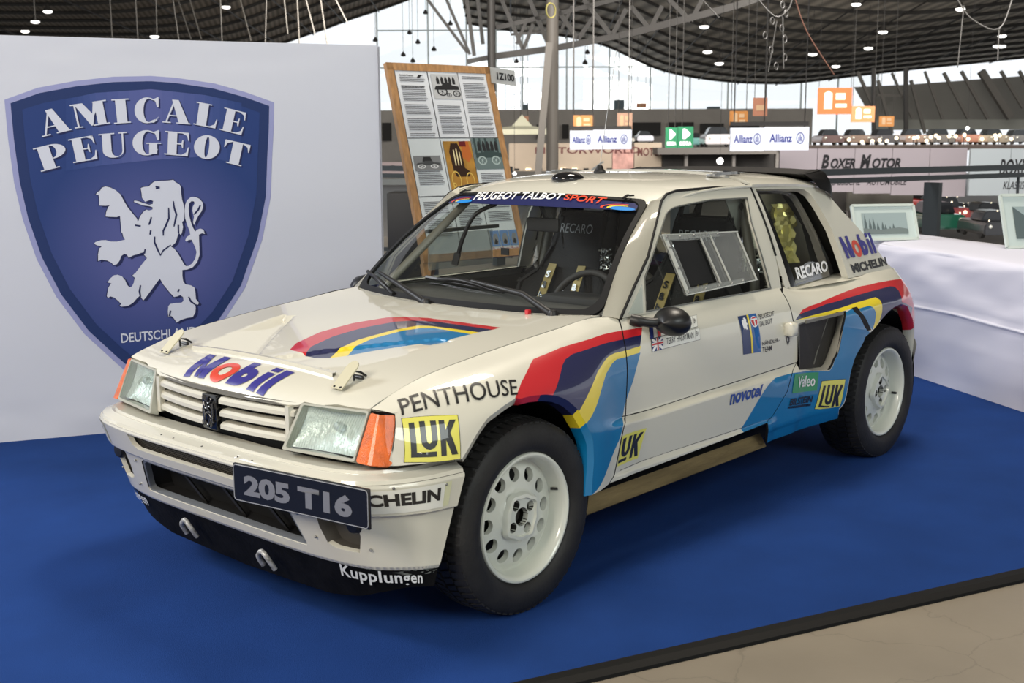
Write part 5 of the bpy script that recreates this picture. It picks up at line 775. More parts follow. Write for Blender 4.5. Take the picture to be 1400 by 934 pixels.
GL['P'] = [bx_(.12, .50, .03, .97), bx_(0, .62, 0, .045), bx_(0, .55, .955, 1)]+ring(el(.52, .70, .46, .30, -90, 90, 16), el(.52, .70, .16, .255, -90, 90, 16))[:-1]
GL['U'] = [bx_(.11, .42, .28, .97), bx_(0, .55, .955, 1), bx_(.80, .86, .28, .97), bx_(.70, 1, .955, 1)]+ring(el(.485, .30, .375, .30, 180, 360, 16), el(.61, .30, .19, .25, 180, 360, 16))[:-1]
def glyph(ch, q, off, o, m):
    q = np.array(q, float); ps = []
    for poly in GL[ch]:
        P_ = []
        for u, v in poly: p_ = (q[3]*(1-u)+q[2]*u)*(1-v)+(q[0]*(1-u)+q[1]*u)*v; P_.append((p_[0]+off[0], p_[1]+off[1]))
        ps.append(P_)
    return bprint('banner_letter', ps, m, o, 1, sf)
for k, q in BAN['glyph'].items():
    glyph(k[0], q, (.008, -.007), .0066, BSH); glyph(k[0], q, (0, 0), .0080, BWH)
lion = [tuple(q) for q in BAN['lion']]
bprint('lion_shadow', [[(a+.013, z-.009) for a, z in lion]], BSH, .0060, 4, sf); bprint('lion_outline', [shrink(lion, -.0035)], BSH, .0068, 4, sf)
lo = bprint('lion', [lion], BWH, .0078, 4, sf)
for s_ in BAN['strokes']:
    n = len(s_); L_, R_ = [], []
    for i in range(n):
        a, c = np.array(s_[max(i-1, 0)]), np.array(s_[min(i+1, n-1)]); t = (c-a)/np.linalg.norm(c-a); w = .0048*(.45+.55*math.sin(math.pi*(i+.5)/n)); p_ = np.array(s_[i])
        L_.append(tuple(p_+np.array([-t[1], t[0]])*w)); R_.append(tuple(p_-np.array([-t[1], t[0]])*w))
    bprint('lion_line', [L_+R_[::-1]], BSH, .0092, 1, lo)
lay_text('banner_lettering', 'DEUTSCHLAND', lambda P: bfn_(P, .0070), BAN['deu'], BWH, sf, bold=.015, off=.001, cuts=(2, 1))
# ---- display board with pasted sheets, leaning back on its stand
x_, y_, z_, az, ti, h_, w_ = HB['board']
U_ = Vector((math.cos(az), math.sin(az), 0)); Bk_ = Vector((-math.sin(az), math.cos(az), 0)); V_ = Vector((0, 0, 1))*math.cos(ti)+Bk_*math.sin(ti); O_ = Vector((x_, y_, z_)); N_ = U_.cross(V_)
brd = thing('display_board', 'tall wooden framed display board with pasted text sheets, leaning behind the car', 'display board')
rotb = Matrix((U_, V_, N_)).transposed()
def bp(u, v, o=0.): return O_+U_*w_*u+V_*h_*v+N_*o
OAK = mat('oak_frame', rgb(160, 120, 78), .5, var=.25, scale=6, stretch=(8, 8, .6), bump=.1)
box('board_panel', bp(.5, .5, -.012), (w_-.02, h_-.02, .012), mat('board_back', rgb(200, 202, 204), .7), brd, rot=rotb)
for a, b_ in (((-.0, .0), (0, 1)), ((1, 0), (1, 1)), ((0, 1), (1, 1)), ((0, 0), (1, 0))):
    i_ = .028
    A_ = bp(min(max(a[0], i_/w_*.8), 1-i_/w_*.8), min(max(a[1], i_/h_*.8), 1-i_/h_*.8), 0); B_ = bp(min(max(b_[0], i_/w_*.8), 1-i_/w_*.8), min(max(b_[1], i_/h_*.8), 1-i_/h_*.8), 0)
    d_ = (B_-A_).normalized()*i_*.8; bar('frame_bar', A_-d_, B_+d_, .046, .030, OAK, brd, up=N_)
bar('stand_leg', bp(.6, .7, -.03), bp(.6, .7, -.03)+Vector((.08, .50, -(z_+h_*.7*math.cos(ti)))), .03, .03, OAK, brd)
for s in (.02, .98): bar('stand_leg', bp(s, 0, -.01), Vector((*(bp(s, 0, -.01)-V_*.75).xy, .0)), .04, .03, OAK, brd)
bfl = lambda o: plane_fn(bp(0, 0, o), U_*w_, V_*h_)
PAP = [mat('paper_white', rgb(206, 210, 216), .5, coat=.3), mat('paper_glossy', rgb(202, 209, 212), .35, coat=.6)]
def sheet(nm, u0, v0, u1, v1, m, o=.010, rough=0):
    u0, v0, u1, v1 = u0+.004, v0+.003, u1-.004, v1-.003
    return box(nm, bp((u0+u1)/2, (v0+v1)/2, o-.001), (w_*(u1-u0), h_*(v1-v0), .0012), m, brd, rot=rotb)
us = [.065, .368, .660, .962]; vs_ = [.03, .325, .62, .976]
lines = []
TXT = mat('printed_text', rgb(92, 94, 100), .6)
random.seed(11)
for i in range(3):
    for j in range(3):
        if (i, j) == (1, 0) and False: continue
        s = sheet('paper_sheet', us[i], vs_[j], us[i+1], vs_[j+1], PAP[0 if j == 2 else 1], .010+.001*((i+j) % 2))
        u0, u1 = us[i]+.035, us[i+1]-.035; v0, v1 = vs_[j], vs_[j+1]; P_ = []
        if j == 2: blocks = {0: [(.86, .80), (.74, .52), (.47, .32), (.27, .10), (.06, .02)], 1: [(.46, .35), (.30, .06)], 2: [(.90, .86), (.80, .58), (.53, .36), (.32, .18), (.14, .02)]}[i]
        elif j == 1: blocks = {0: [(.42, .20)], 1: [], 2: [(.36, .10)]}[i]
        else: blocks = {0: [(.9, .7), (.60, .3)], 1: [(.80, .45)], 2: [(.92, .75), (.68, .5)]}[i]
        for t1, t0 in blocks:
            v = v0+(v1-v0)*t1
            while v > v0+(v1-v0)*t0:
                e = u1-(u1-u0)*random.random()*.12; P_.append([(u0, v), (e, v), (e, v+.0036), (u0, v+.0036)]); v -= .0092
        if P_: tag(lay('text_lines', poly_bm(P_), bfl(.0125), SQ, TXT, s, cuts=(1, 1), off=.0004), kind='stuff')
def photo(nm, q, m, o=.0135): # q u0,v0,u1,v1
    f = plane_fn(bp(q[0], q[1], o), U_*w_*(q[2]-q[0]), V_*h_*(q[3]-q[1]))
    ob = lay(nm, poly_bm([UNIT]), f, SQ, m, brd, cuts=(1, 1), off=.0002); return f, ob
PK_ = mat('photo_black', rgb(34, 34, 36), .4); PG = mat('photo_grey', rgb(120, 122, 124), .4); PW = mat('photo_white', rgb(214, 216, 216), .4)
def old_car(f, ob, body, wheel_c, people=True, three=False):
    L_ = lambda P_, m, o: lay('photo_shape', poly_bm(P_), f, SQ, m, ob, cuts=(1, 1), off=o)
    L_([[(.06, .42), (.12, .52), (.34, .55), (.40, .66), (.66, .66), (.72, .56), (.95, .52), (.96, .38), (.06, .36)]], body, .0006)
    if people: L_([[(x-.05, .60), (x-.055, .78), (x-.02, .90), (x+.02, .90), (x+.055, .78), (x+.05, .60)] for x in (.22, .38, .52, .66, .80)], PK_, .0007)
    for cx, cy, r in ((.25, .28, .15), (.72, .28, .15)) if not three else ((.32, .30, .19), (.84, .22, .14), (.55, .16, .09)):
        L_(ring(el(cx, cy, r, r*.95, n=18), el(cx, cy, r*.74, r*.70, n=18)), wheel_c, .0009); L_([el(cx, cy, r*.18, r*.18, n=8)], wheel_c, .0009)
        L_([[(cx+r*.8*math.cos(a)-.006, cy+r*.75*math.sin(a)), (cx+r*.8*math.cos(a)+.006, cy+r*.75*math.sin(a)), (cx-r*.8*math.cos(a)+.006, cy-r*.75*math.sin(a)), (cx-r*.8*math.cos(a)-.006, cy-r*.75*math.sin(a))] for a in (.5, 1.3, 2.2)], wheel_c, .0008)
f, ob = photo('old_photograph', (.392, .822, .655, .950), mat('photo_light', rgb(178, 180, 182), .4)); old_car(f, ob, PK_, PK_, True, True)
f, ob = photo('old_photograph', (.085, .455, .335, .530), PG); old_car(f, ob, mat('photo_dark', rgb(66, 68, 70), .4), PW, False); lay('photo_shape', poly_bm([[(.3, .6), (.36, .92), (.62, .92), (.68, .6)]]), f, SQ, PK_, ob, cuts=(1, 1), off=.0005)
f, ob = photo('old_photograph', (.665, .455, .958, .618), mat('photo_teal', rgb(96, 112, 112), .4)); old_car(f, ob, mat('photo_teal_dark', rgb(50, 66, 66), .4), mat('photo_teal_light', rgb(160, 176, 174), .4), True)
lay('photo_shape', poly_bm([bx_(x, x+.07, .45, 1) for x in (.06, .24, .44, .80)]), f, SQ, MATS['photo_teal_dark'], ob, cuts=(1, 1), off=.0003)
f, ob = photo('colour_photograph', (.385, .325, .655, .603), mat('photo_ochre', rgb(160, 118, 48), .4, var=.3, scale=12))
L_ = lambda P_, m, o: lay('photo_shape', poly_bm(P_), f, SQ, m, ob, cuts=(1, 1), off=o)
L_([[(.20, .45), (.16, .80), (.26, .96), (.50, .96), (.60, .80), (.62, .50), (.78, .44), (.74, .34), (.28, .34)]], mat('photo_brown', rgb(48, 30, 22), .3), .0005)
L_([[(.60, .70), (.64, 1), (.90, 1), (.96, .72), (.80, .60)]], mat('photo_orange', rgb(176, 96, 40), .4), .0004); L_([bx_(.56, .80, .90, 1)], mat('photo_maroon', rgb(96, 20, 24), .4), .0006)
L_(ring(el(.24, .28, .17, .17), el(.24, .28, .145, .145))+ring(el(.74, .26, .15, .16), el(.74, .26, .125, .135)), mat('photo_gold', rgb(206, 176, 90), .3), .0007)
L_([bx_(.30, .34, .55, .84), bx_(.40, .44, .55, .86), bx_(.50, .53, .55, .80)], mat('photo_cream', rgb(220, 206, 160), .3), .0008)
lay_text('photo_lettering', 'Bery', plane_fn(bp(.41, .33, .015), U_*w_*.13, V_*h_*.06), SQ, MATS['photo_gold'], ob, cuts=(1, 1), off=.0004)
for k in range(3):
    u = .672+k*.094; f, ob = photo('stamp_photograph', (u, .055, u+.086, .135), mat('photo_sky', rgb(96, 128, 172), .4))
    lay('photo_shape', poly_bm([[(.25, .1), (.2, .5), (.4, .8), (.75, .8), (.85, .5), (.75, .1)]]), f, SQ, PG, ob, cuts=(1, 1), off=.0004); lay('photo_shape', poly_bm([[(.3, .2), (.5, .5), (.75, .3), (.6, .1)]]), f, SQ, PK_, ob, cuts=(1, 1), off=.0006)
lay_text('sheet_lettering', 'Bugel Bugel Bugel', plane_fn(bp(.675, .028, .0135), U_*w_*.26, V_*h_*.022), SQ, mat('red_text', rgb(150, 60, 60), .5), brd, cuts=(1, 1), off=.0004)
lay_text('sheet_lettering', 'Amicale Peugeot', plane_fn(bp(.10, .932, .0125), U_*w_*.13, V_*h_*.012), SQ, PK_, brd, bold=.02, cuts=(1, 1), off=.0004)
lay_text('sheet_lettering', 'Die Geschichte der Marke Peugeot', plane_fn(bp(.10, .875, .0125), U_*w_*.215, V_*h_*.012), SQ, PK_, brd, bold=.02, cuts=(1, 1), off=.0004)
lay('sheet_mark', poly_bm([[(0, .3), (.3, 1), (1, .9), (.6, .6), (.3, 0), (.05, 0)]]), plane_fn(bp(.262, .926, .0125), U_*w_*.06, V_*h_*.018), SQ, PK_, brd, cuts=(1, 1), off=.0004)
nc = thing('number_card', 'small white card reading 1Z100 fixed to the corner of the display board', 'card')
n0 = bp(.975, .912, .020); nu = (bp(1.229, .898, .02)-n0); nv = (bp(.991, .998, .02)-n0)
bm = bmesh.new(); vs0 = [bm.verts.new(p_) for p_ in (n0, n0+nu, n0+nu+nv, n0+nv)]; f_ = bm.faces.new(vs0); bmesh.ops.solidify(bm, geom=[f_], thickness=.002); link('card', finish(bm), mat('card_white', rgb(206, 208, 206), .5), nc)
lay_text('card_lettering', '1Z100', plane_fn(n0+nu*.24+nv*.26, nu*.70, nv*.46), SQ, INK_ if False else mat('card_ink', rgb(20, 20, 22), .5), nc, bold=.04, cuts=(1, 1), off=.003)
# ---- white covered table
tA = Vector((4.491, -.102, 0)); tD = Vector((-.5582, -.8297, 0)); tB = Vector((.8297, -.5582, 0))
TW = mat('table_cloth_white', rgb(208, 208, 222), .75, bump=.1, bscale=300, spec=.2)
tt = thing('covered_table', 'long table draped in white cloth at the right behind the car', 'table')
bm = bmesh.new(); rows = []
na = 170; prof = [(0, 0.003), (.0, .10), (-.002, .20), (-.004, .30), (-.002, .38), (.0, .426), (-.012, .437), (-.015, .444), (.002, .456), (.0, .52), (.0, .60), (.0, .68), (.002, .74), (.006, .775), (.022, .797), (.06, .806), (.22, .812), (.42, .815), (.60, .815), (.63, .79), (.63, .60)]
prof = [((a[0]*(1-q)+b_[0]*q), (a[1]*(1-q)+b_[1]*q)) for a, b_ in zip(prof[:-1], prof[1:]) for q in (0, .5)]+[prof[-1]]
for i in range(na+1):
    t = -3.2+7.0*i/na; row = []
    for k, (o_, z_) in enumerate(prof):
        q = tA+tD*t+tB*o_; zz = z_+(.012*noise.noise(Vector((t*1.2, z_*2, 4))) if 0 < k < 30 else 0)+(.004*noise.noise(Vector((t*3, o_*9, 1))) if k >= 30 else 0)
        n_ = (.016*noise.noise(Vector((t*2.0, z_*7, 8)))+.014*noise.noise(Vector((t*4-z_*9, z_*17, 3)))) if 0 < k < 28 else 0
        row.append(bm.verts.new((q.x-tB.x*n_, q.y-tB.y*n_, max(.002, zz))))
    rows.append(row)
for i in range(na):
    for k in range(len(prof)-1): bm.faces.new((rows[i][k], rows[i+1][k], rows[i+1][k+1], rows[i][k+1]))
link('table_cloth', finish(bm, 180), TW, tt)
for t in (-3.0, -1, 1, 3.4): q = tA+tD*t+tB*.3; bar('table_leg', (q.x, q.y, 0), (q.x, q.y, .78), .04, .04, STEEL if False else mat('leg_grey', rgb(90, 90, 90), .5), tt)
q0, q1 = tA+tD*-3.1+tB*.31, tA+tD*3.7+tB*.31; bar('table_board', (q0.x, q0.y, .785), (q1.x, q1.y, .785), .56, .02, MATS['leg_grey'], tt)
# ---- two framed pictures standing on the table, leaning back
def picture(lb, base, w, h, lean, toward, kind):
    g = thing('framed_picture', lb, 'picture'); U2 = toward.normalized(); B2 = Vector((-U2.y, U2.x, 0))
    V2 = Vector((0, 0, 1))*math.cos(R(lean))+B2*math.sin(R(lean)); N2 = U2.cross(V2); rot = Matrix((U2, V2, N2)).transposed(); b_ = Vector(base)
    FW = mat('picture_frame_white', rgb(196, 206, 200), .4, coat=.3)
    P2 = lambda u, v, o=0.: b_+U2*u+V2*v+N2*o
    for a, c in (((0, 0), (w, 0)), ((0, h), (w, h)), ((0, 0), (0, h)), ((w, 0), (w, h))): bar('frame_bar', P2(*a), P2(*c), .018, .018, FW, g, up=N2)
    box('mount', P2(w/2, h/2, -.004), (w, h, .004), mat('mount_pale', rgb(190, 204, 202), .6), g, rot=rot)
    f = plane_fn(P2(w*.14, h*.16, .002), U2*w*.72, V2*h*.62)
    o = lay('print', poly_bm([UNIT]), f, SQ, mat('print_sky', rgb(148, 164, 166), .5), g, cuts=(1, 1), off=.0005)
    if kind == 0:
        lay('print_shape', poly_bm([[(x-.035, 0), (x-.03, hh*.5), (x, hh), (x+.03, hh*.5), (x+.035, 0)] for x, hh in ((.06, .95), (.16, .75), (.24, .80), (.33, .55), (.44, .60), (.50, .45), (.60, .38), (.68, .5))]), f, SQ, mat('print_trees', rgb(84, 98, 100), .5), o, cuts=(1, 1), off=.001)
        lay('print_shape', poly_bm([[(0, 0), (1, 0), (1, .22), (.8, .30), (.4, .2), (0, .28)]]), f, SQ, mat('print_ground', rgb(110, 122, 122), .5), o, cuts=(1, 1), off=.0014)
    else: lay('print_shape', poly_bm([[(0, 0), (1, 0), (1, .5), (.6, .9), (.3, .6), (0, 1)]]), f, SQ, mat('print_trees', rgb(84, 98, 100), .5), o, cuts=(1, 1), off=.001)
    bar('easel_leg', P2(w/2, h*.8, -.01), P2(w/2, 0, -.01)+B2*.18, .02, .01, FW, g)
    return g
tU = Vector((math.cos(R(-38)), math.sin(R(-38)), 0))
p1 = Vector((5.035, .156, .822)); picture('white framed landscape picture with dark trees on the table behind the car tail', p1-tU*.44, .44, .238, 23, tU, 0)
p2 = Vector((4.751, -.533, .822)); picture('white framed picture cut off by the right edge of the photo', p2, .50, .33, 20, tU, 1)

# ============================================================ the rally car
PAINT = mat('cream_white_paint', rgb(205, 202, 188), .42, coat=1.0, spec=.4)
RED = mat('red_stripe', rgb(190, 32, 40), .4, coat=1.0, spec=.4)
NAVY = mat('navy_stripe', rgb(28, 32, 74), .4, coat=1.0, spec=.4)
YEL = mat('yellow_stripe', rgb(228, 204, 40), .4, coat=1.0, spec=.4)
BLU = mat('sky_blue_stripe', rgb(0, 112, 165), .4, coat=1.0, spec=.4)
BLACK = mat('black_plastic', rgb(20, 20, 21), .45)
GLOSS = mat('gloss_black', rgb(12, 13, 16), .12, coat=.5)
RUB = mat('rubber_seal', rgb(12, 12, 13), .6, spec=.3)
DARK = mat('dark_inside', rgb(9, 9, 10), .8)
INK = mat('black_ink', rgb(16, 16, 18), .4, coat=.6)
WHITEP = mat('white_print', rgb(232, 232, 232), .45, coat=.5)
STEEL = mat('worn_steel', rgb(150, 150, 148), .35, metal=.9, var=.3, scale=40)
PM = [PAINT, RED, NAVY, YEL, BLU, RUB, DARK]
D = BK['D']
car = thing('rally_car', 'cream white rally hatchback with red, navy, yellow and blue stripes parked on the blue carpet', 'car')
KS = .075
sv = side_v
CRL = [[(-.5, t), (3.0, t)] for t in (1., 1.5, 2., 2.1, 2.15, 2.2, 2.25, 2.3, 3., 3.15, 3.35, 3.5, 3.7, 3.85, 4., 4.15, 7.5)]
seam, archf, dr = BK['seam'], BK['arch_f'], BK['door_rear']
FP = [(BK['F_red'], 1), (BK['F_navy'], 2), (BK['F_yel'], 3), (BK['F_blu'], 4)]
ff = BK['fender_front']
wing_out = [(-.50, 8), (.60, 8)]+seam+archf[::-1]+[ff[3], ff[2], ff[1], ff[0]]
region('front_wing', sv, wing_out, PM, paints=FP, k=KS, mirror=True, parent=car, step=.028, skirt=.012, lines=CRL, skirt_mat=6)
door_out = [(seam[0][0]+.006, 8), (1.70, 8)]+[(x-.006, t) for x, t in dr]+[(x+.007, t) for x, t in seam[::-1]]
region('door_skin', sv, door_out, PM, paints=FP+[(BK['Q_low'], 4)], k=KS, mirror=True, parent=car, step=.03, skirt=.012, lines=CRL, skirt_mat=6)
ar = BK['arch_r']
arch_r = ar[7:]+ar[:7]+[[2.775, 4.1], [2.825, 3.3], [2.85, 2.4], [2.86, 1.4]]
q_out = [(1.735, 8), (3.06, 8), (3.06, 1.0), (2.87, 1.0)]+arch_r[::-1]+[(2.0844, 0), (1.50, 0)]+dr[::-1]
region('rear_quarter_panel', sv, q_out, PM, holes=[BK['intake']], k=KS, mirror=True, parent=car, step=.028, skirt=.012, lines=CRL, skirt_mat=6,
       paints=[(BK['Q_red'], 1), (BK['Q_navy'], 2), (BK['Q_yel'], 3), (BK['Q_blu'], 4), (BK['Q_low'], 4), (BK['strap'], 5)])
# wheel arch lips turned in towards the tyres
def lip(name, pts, cx, cols, depth=.05, sh=.014):
    X = sv(np.array(densify([(a, b*KS) for a, b in pts], .03, False))/np.array([1, KS]))
    for s in (1, -1):
        bm = bmesh.new(); rows = []
        for x, y, z in X:
            d = Vector((cx-x, 0, .31-z)).normalized()
            rows.append([bm.verts.new((x, y*s, z)), bm.verts.new((x+d.x*sh, (y+.012)*s, z+d.z*sh)), bm.verts.new((x+d.x*(sh+.006), (y+depth)*s, z+d.z*(sh+.006)))])
        for i in range(len(rows)-1):
            for j in range(2):
                f = bm.faces.new((rows[i][j], rows[i][j+1], rows[i+1][j+1], rows[i+1][j])); f.material_index = cols(X[i][0], X[i][2])
        link(name, finish(bm, 50), PM, car)
lip('wheel_arch_lip', archf, 0, lambda x, z: 0 if x < -.08 else 1 if x < .03 else 2 if x < .20 else 3 if x < .245 else 4, sh=.022)
lip('wheel_arch_lip', arch_r, 2.54, lambda x, z: 4 if x < 2.2 else 3 if x < 2.27 else 2 if x < 2.60 else 1 if z > .6 else 0)
for cx in (0, 2.54):
    for s in (-1, 1):
        bm = bmesh.new(); pr = []
        for k in range(25):
            t = R(-12)+k/24*R(204); pr.append((cx+.40*math.cos(t), .31+.40*math.sin(t)))
        a = [bm.verts.new((cx+(x-cx)*.975, s*(.74 if cx == 0 else .77), .31+(z-.31)*.975)) for x, z in pr]; b = [bm.verts.new((x, s*.50, z)) for x, z in pr]
        for i in range(24): bm.faces.new((a[i], a[i+1], b[i+1], b[i]))
        bm.faces.new(b); link('wheel_well', finish(bm, 30), DARK, car)
# under the doors: the lower sill edge, the tan rocker skid
sill = [sv(np.array([[x, 0.]]))[0] for x in np.linspace(.42, 1.52, 12)]
TAN = mat('scuffed_tan_sill', rgb(160, 140, 100), .6, var=.35, scale=9, stretch=(.4, 3, 3), bump=.3)
ra = [on for on in [(x, -.72, .268) for x in np.linspace(.30, 1.56, 8)]]
loft('rocker_skid', [[(x, -.715, .270+.008*(x-.3)) for x in np.linspace(.28, 1.56, 8)], [(x, -.752, .222+.008*(x-.3)) for x in np.linspace(.28, 1.55, 8)],
     [(x, -.745, .216+.008*(x-.3)) for x in np.linspace(.28, 1.55, 8)], [(x, -.700, .205) for x in np.linspace(.28, 1.52, 8)]], TAN, car, mirror=True, thick=.006)
box('floor_pan', (1.25, 0, .25), (2.9, 1.30, .05), DARK, car)
# ---------------- door frames and side windows
fo, fi = BK['frame_out'], BK['frame_in']
fo2 = [(.607, .866)]+fo[1:11]+[(1.7203, .868)]
fi2 = [(.7606, .874)]+smooth2(fi[1:6], 3)+[tuple(q) for q in fi[6:10]]+[(1.6353, .876)]
for nm, P_, o_ in (('door_frame', fo2, 0.),):
    region(nm, green_v, fo2, PAINT, holes=[fi2], mirror=True, parent=car, step=.03, skirt=.012)
PERSPEX = glass('side_perspex', (.80, .84, .82, 1), .05, .02)
region('side_window', green_v, fi2, PERSPEX, parent=car, step=.06, off=-.010, skirt=0, mirror=True)
gx = lambda P, o=0.: [tuple(q+np.array([0, -o, 0])) for q in green_v(np.array(P, float))]
def both_tube(name, P, r, m, par=car, seg=8, smooth=0, closed=False):
    for s in (1, -1): tube(name, [(x, y*s, z) for x, y, z in P], r, m, par, seg, closed, smooth)
both_tube('door_seal', gx(fo2[0:11], .001), .0055, RUB)
both_tube('window_bead', gx(fi2, .001), .003, mat('bead_grey', rgb(95, 97, 92), .4), closed=True)
# shut lines
def shut(name, pts, fn, r=.0035, off=-.002):
    P = fn(np.array(densify(pts, .05, False)))
    both_tube(name, [(x, y-off*-1, z) for x, y, z in P], r, DARK)
# quarter-light sheet with a milky patch
region('quarter_light', green_v, BK['qtri'], glass('milky_patch', (.9, .95, .92, 1), .06, .05, milk=.45), mirror=True, parent=car, step=.05, off=.002, skirt=0)
# sliding pocket in the driver's perspex: clear frame, dark opening, screws
CLEAR = glass('clear_acrylic', (.93, .95, .94, 1), .07, .02, milk=.30, milkcol=(.55, .56, .54, 1))
def gplane(px):                                     # corners on a plane just outside the window
    return px
PK = [(.935, 1.136), (1.445, 1.119), (1.505, .924), (.995, .911)]
pkt = thing('x', '', '')
bpy.data.objects.remove(pkt)
def gq(q, o): return lambda P: (lambda G: np.stack([G[:, 0], G[:, 1]-o, G[:, 2]], 1))(green_v(P))
def bil(q):
    q = np.array(q, float)
    return lambda u, v: (q[3]*(1-u)+q[2]*u)*(1-v)+(q[0]*(1-u)+q[1]*u)*v
bq = bil(PK)
def pkp(u, v): return tuple(bq(u, v))
slider = region('window_slider', gq(0, .022), [pkp(0, 0), pkp(1, 0), pkp(1, 1), pkp(0, 1)], CLEAR, holes=[[pkp(.10, .10), pkp(.47, .10), pkp(.47, .88), pkp(.10, .88)]], parent=car, step=.06, skirt=.004)
def pbar(name, a, b, w, m, o=.03, h=.006):
    A = gq(0, o)(np.array([pkp(*a)]))[0]; B_ = gq(0, o)(np.array([pkp(*b)]))[0]
    return bar(name, A, B_, w, h, m, slider, up=(0, -1, .3))
ALU = mat('milky_edge', rgb(190, 192, 186), .35)
pbar('slider_rail', (0, .95), (.72, .97), .022, CLEAR); pbar('slider_rail', (0, .04), (.80, .04), .022, CLEAR)
pbar('slider_rail', (.02, 0), (.02, 1), .016, ALU); pbar('slider_edge', (.48, .08), (.46, .92), .004, ALU); pbar('slider_edge', (.62, .06), (.60, .95), .004, ALU)
pbar('slider_edge', (.985, .02), (.985, .98), .004, ALU); pbar('slider_edge', (.0, .995), (1, .995), .004, ALU); pbar('slider_edge', (.0, .005), (1, .005), .004, ALU)
region('slider_opening', gq(0, .004), [pkp(.10, .10), pkp(.47, .10), pkp(.47, .88), pkp(.10, .88)], DARK, parent=slider, step=.1, skirt=0)
bm = bmesh.new()
for u, v in [(.03, .96), (.2, .96), (.38, .965), (.55, .97), (.70, .97), (.02, .8), (.02, .45), (.02, .04), (.25, .04), (.43, .04), (.62, .04), (.78, .04)]:
    c = gq(0, .034)(np.array([pkp(u, v)]))[0]; bmesh.ops.create_uvsphere(bm, u_segments=8, v_segments=5, radius=.005, matrix=Matrix.Translation(c))
link('slider_screws', finish(bm, 60), STEEL, slider)
# ---------------- rear side: sail panel, quarter glass
bs = [tuple(q) for q in BK['bstrip']]
sail_out = [(1.702, 1.292), (2.32, 1.262), (2.431, 1.158), (2.6334, 1.0024), (2.7591, .885), (2.80, .863), (2.33, .856), (2.326, .88), (2.3185, .931), (2.2849, 1.078), (2.2325, 1.18), (2.2125, 1.211),
            (2.190, 1.240), (2.15, 1.259), (2.098, 1.265), (1.7378, 1.2746), (1.755, 1.15), (1.775, 1.02), (1.797, .868), (1.752, .862)]+[(1.733, 1.0), (1.727, 1.09), (1.718, 1.18)]
region('sail_panel', green_v, sail_out, PAINT, mirror=True, parent=car, step=.03, skirt=.03)
qg = [tuple(q) for q in BK['qglass']]
qgl = [(1.725, 1.268), (2.07, 1.258), (2.125, 1.245), (2.155, 1.20), (2.235, 1.06), (2.30, .93), (2.31, .885), (2.27, .868), (2.08, .865), (1.80, .862)]
qin = [(1.775, 1.252), (2.05, 1.246), (2.10, 1.232), (2.125, 1.19), (2.205, 1.05), (2.272, .925), (2.28, .895), (2.06, .878), (1.875, .872)]
region('quarter_window_border', qglass_v, qgl, GLOSS, holes=[qin], mirror=True, parent=car, step=.05, skirt=0)
qw = region('quarter_window', qglass_v, qin, glass('quarter_glass', (.78, .80, .74, 1), .06), mirror=True, parent=car, step=.08, skirt=0, off=.001)
region('air_outlet', lambda P: qglass_v(P)+np.array([0, .05, 0]), [(2.05, 1.28), (2.30, 1.28), (2.52, 1.08), (2.60, .86), (2.20, .84), (2.2, 1.1)], DARK, mirror=True, parent=car, step=.1, skirt=0)
region('window_ledge', lambda P: np.stack([P[:, 0], P[:, 1], .866-.02*(P[:, 0] > 9)-.25*(np.abs(P[:, 1])-.645).clip(0)], 1), [(1.75, -.70), (2.42, -.712), (2.42, -.60), (1.75, -.60)], PAINT, mirror=True, parent=car, step=.06, skirt=0)
# ---------------- roof in two pieces with a rubber joint, drip rails
def roof_poly(x0, x1): return None
fr = [(.985+.057*abs(u)**2.4-.003, .512*u) for u in np.linspace(-1, 1, 15)]
region('roof', roof_v, fr+[(1.085, .545), (1.16, .56), (1.665, .56), (1.665, -.56), (1.16, -.56), (1.085, -.545)], PAINT, parent=car, step=.04, skirt=.01)
region('rear_roof', lambda P: roof_v(P)+np.array([0, 0, .006]), [(1.70, -.562), (1.70, .562), (2.30, .556), (2.36, .50), (2.38, .3), (2.38, -.3), (2.36, -.50), (2.30, -.556)], PAINT, parent=car, step=.04, skirt=.014)
loft('roof_joint', [[tuple(roof(1.662, y)-np.array([0, 0, .006])) for y in np.linspace(-.55, .55, 12)], [tuple(roof(1.705, y)-np.array([0, 0, .004])) for y in np.linspace(-.55, .55, 12)]], RUB, car)
both_tube('drip_rail', [tuple(np.array([x, -.556, float(roof(x, .556)[2])-.004])) for x in np.linspace(1.12, 1.70, 8)], .006, PAINT)
sc_e = [tuple(screen(-1, v)) for v in np.linspace(0, 1, 9)]
fo_w = [tuple(green(x, z)) for x, z in [(.600, .866), (.655, .905), (.7203, .9602), (.785, 1.01), (.8503, 1.0608), (.91, 1.123), (.965, 1.182), (1.01, 1.23), (1.040, 1.258)]]
mid = [tuple((np.array(a)+np.array(b))/2+np.array([-.004, -.007, .004])) for a, b in zip(sc_e, fo_w)]
loft('a_pillar', [sc_e, mid, fo_w], PAINT, car, mirror=True, thick=.004)
up = [tuple(roof(x, -y)) for x, y in [(1.042, .512), (1.085, .545), (1.16, .56), (1.4, .56), (1.68, .56)]]
dn = [tuple(green(x, z)) for x, z in [(1.040, 1.258), (1.087, 1.281), (1.157, 1.290), (1.42, 1.294), (1.70, 1.291)]]
loft('cant_rail', [up, dn], PAINT, car, mirror=True)
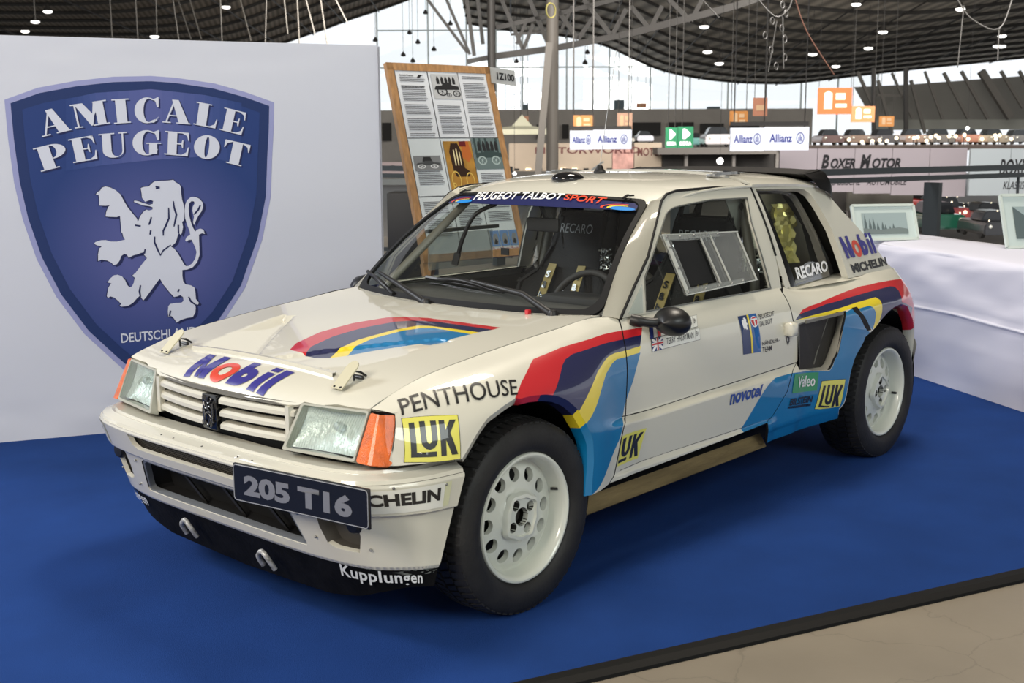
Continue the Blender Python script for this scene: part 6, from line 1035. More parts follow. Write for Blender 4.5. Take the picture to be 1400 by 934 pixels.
# latches on the roof joint, antenna, vent
for s in (-1, 1):
    g = thing('roof_latch', None, None); g.parent = car
    bar('latch_arm', tuple(roof(1.60, s*.44)+np.array([0, 0, .014])), tuple(roof(1.76, s*.44)+np.array([0, 0, .016])), .022, .012, STEEL, g)
    bar('latch_hook', tuple(roof(1.67, s*.44)+np.array([0, 0, .022])), tuple(roof(1.80, s*.435)+np.array([0, 0, .012])), .008, .008, BLACK, g)
    box('latch_plate', tuple(roof(1.59, s*.44)+np.array([0, 0, .008])), (.05, .04, .012), STEEL, g, bevel=.003)
A0 = roof(1.385, 0)
ant = lathe('antenna', [(.0, 0), (.026, 0), (.026, .008), (.017, .018), (.012, .032), (.006, .036), (0, .038)], BLACK, car, 16, 'Z', tuple(A0))
tube('antenna_whip', [A0+np.array([0, 0, .03]), A0+np.array([.022, 0, .13]), A0+np.array([.055, 0, .28]), A0+np.array([.092, 0, .44]), A0+np.array([.11, 0, .52])], .0016, STEEL, ant, 6, smooth=4)
bar('antenna_clamp', A0+np.array([-.02, .03, .012]), A0+np.array([.012, -.012, .05]), .012, .008, STEEL, ant)
V0 = roof(1.17, 0)
bm = bmesh.new(); bmesh.ops.create_uvsphere(bm, u_segments=20, v_segments=10, radius=1, matrix=Matrix.Translation(V0) @ Matrix.Diagonal((.07, .068, .030, 1)))
link('roof_vent', finish(bm, 60), GLOSS, car)
# rear spoiler
def wing_pt(y, k):
    a = abs(y)/.52
    base = np.array([[2.20, 1.335-.010*a**2], [2.36, 1.352-.012*a**2], [2.40, 1.335-.012*a**2], [2.38, 1.30-.02*a**2]][k])
    return (base[0]-.0*a, y, base[1])
ys = np.linspace(-.52, .52, 17)
loft('rear_spoiler', [[wing_pt(y, k) for y in ys] for k in (0, 1, 2, 3, 0)], BLACK, car, sharp=30)
sp = loft('spoiler_end', [[(2.18, -.50, 1.325), (2.20, -.53, 1.325), (2.22, -.56, 1.30), (2.24, -.585, 1.262)], [(2.37, -.50, 1.345), (2.37, -.54, 1.330), (2.36, -.572, 1.29), (2.33, -.592, 1.235)], [(2.42, -.49, 1.325), (2.42, -.53, 1.305), (2.40, -.56, 1.27), (2.36, -.588, 1.205)]], BLACK, car, mirror=True, thick=.01)
# tail: hatch, lamps, rear panel (behind, mostly unseen)
sr = [(2.32, 1.268), (2.431, 1.158), (2.6334, 1.0024), (2.7591, .885), (2.80, .86)]
tg = lambda ys_, rows_: [[(x, y*(abs(green(x, z)[1])), z+.012*(1-y*y)) for y in ys_] for x, z in rows_]
loft('tailgate', tg(np.linspace(-1, -.86, 3), sr), PAINT, car, mirror=True, thick=.01); loft('tailgate_foot', tg(np.linspace(-.86, .86, 9), [(2.70, .94)]+sr[3:]), PAINT, car, thick=.01)
loft('rear_window', tg(np.linspace(-.86, .86, 9), sr[:3]+[(2.70, .94)]), glass('quarter_glass', (.78, .80, .74, 1), .06), car)
tl = [(8, 3.06), (7, 3.06), (6, 3.06), (5, 3.06), (4, 3.06), (3, 3.06), (2, 3.06), (1, 3.06)]
rows = [[tuple(np.array([3.06+.05*(1-y*y), side(3.06, t)[1]*-y, side(3.06, t)[2]])) for y in np.linspace(-1, 1, 9)] for t, _ in tl]
loft('tail_panel', rows, PAINT, car)
loft('rear_deck', [[(2.80, -.69*y, .862) for y in np.linspace(-1, 1, 5)], [(3.06, -.53*y, .81) for y in np.linspace(-1, 1, 5)]], PAINT, car)
for s in (1, -1): box('tail_lamp', (3.075, s*.45, .70), (.05, .22, .12), mat('red_lens', rgb(150, 12, 10), .2, coat=1), car, bevel=.01)
loft('rear_bumper', [[(2.84, -.815, .50), (2.99, -.74, .50), (3.10, -.62, .50), (3.14, 0, .50), (3.10, .62, .50), (2.99, .74, .50), (2.84, .815, .50)],
                     [(2.86, -.79, .38), (3.00, -.72, .36), (3.10, -.60, .36), (3.14, 0, .36), (3.10, .60, .36), (3.00, .72, .36), (2.86, .79, .38)]], PAINT, car, thick=.01)
# ---------------- bonnet
hf = [(-.4995, .644), (-.5158, .52), (-.534, .468), (-.545, .400), (-.556, .388), (-.568, .35), (-.5885, .18), (-.594, 0)]
hf = hf+[(x, -y) for x, y in hf[::-1][1:]]
hr_ = [(.565, -.644), (.53, -.60), (.475, -.45), (.445, -.25), (.437, 0), (.445, .25), (.475, .45), (.53, .60), (.565, .644)]
HP = [(BK['H_red'], 1), (BK['H_navy'], 2), (BK['H_yel'], 3), (BK['H_blu'], 4)]
HP += [([(x, -y) for x, y in p_], mi) for p_, mi in HP[:0]]
region('bonnet', lambda P: hood_v(P, True), hf+hr_, PM, paints=HP, parent=car, step=.018, skirt=.012,
       lines=[[(-.385, s*a+e), (.03, s*b_+e)] for s in (1, -1) for a, b_ in ((.055, .40), (.110, .4385), (.385, .46)) for e in (((-.016, -.012, -.008, -.004, 0) if a == .055 else (0,)))]+[[(-.384, -.4), (-.384, .4)], [(-.386, -.4), (-.386, .4)]])
l0, l1 = np.array([-.41, .378]), np.array([-.41, -.374])
lp = [hood(-.41, y)+np.array([0, 0, .007]) for y in np.linspace(.38, -.38, 14)]
loft('bonnet_lip', [[(a[0]-.009, a[1], a[2]-.012) for a in lp], [(a[0]-.008, a[1], a[2]+.004) for a in lp], [(a[0]+.006, a[1], a[2]+.004) for a in lp], [(a[0]+.006, a[1], a[2]-.02) for a in lp]], PAINT, car)
for y in (.40, -.40):      # bonnet catches: folded plate on two rivets, spring clip
    s = 1 if y > 0 else -1
    b0 = hood(-.475, s*.468); b1 = hood(-.36, s*.468)
    d = (b1-b0)/np.linalg.norm(b1-b0)
    c = thing('bonnet_catch', None, None); c.parent = car
    PL = mat('painted_catch', rgb(186, 180, 152), .45, coat=.4)
    prof = []
    for k in range(7):
        t = R(-90)+k/6*R(180); prof.append((.084+.024*math.cos(t), .024*math.sin(t)))
    pts = [(0, -.024)]+prof+[(0, .024)]
    nrm = Vector((-.28, 0, .96)); dd = Vector(d); rise = (dd*math.cos(R(27))+nrm*math.sin(R(27))).normalized()
    sd = Vector((0, 1, 0)); up_ = rise.cross(sd)
    M = Matrix((rise.to_4d(), up_.to_4d(), sd.to_4d(), (0, 0, 0, 1))).transposed(); M.col[3] = Vector((*b0, 1))+Vector((0, 0, .006, 0)); M[3][3] = 1
    for r_ in range(3):
        M[3][r_] = 0
    prism('catch_plate', pts, .004, PL, M, c)
    for q in (-.014, .014): box('rivet', tuple(b0+np.array([.004, q, .012])), (.009, .009, .008), BLACK, c, bevel=.003)
    bm = bmesh.new(); e = Vector(b0)+rise*.085
    bm_tube(bm, [Vector(b0)+Vector(d)*.07+Vector((0, 0, .004)), e-nrm*.006, e+Vector((.02, -.012, -.01)), Vector(b0)+Vector(d)*.11+Vector((0, -.01, .004))], .004, 6)
    bm_tube(bm, [Vector(b0)+Vector(d)*.09+Vector((0, -.018, .008)), Vector(b0)+Vector(d)*.09+Vector((0, .018, .008))], .006, 6)
    link('spring_clip', finish(bm, 60), BLACK, c)
# ---------------- windscreen
def rr(x0, x1, y0, y1, rx, ry, n=5):
    out = []
    for cx, cy, a0 in ((x1-rx, y1-ry, 0), (x0+rx, y1-ry, 90), (x0+rx, y0+ry, 180), (x1-rx, y0+ry, 270)):
        for k in range(n+1):
            a = R(a0+90*k/n); out.append((cx+rx*math.cos(a), cy+ry*math.sin(a)))
    return out
so = rr(-1, 1, 0, 1, .07, .10); si = rr(-.964, .964, .040, .974, .09, .12)
region('windscreen_seal', screen_v, so, RUB, holes=[si], parent=car, step=.06, flip=True, off=.006, skirt=.012)
ws = region('windscreen', screen_v, rr(-.972, .972, .03, .980, .09, .12), glass('windscreen_glass', (.90, .93, .92, 1), .05), parent=car, step=.12, flip=True, skirt=0)
wb = BK['ws_strip']
strip = [(-.942, .872), (-.5, .872), (0, .868), (.5, .872), (.942, .872), (.942, .955), (-.942, .955)]
region('sun_strip', screen_v, [(u, v) for u, v in [(-.944, .872), (-.7, .866), (-.3, .858), (0, .857), (.3, .858), (.7, .866), (.944, .872), (.938, .925), (.90, .955), (0, .960), (-.90, .955), (-.938, .925)]], mat('navy_sun_strip', rgb(25, 32, 84), .35, coat=.8), parent=ws, step=.05, flip=True, off=.004, skirt=0)
ORG = mat('orange_red_print', rgb(228, 74, 44), .4, coat=.5)
lay_text('strip_lettering', 'PEUGEOT TALBOT', screen_v, BK['ws_t1'], WHITEP, ws, bold=.02, flip=True, off=.008, cuts=(16, 2))
lay_text('strip_lettering', 'SPORT', screen_v, BK['ws_t2'], ORG, ws, bold=.02, flip=True, off=.008, cuts=(8, 2))
def swoosh(q, par, fn, **kw):
    lay('swoosh', poly_bm([arc2(.95, .15, .93, .80, 95, 190, .09, 14, .09)]), fn, q, ORG, par, **kw)
    lay('swoosh', poly_bm([arc2(.80, .16, .56, .50, 80, 200, .12)]), fn, q, YEL, par, **kw)
    lay('swoosh', poly_bm([[(.74+.42*math.cos(R(a)), .14+.34*math.sin(R(a))) for a in range(0, 360, 20)]]), fn, q, mat('bright_blue', rgb(30, 125, 200), .4), par, **kw)
swoosh([(.90, .93), (.66, .935), (.66, .875), (.90, .872)], ws, screen_v, flip=True, off=.007, cuts=(4, 2))
swoosh([(-.70, .94), (-.945, .935), (-.945, .87), (-.70, .875)][::1] if False else [(-.66, .935), (-.90, .93), (-.90, .872), (-.66, .875)], ws, screen_v, flip=True, off=.007, cuts=(4, 2))
for u_ in (-.82, .90):
    e_ = tuple(screen(u_, 1.0)+np.array([-.012, 0, .010])); box('screen_clip', e_, (.035, .010, .006), BLACK, car, rot=Matrix.Rotation(R(-20), 3, 'Y')); box('screen_clip', (e_[0]+.012, e_[1]-.018, e_[2]+.004), (.03, .008, .006), BLACK, car)
# scuttle between bonnet and glass, wipers
cow0 = [tuple(hood(x, y)-np.array([0, 0, .008])) for x, y in hr_]
cow1 = [tuple(screen(-y/.66*-1, .0)+np.array([-.004, 0, .004])) for x, y in hr_]
loft('scuttle', [cow0, [tuple(np.array(a)*.5+np.array(b)*.5-np.array([0, 0, .010])) for a, b in zip(cow0, cow1)], cow1], PAINT, car, thick=.004)
def wiper(piv, elbow, tip, b0, b1):
    g = thing('wiper', None, None); g.parent = car
    tube('wiper_arm', [piv, elbow, tip], [.014, .011, .007], BLACK, g, 8)
    lathe('wiper_pivot', [(0, 0), (.020, 0), (.020, .02), (.013, .03), (0, .032)], BLACK, g, 12, 'Z', tuple(np.array(piv)-np.array([0, 0, .012])))
    tube('wiper_blade', [b0, b1], .0085, BLACK, g, 6)
    m_ = (np.array(b0)+np.array(b1))/2; up_ = np.array([-.012, 0, .016])
    tube('blade_bow', [np.array(b0)*.85+np.array(b1)*.15, m_+up_, np.array(b0)*.15+np.array(b1)*.85], .008, BLACK, g, 6, smooth=4)
o_ = lambda u, v, k=.02: tuple(screen(u, v)+np.array([-.62, 0, .78])*k)
wiper(o_(.176, -.02, .012), o_(.50, .065, .030), o_(.80, .125, .028), o_(1.0, .125, .012), o_(.52, .012, .012))
wiper(o_(-.74, -.02, .012), o_(-.52, .09, .030), o_(-.10, .155, .028), o_(.325, .166, .012), o_(-.36, .120, .012))
box('washer_nozzle', o_(-.60, -.03, .02), (.02, .016, .03), RED, car, bevel=.004)
# ---------------- nose: lamps, grille
LAMPGL = glass('lamp_glass', (.92, .96, .94, 1), .10, .03)
REFL = mat('lamp_reflector', rgb(226, 232, 230), .35, metal=.15, bump=.9, bscale=34, spec=1.0)
AMB = mat('amber_lens', rgb(214, 96, 6), .38, coat=.35, spec=.5, bump=.35, bscale=260, var=.25, scale=30)
BEZ = mat('lamp_bezel', rgb(168, 168, 156), .4)
for s in (1, -1):
    lamp = thing('headlamp', None, None); lamp.parent = car
    q = np.array([(-.552, -.396, .714), (-.503, -.640, .716), (-.563, -.640, .580), (-.604, -.362, .577)]) * [1, s, 1]
    def lens(P, q=q, o=0.):
        u, v = P[:, :1], P[:, 1:]
        X = (q[3]*(1-u)+q[2]*u)*(1-v)+(q[0]*(1-u)+q[1]*u)*v
        b = np.sin(np.pi*np.clip(u, 0, 1))*np.sin(np.pi*np.clip(v, 0, 1))
        return X+b*np.array([-.010, -.004*s, .002])
    fl = s < 0
    region('lamp_bezel', lens, rr(-.005, 1.005, -.01, 1.01, .03, .04, 3), BEZ, holes=[rr(.035, .985, .05, .965, .03, .04, 3)], parent=lamp, step=.1, skirt=.03, flip=fl)
    region('lamp_lens', lens, rr(.03, .99, .045, .97, .04, .05, 3), LAMPGL, parent=lamp, step=.1, skirt=0, flip=fl, off=-.002)
    region('lamp_reflector', lambda P: lens(P)+np.array([.022, 0, 0])+(np.sin(np.pi*np.clip(P[:, :1], 0, 1))*np.sin(np.pi*np.clip(P[:, 1:], 0, 1)))**.6*np.array([.05, 0, 0]), rr(.02, .99, .03, .98, .04, .05, 3), REFL, parent=lamp, step=.06, skirt=0, flip=fl)
    c1 = lens(np.array([[.52, .55]]))[0]
    lathe('bulb_cap', [(0, -.0), (.012, .002), (.014, .010), (.012, .02), (.0, .022)], mat('bulb_glass', rgb(230, 235, 235), .1, metal=.3), lamp, 16, 'X', tuple(c1+np.array([.035, 0, 0])))
    # ribs of the fluted lens
    bm = bmesh.new()
    for k in range(26):
        u = .07+.88*k/25; a = lens(np.array([[u, .10]]))[0]; b = lens(np.array([[u, .92]]))[0]
        bm_tube(bm, [a+np.array([.003, 0, 0]), (a+b)/2+np.array([-.007, 0, 0]), b+np.array([.003, 0, 0])], .0011, 4)
    link('lens_ribs', finish(bm, 60), LAMPGL, lamp)
    ind = thing('indicator', None, None); ind.parent = car
    qa = np.array([(-.500, -.646, .713), (-.454, -.702, .706), (-.506, -.738, .572), (-.561, -.646, .578)])*[1, s, 1]
    def il(P, q=qa):
        u, v = P[:, :1], P[:, 1:]; X = (q[3]*(1-u)+q[2]*u)*(1-v)+(q[0]*(1-u)+q[1]*u)*v
        return X+np.sin(np.pi*np.clip(u, 0, 1))*np.array([-.014, -.006*s, 0])
    region('indicator_lens', il, rr(0, 1, 0, 1, .10, .06, 3), AMB, parent=ind, step=.08, skirt=.03, flip=fl)
    side_in = [(qa[1]+np.array([.002, 0, .004])), (qa[2]+np.array([.002, 0, -.004]))]
    loft('indicator_surround', [[tuple(qa[0]+np.array([.03, 0, .010])), tuple(qa[1]+np.array([.02, 0, .012]))], [tuple(qa[0]+np.array([-.0, 0, .006])), tuple(qa[1]+np.array([0, 0, .006]))]], PAINT, ind)
    fx = sv(np.array([[-.4564, 7.0], [-.475, 6.2], [-.50, 5.2], [-.5108, 4.55]]))*[1, -s*-1, 1]
    loft('indicator_surround', [[tuple(p) for p in fx], [tuple(qa[1]*(1-t)+qa[2]*t+np.array([.004, 0, 0])) for t in (0, .35, .7, 1)]], PAINT, ind)
GR = mat('grille_black', rgb(10, 10, 11), .6)
xg = lambda y: -.600+.36*abs(y)**2.2
loft('grille_back', [[(xg(y)+.05, y, z) for y in np.linspace(-.62, .62, 20)] for z in (.53, .74)], GR, car)
loft('grille_header', [[(xg(y)+.006, y, .697) for y in np.linspace(-.385, .385, 16)], [(xg(y)+.004, y, .712) for y in np.linspace(-.385, .385, 16)], [(xg(y)+.05, y, .72) for y in np.linspace(-.385, .385, 16)]], mat('header_grey', rgb(120, 118, 110), .5), car)  # header bar above the slats in one even grey
for s in (1, -1):
    for zc, w0, w1 in ((.678, .046, .374), (.638, .048, .362), (.598, .050, .350)):
        rows = []
        for y in np.linspace(w0, w1, 9):
            x = xg(y); rows.append([(x+.030, s*y, zc+.014), (x+.004, s*y, zc+.012), (x-.006, s*y, zc+.004), (x-.006, s*y, zc-.008), (x+.030, s*y, zc-.013)])
        bm = bmesh.new(); V = [[bm.verts.new(p) for p in r] for r in rows]
        for i in range(8):
            for j in range(5): bm.faces.new((V[i][j], V[i][(j+1) % 5], V[i+1][(j+1) % 5], V[i+1][j]))
        bm.faces.new(V[0]); bm.faces.new(V[-1]); link('grille_slat', finish(bm, 30), PAINT, car)
    box('slat_mount', (-.565, s*.352, .64), (.02, .018, .12), PAINT, car)
# lion emblem wrapped in black tape: plate, crumpled relief, silvery outline
em = box('grille_emblem', (-.600, 0, .637), (.022, .074, .112), GLOSS, car, bevel=.004)
bm = bmesh.new(); random.seed(5)
TP = [[(-.02, .045), (-.005, .03), (.012, .04)], [(-.028, .01), (-.01, .02), (.01, .012), (.024, .03)], [(-.02, -.015), (0, .0), (.018, -.01)], [(-.03, -.03), (-.012, -.022), (.0, -.04), (.02, -.03)], [(.0, .05), (.006, .02), (-.008, -.01), (.006, -.048)], [(-.022, .03), (-.026, .0), (-.016, -.045)], [(.024, .01), (.016, -.02), (.026, -.044)]]
for p_ in TP: bm_tube(bm, smooth_path([(-.613-random.random()*.004, a, .637+b) for a, b in p_], 4), .0032, 6)
link('taped_lion', finish(bm, 60), mat('black_tape', rgb(46, 46, 50), .2, coat=1), em)
# ---------------- front bumper
so_ = [s for s in (-1, 1)]
bo = rr(-.46, .46, .10, .60, .1, .1)
def boff(z): return np.interp(z, [.245, .258, .30, .4255, .430, .5, .519, .527], [-.010, 0, 0, 0, .014, .014, .014, .008])
bfn = lambda P: bumper_v(P, boff(P[:, 1]))
s1 = SMAX-.002
open_ = [(-.405, .405), (-.385, .414), (.385, .414), (.405, .405), (.412, .385), (.440, .300), (.435, .287), (-.435, .287), (-.440, .300), (-.412, .385)]
fogd = [(.528, .418), (.528, .37), (.545, .318), (.58, .306), (.665, .303), (.680, .36), (.672, .418)]
fogp = [(-a, b) for a, b in fogd[::-1]]
meshh = [(-.40, .512), (.40, .512), (.39, .475), (.36, .462), (-.36, .462), (-.39, .475)]
region('front_bumper', bfn, [(-s1, .527), (-s1, .245), (s1, .245), (s1, .527)], PAINT, holes=[open_, fogd, fogp, meshh], parent=car, step=.022, skirt=.016,
       lines=[[(-s1, z), (s1, z)] for z in (.262, .421, .4255, .430, .434, .445, .498, .515, .521)])
ss = np.linspace(-s1, s1, 61)
def brow(z, off, dx=0.): return [tuple(p) for p in bumper_v(np.stack([ss, np.full(61, z)], 1), off)+np.array([dx, 0, 0])]
loft('bumper_shelf', [brow(.527, .004), brow(.537, -.004), brow(.545, -.030), brow(.549, -.038), brow(.547, -.048), brow(.556, -.054), brow(.556, -.12)], PAINT, car, sharp=25)
# boundary strip that closes the groove, mesh intake, dark pockets
G_ = mat('fine_mesh', rgb(34, 34, 32), .5)
g = region('upper_mesh', lambda P: bumper_v(P, -.022), [(-.41, .52), (.41, .52), (.41, .455), (-.41, .455)], DARK, parent=car, step=.05, skirt=0)
bm = bmesh.new()
for k in range(80):
    s_ = -.405+.81*k/79; a, b = bumper_v(np.array([[s_, .456], [s_, .519]]), -.014); bm_quad_box(bm, a, b, .0013, .0013)
for k in range(9):
    z_ = .459+.058*k/8; P_ = bumper_v(np.array([[s, z_] for s in np.linspace(-.405, .405, 13)]), -.014)
    for a, b in zip(P_[:-1], P_[1:]): bm_quad_box(bm, a, b, .0013, .0013)
tag(link('mesh_wires', finish(bm), mat('mesh_wire', rgb(84, 80, 72), .45), g), kind='stuff')
SH = mat('pocket_grey', rgb(88, 84, 78), .55)
def pocket(nm, hole, depth, m, inset=.0):
    P_ = densify([(a, b) for a, b in hole], .05); X = bumper_v(np.array(P_), 0.); n = len(P_)
    c = np.mean(P_, 0); Q_ = [(c[0]+(p[0]-c[0])*(1-inset), c[1]+(p[1]-c[1])*(1-inset)) for p in P_]
    Y = bumper_v(np.array(Q_), 0.); Y[:, 0] += depth
    bm = bmesh.new(); a = [bm.verts.new(x) for x in X]; b = [bm.verts.new(y) for y in Y]
    for i in range(n): bm.faces.new((a[i], a[(i+1) % n], b[(i+1) % n], b[i]))
    f = bm.faces.new(b); bmesh.ops.triangulate(bm, faces=[f]); return link(nm, finish(bm, 30), m, car)
pk = pocket('radiator_opening', open_, .09, DARK, .03)
of = [(a*.97, .35+(b-.35)*.90) for a, b in open_]
region('opening_frame', lambda P: bumper_v(P, -.004), open_, mat('opening_flange', rgb(120, 124, 128), .45, metal=.4), holes=[of], parent=pk, step=.05, skirt=.02)
for s_ in (-.24, -.02, .2): bar('radiator_stay', bumper_v(np.array([[s_, .40]]), -.05)[0], bumper_v(np.array([[s_+.09, .29]]), -.05)[0], .008, .008, BLACK, pk)
pocket('lamp_recess', [(a, b) for a, b in fogd], .05, SH, .06); pocket('lamp_recess', fogp, .05, SH, .06)
for s in (1, -1):
    e = bumper_v(np.array([[s*.66, .395]]), -.01)[0]
    lathe('recess_plug', [(0, -.012), (.024, -.010), (.030, .0), (.030, .03), (0, .03)], BLACK, car, 16, 'X', tuple(e))
bm = bmesh.new()
for s_, z_ in ((.705, .318), (-.705, .318), (.45, .40), (-.45, .40), (.50, .33), (-.50, .30), (.80, .5175), (.965, .505), (-.80, .5175)):
    e = bumper_v(np.array([[s_, z_]]), .004 if z_ < .43 else .014)[0]; bmesh.ops.create_uvsphere(bm, u_segments=8, v_segments=6, radius=.0045, matrix=Matrix.Translation(e))
link('bumper_screws', finish(bm, 60), STEEL, car)
bm = bmesh.new()
for s_ in (-.20, -.13, .03, .22, .29):
    for (w, h, x_) in ((.012, .004, 0),):
        e = bumper_v(np.array([[s_, .538]]), -.014)[0]; bmesh.ops.create_uvsphere(bm, u_segments=8, v_segments=5, radius=.0045, matrix=Matrix.Translation(e+np.array([0, 0, .0015])) @ Matrix.Diagonal((1, .8, .5, 1)))
link('shelf_holes', finish(bm, 60), DARK, car)
# undertray lip, battered black, with the two towing shackles
def zb(s): return float(np.interp(abs(s), [0, .45, .60, .70, .80, SMAX], [.10, .115, .135, .165, .185, .190]))
UT = mat('scuffed_black', rgb(8, 8, 9), .7, var=.8, scale=14, bump=.2, spec=.15)
def ut_row(z, off): return [tuple(p) for p in bumper_v(np.stack([ss, np.array([z if z > .2 else zb(s) for s in ss])], 1), off)]
SP_OFF = -.008
ut = loft('undertray', [ut_row(.262, -.03), ut_row(.257, SP_OFF), ut_row(.251, SP_OFF), ut_row(.1, SP_OFF-.012), ut_row(.1, -.10)], UT, car, sharp=25)
for y, z_ in ((.19, .225), (-.235, .215)):
    bm = bmesh.new(); bm_tube(bm, smooth_path([(-.575, y+.030, z_-.045), (-.595, y+.026, z_-.01), (-.600, y, z_+.012), (-.595, y-.026, z_-.01), (-.575, y-.030, z_-.045)], 5), .0085, 8)
    link('towing_shackle', finish(bm, 60), mat('chipped_shackle', rgb(160, 160, 158), .5, metal=.3, var=.7, scale=60), car)
# scratches on the undertray corner
random.seed(3); 
polys = []
for k in range(26):
    u, v = random.random()**.6, .72+random.random()*.25; w, h = .01+.06*random.random(), .02+.05*random.random()
    polys.append([(u-w, v), (u, v+h*.6), (u+w*.7, v+h*.3), (u+w*.3, v-h*.5)])
lay('paint_chips', poly_bm([[(min(max(a, 0), 1), min(max(b, 0), 1)) for a, b in p_] for p_ in polys]), lambda P: bumper_v(P, SP_OFF), [(.62, .252), (1.02, .252), (1.02, .19), (.62, .17)], mat('chip_grey', rgb(92, 96, 94), .6), ut, cuts=(8, 2), off=.001)
utf = lambda P: bumper_v(P, SP_OFF-.002)
lay_text('skirt_lettering', 'Kupplungen', utf, [(.565, .250), (.885, .2425), (.885, .194), (.560, .196)], mat('grey_letters', rgb(205, 208, 210), .5), ut, bold=.02, space=1.06, cuts=(12, 2), off=.006)
lay_text('skirt_lettering', 'Kupplungen', utf, [(-.845, .2425), (-.535, .250), (-.530, .196), (-.845, .194)], MATS['grey_letters'], ut, bold=.02, space=1.06, cuts=(12, 2), off=.006)
# tyre maker lettering on the bumper band, aged white patch behind it
PATCH = mat('aged_white', rgb(206, 206, 170), .45, coat=.6); FRESH = mat('clean_white', rgb(222, 222, 214), .4, coat=.6)
bq_ = lambda P: bumper_v(P, .014)
for s in (1, -1):
    f = (lambda P: bumper_v(P*np.array([1, 1]), .0142)) 
    A, B_ = (.60, .985) if s > 0 else (-.985, -.60)
    lay('number_patch', poly_bm([UNIT]), f, [(A, .512), (B_, .512), (B_, .440), (A, .440)], PATCH, car, cuts=(14, 1), off=.0008)
    A, B_ = (.61, .960) if s > 0 else (-.960, -.61)
    lay('number_patch', poly_bm([UNIT]), f, [(A, .512), (B_-.0*s, .512), (B_, .440), (A, .440)], FRESH, car, cuts=(14, 1), off=.0014)
    A, B_ = (.655, .945) if s > 0 else (-.945, -.655)
    lay_text('bumper_lettering', 'MICHELIN', f, [(A, .502), (B_, .500), (B_, .461), (A, .463)], INK, car, bold=.045, cuts=(14, 1), off=.0022)
# show plate on its dark carrier
P0, P1 = np.array([-.725, -.289]), np.array([-.646, -.803])
ux = (P1-P0)/np.linalg.norm(P1-P0)
pc = (P0+P1)/2; ang = math.atan2(ux[1], ux[0])
rotp = Matrix.Rotation(ang, 3, 'Z')
pl = box('show_plate', (pc[0], pc[1], .491), (.52, .010, .116), mat('plate_carrier', rgb(14, 14, 16), .3, coat=.6), car, rot=rotp, bevel=.004)
tilt = .0
nrm = np.array([ux[1], -ux[0]])
if nrm[0] > 0: nrm = -nrm
def pfn(P):
    X = P0+ux*.52*P[:, :1]+nrm*.0055; return np.concatenate([X, (.434+.114*P[:, 1:])], 1)
lay('plate_face', poly_bm([rr(.008, .992, .035, .965, .02, .10, 4)]), pfn, SQ, mat('plate_black', rgb(24, 25, 28), .22, coat=.3, spec=.35), pl, off=.0006, cuts=(1, 1))
lay_text('plate_lettering', '205 T16', pfn, [(.085, .76), (.885, .76), (.885, .20), (.085, .20)], mat('plate_grey', rgb(112, 114, 122), .4, coat=.5), pl, bold=.05, off=.0014, cuts=(1, 1))
bmr = bmesh.new(); bm_tube(bmr, [tuple(x) for x in (lambda P: pfn(P)+np.array([nrm[0]*.001, nrm[1]*.001, 0]))(np.array(rr(.006, .994, .03, .97, .02, .10, 4)))], .0012, 5, closed=True)
link('plate_rim', finish(bmr, 60), mat('rim_bright', rgb(150, 152, 158), .3), pl)
bar('plate_bracket', (-.690, -.50, .47), (-.63, -.50, .46), .08, .01, BLACK, pl)
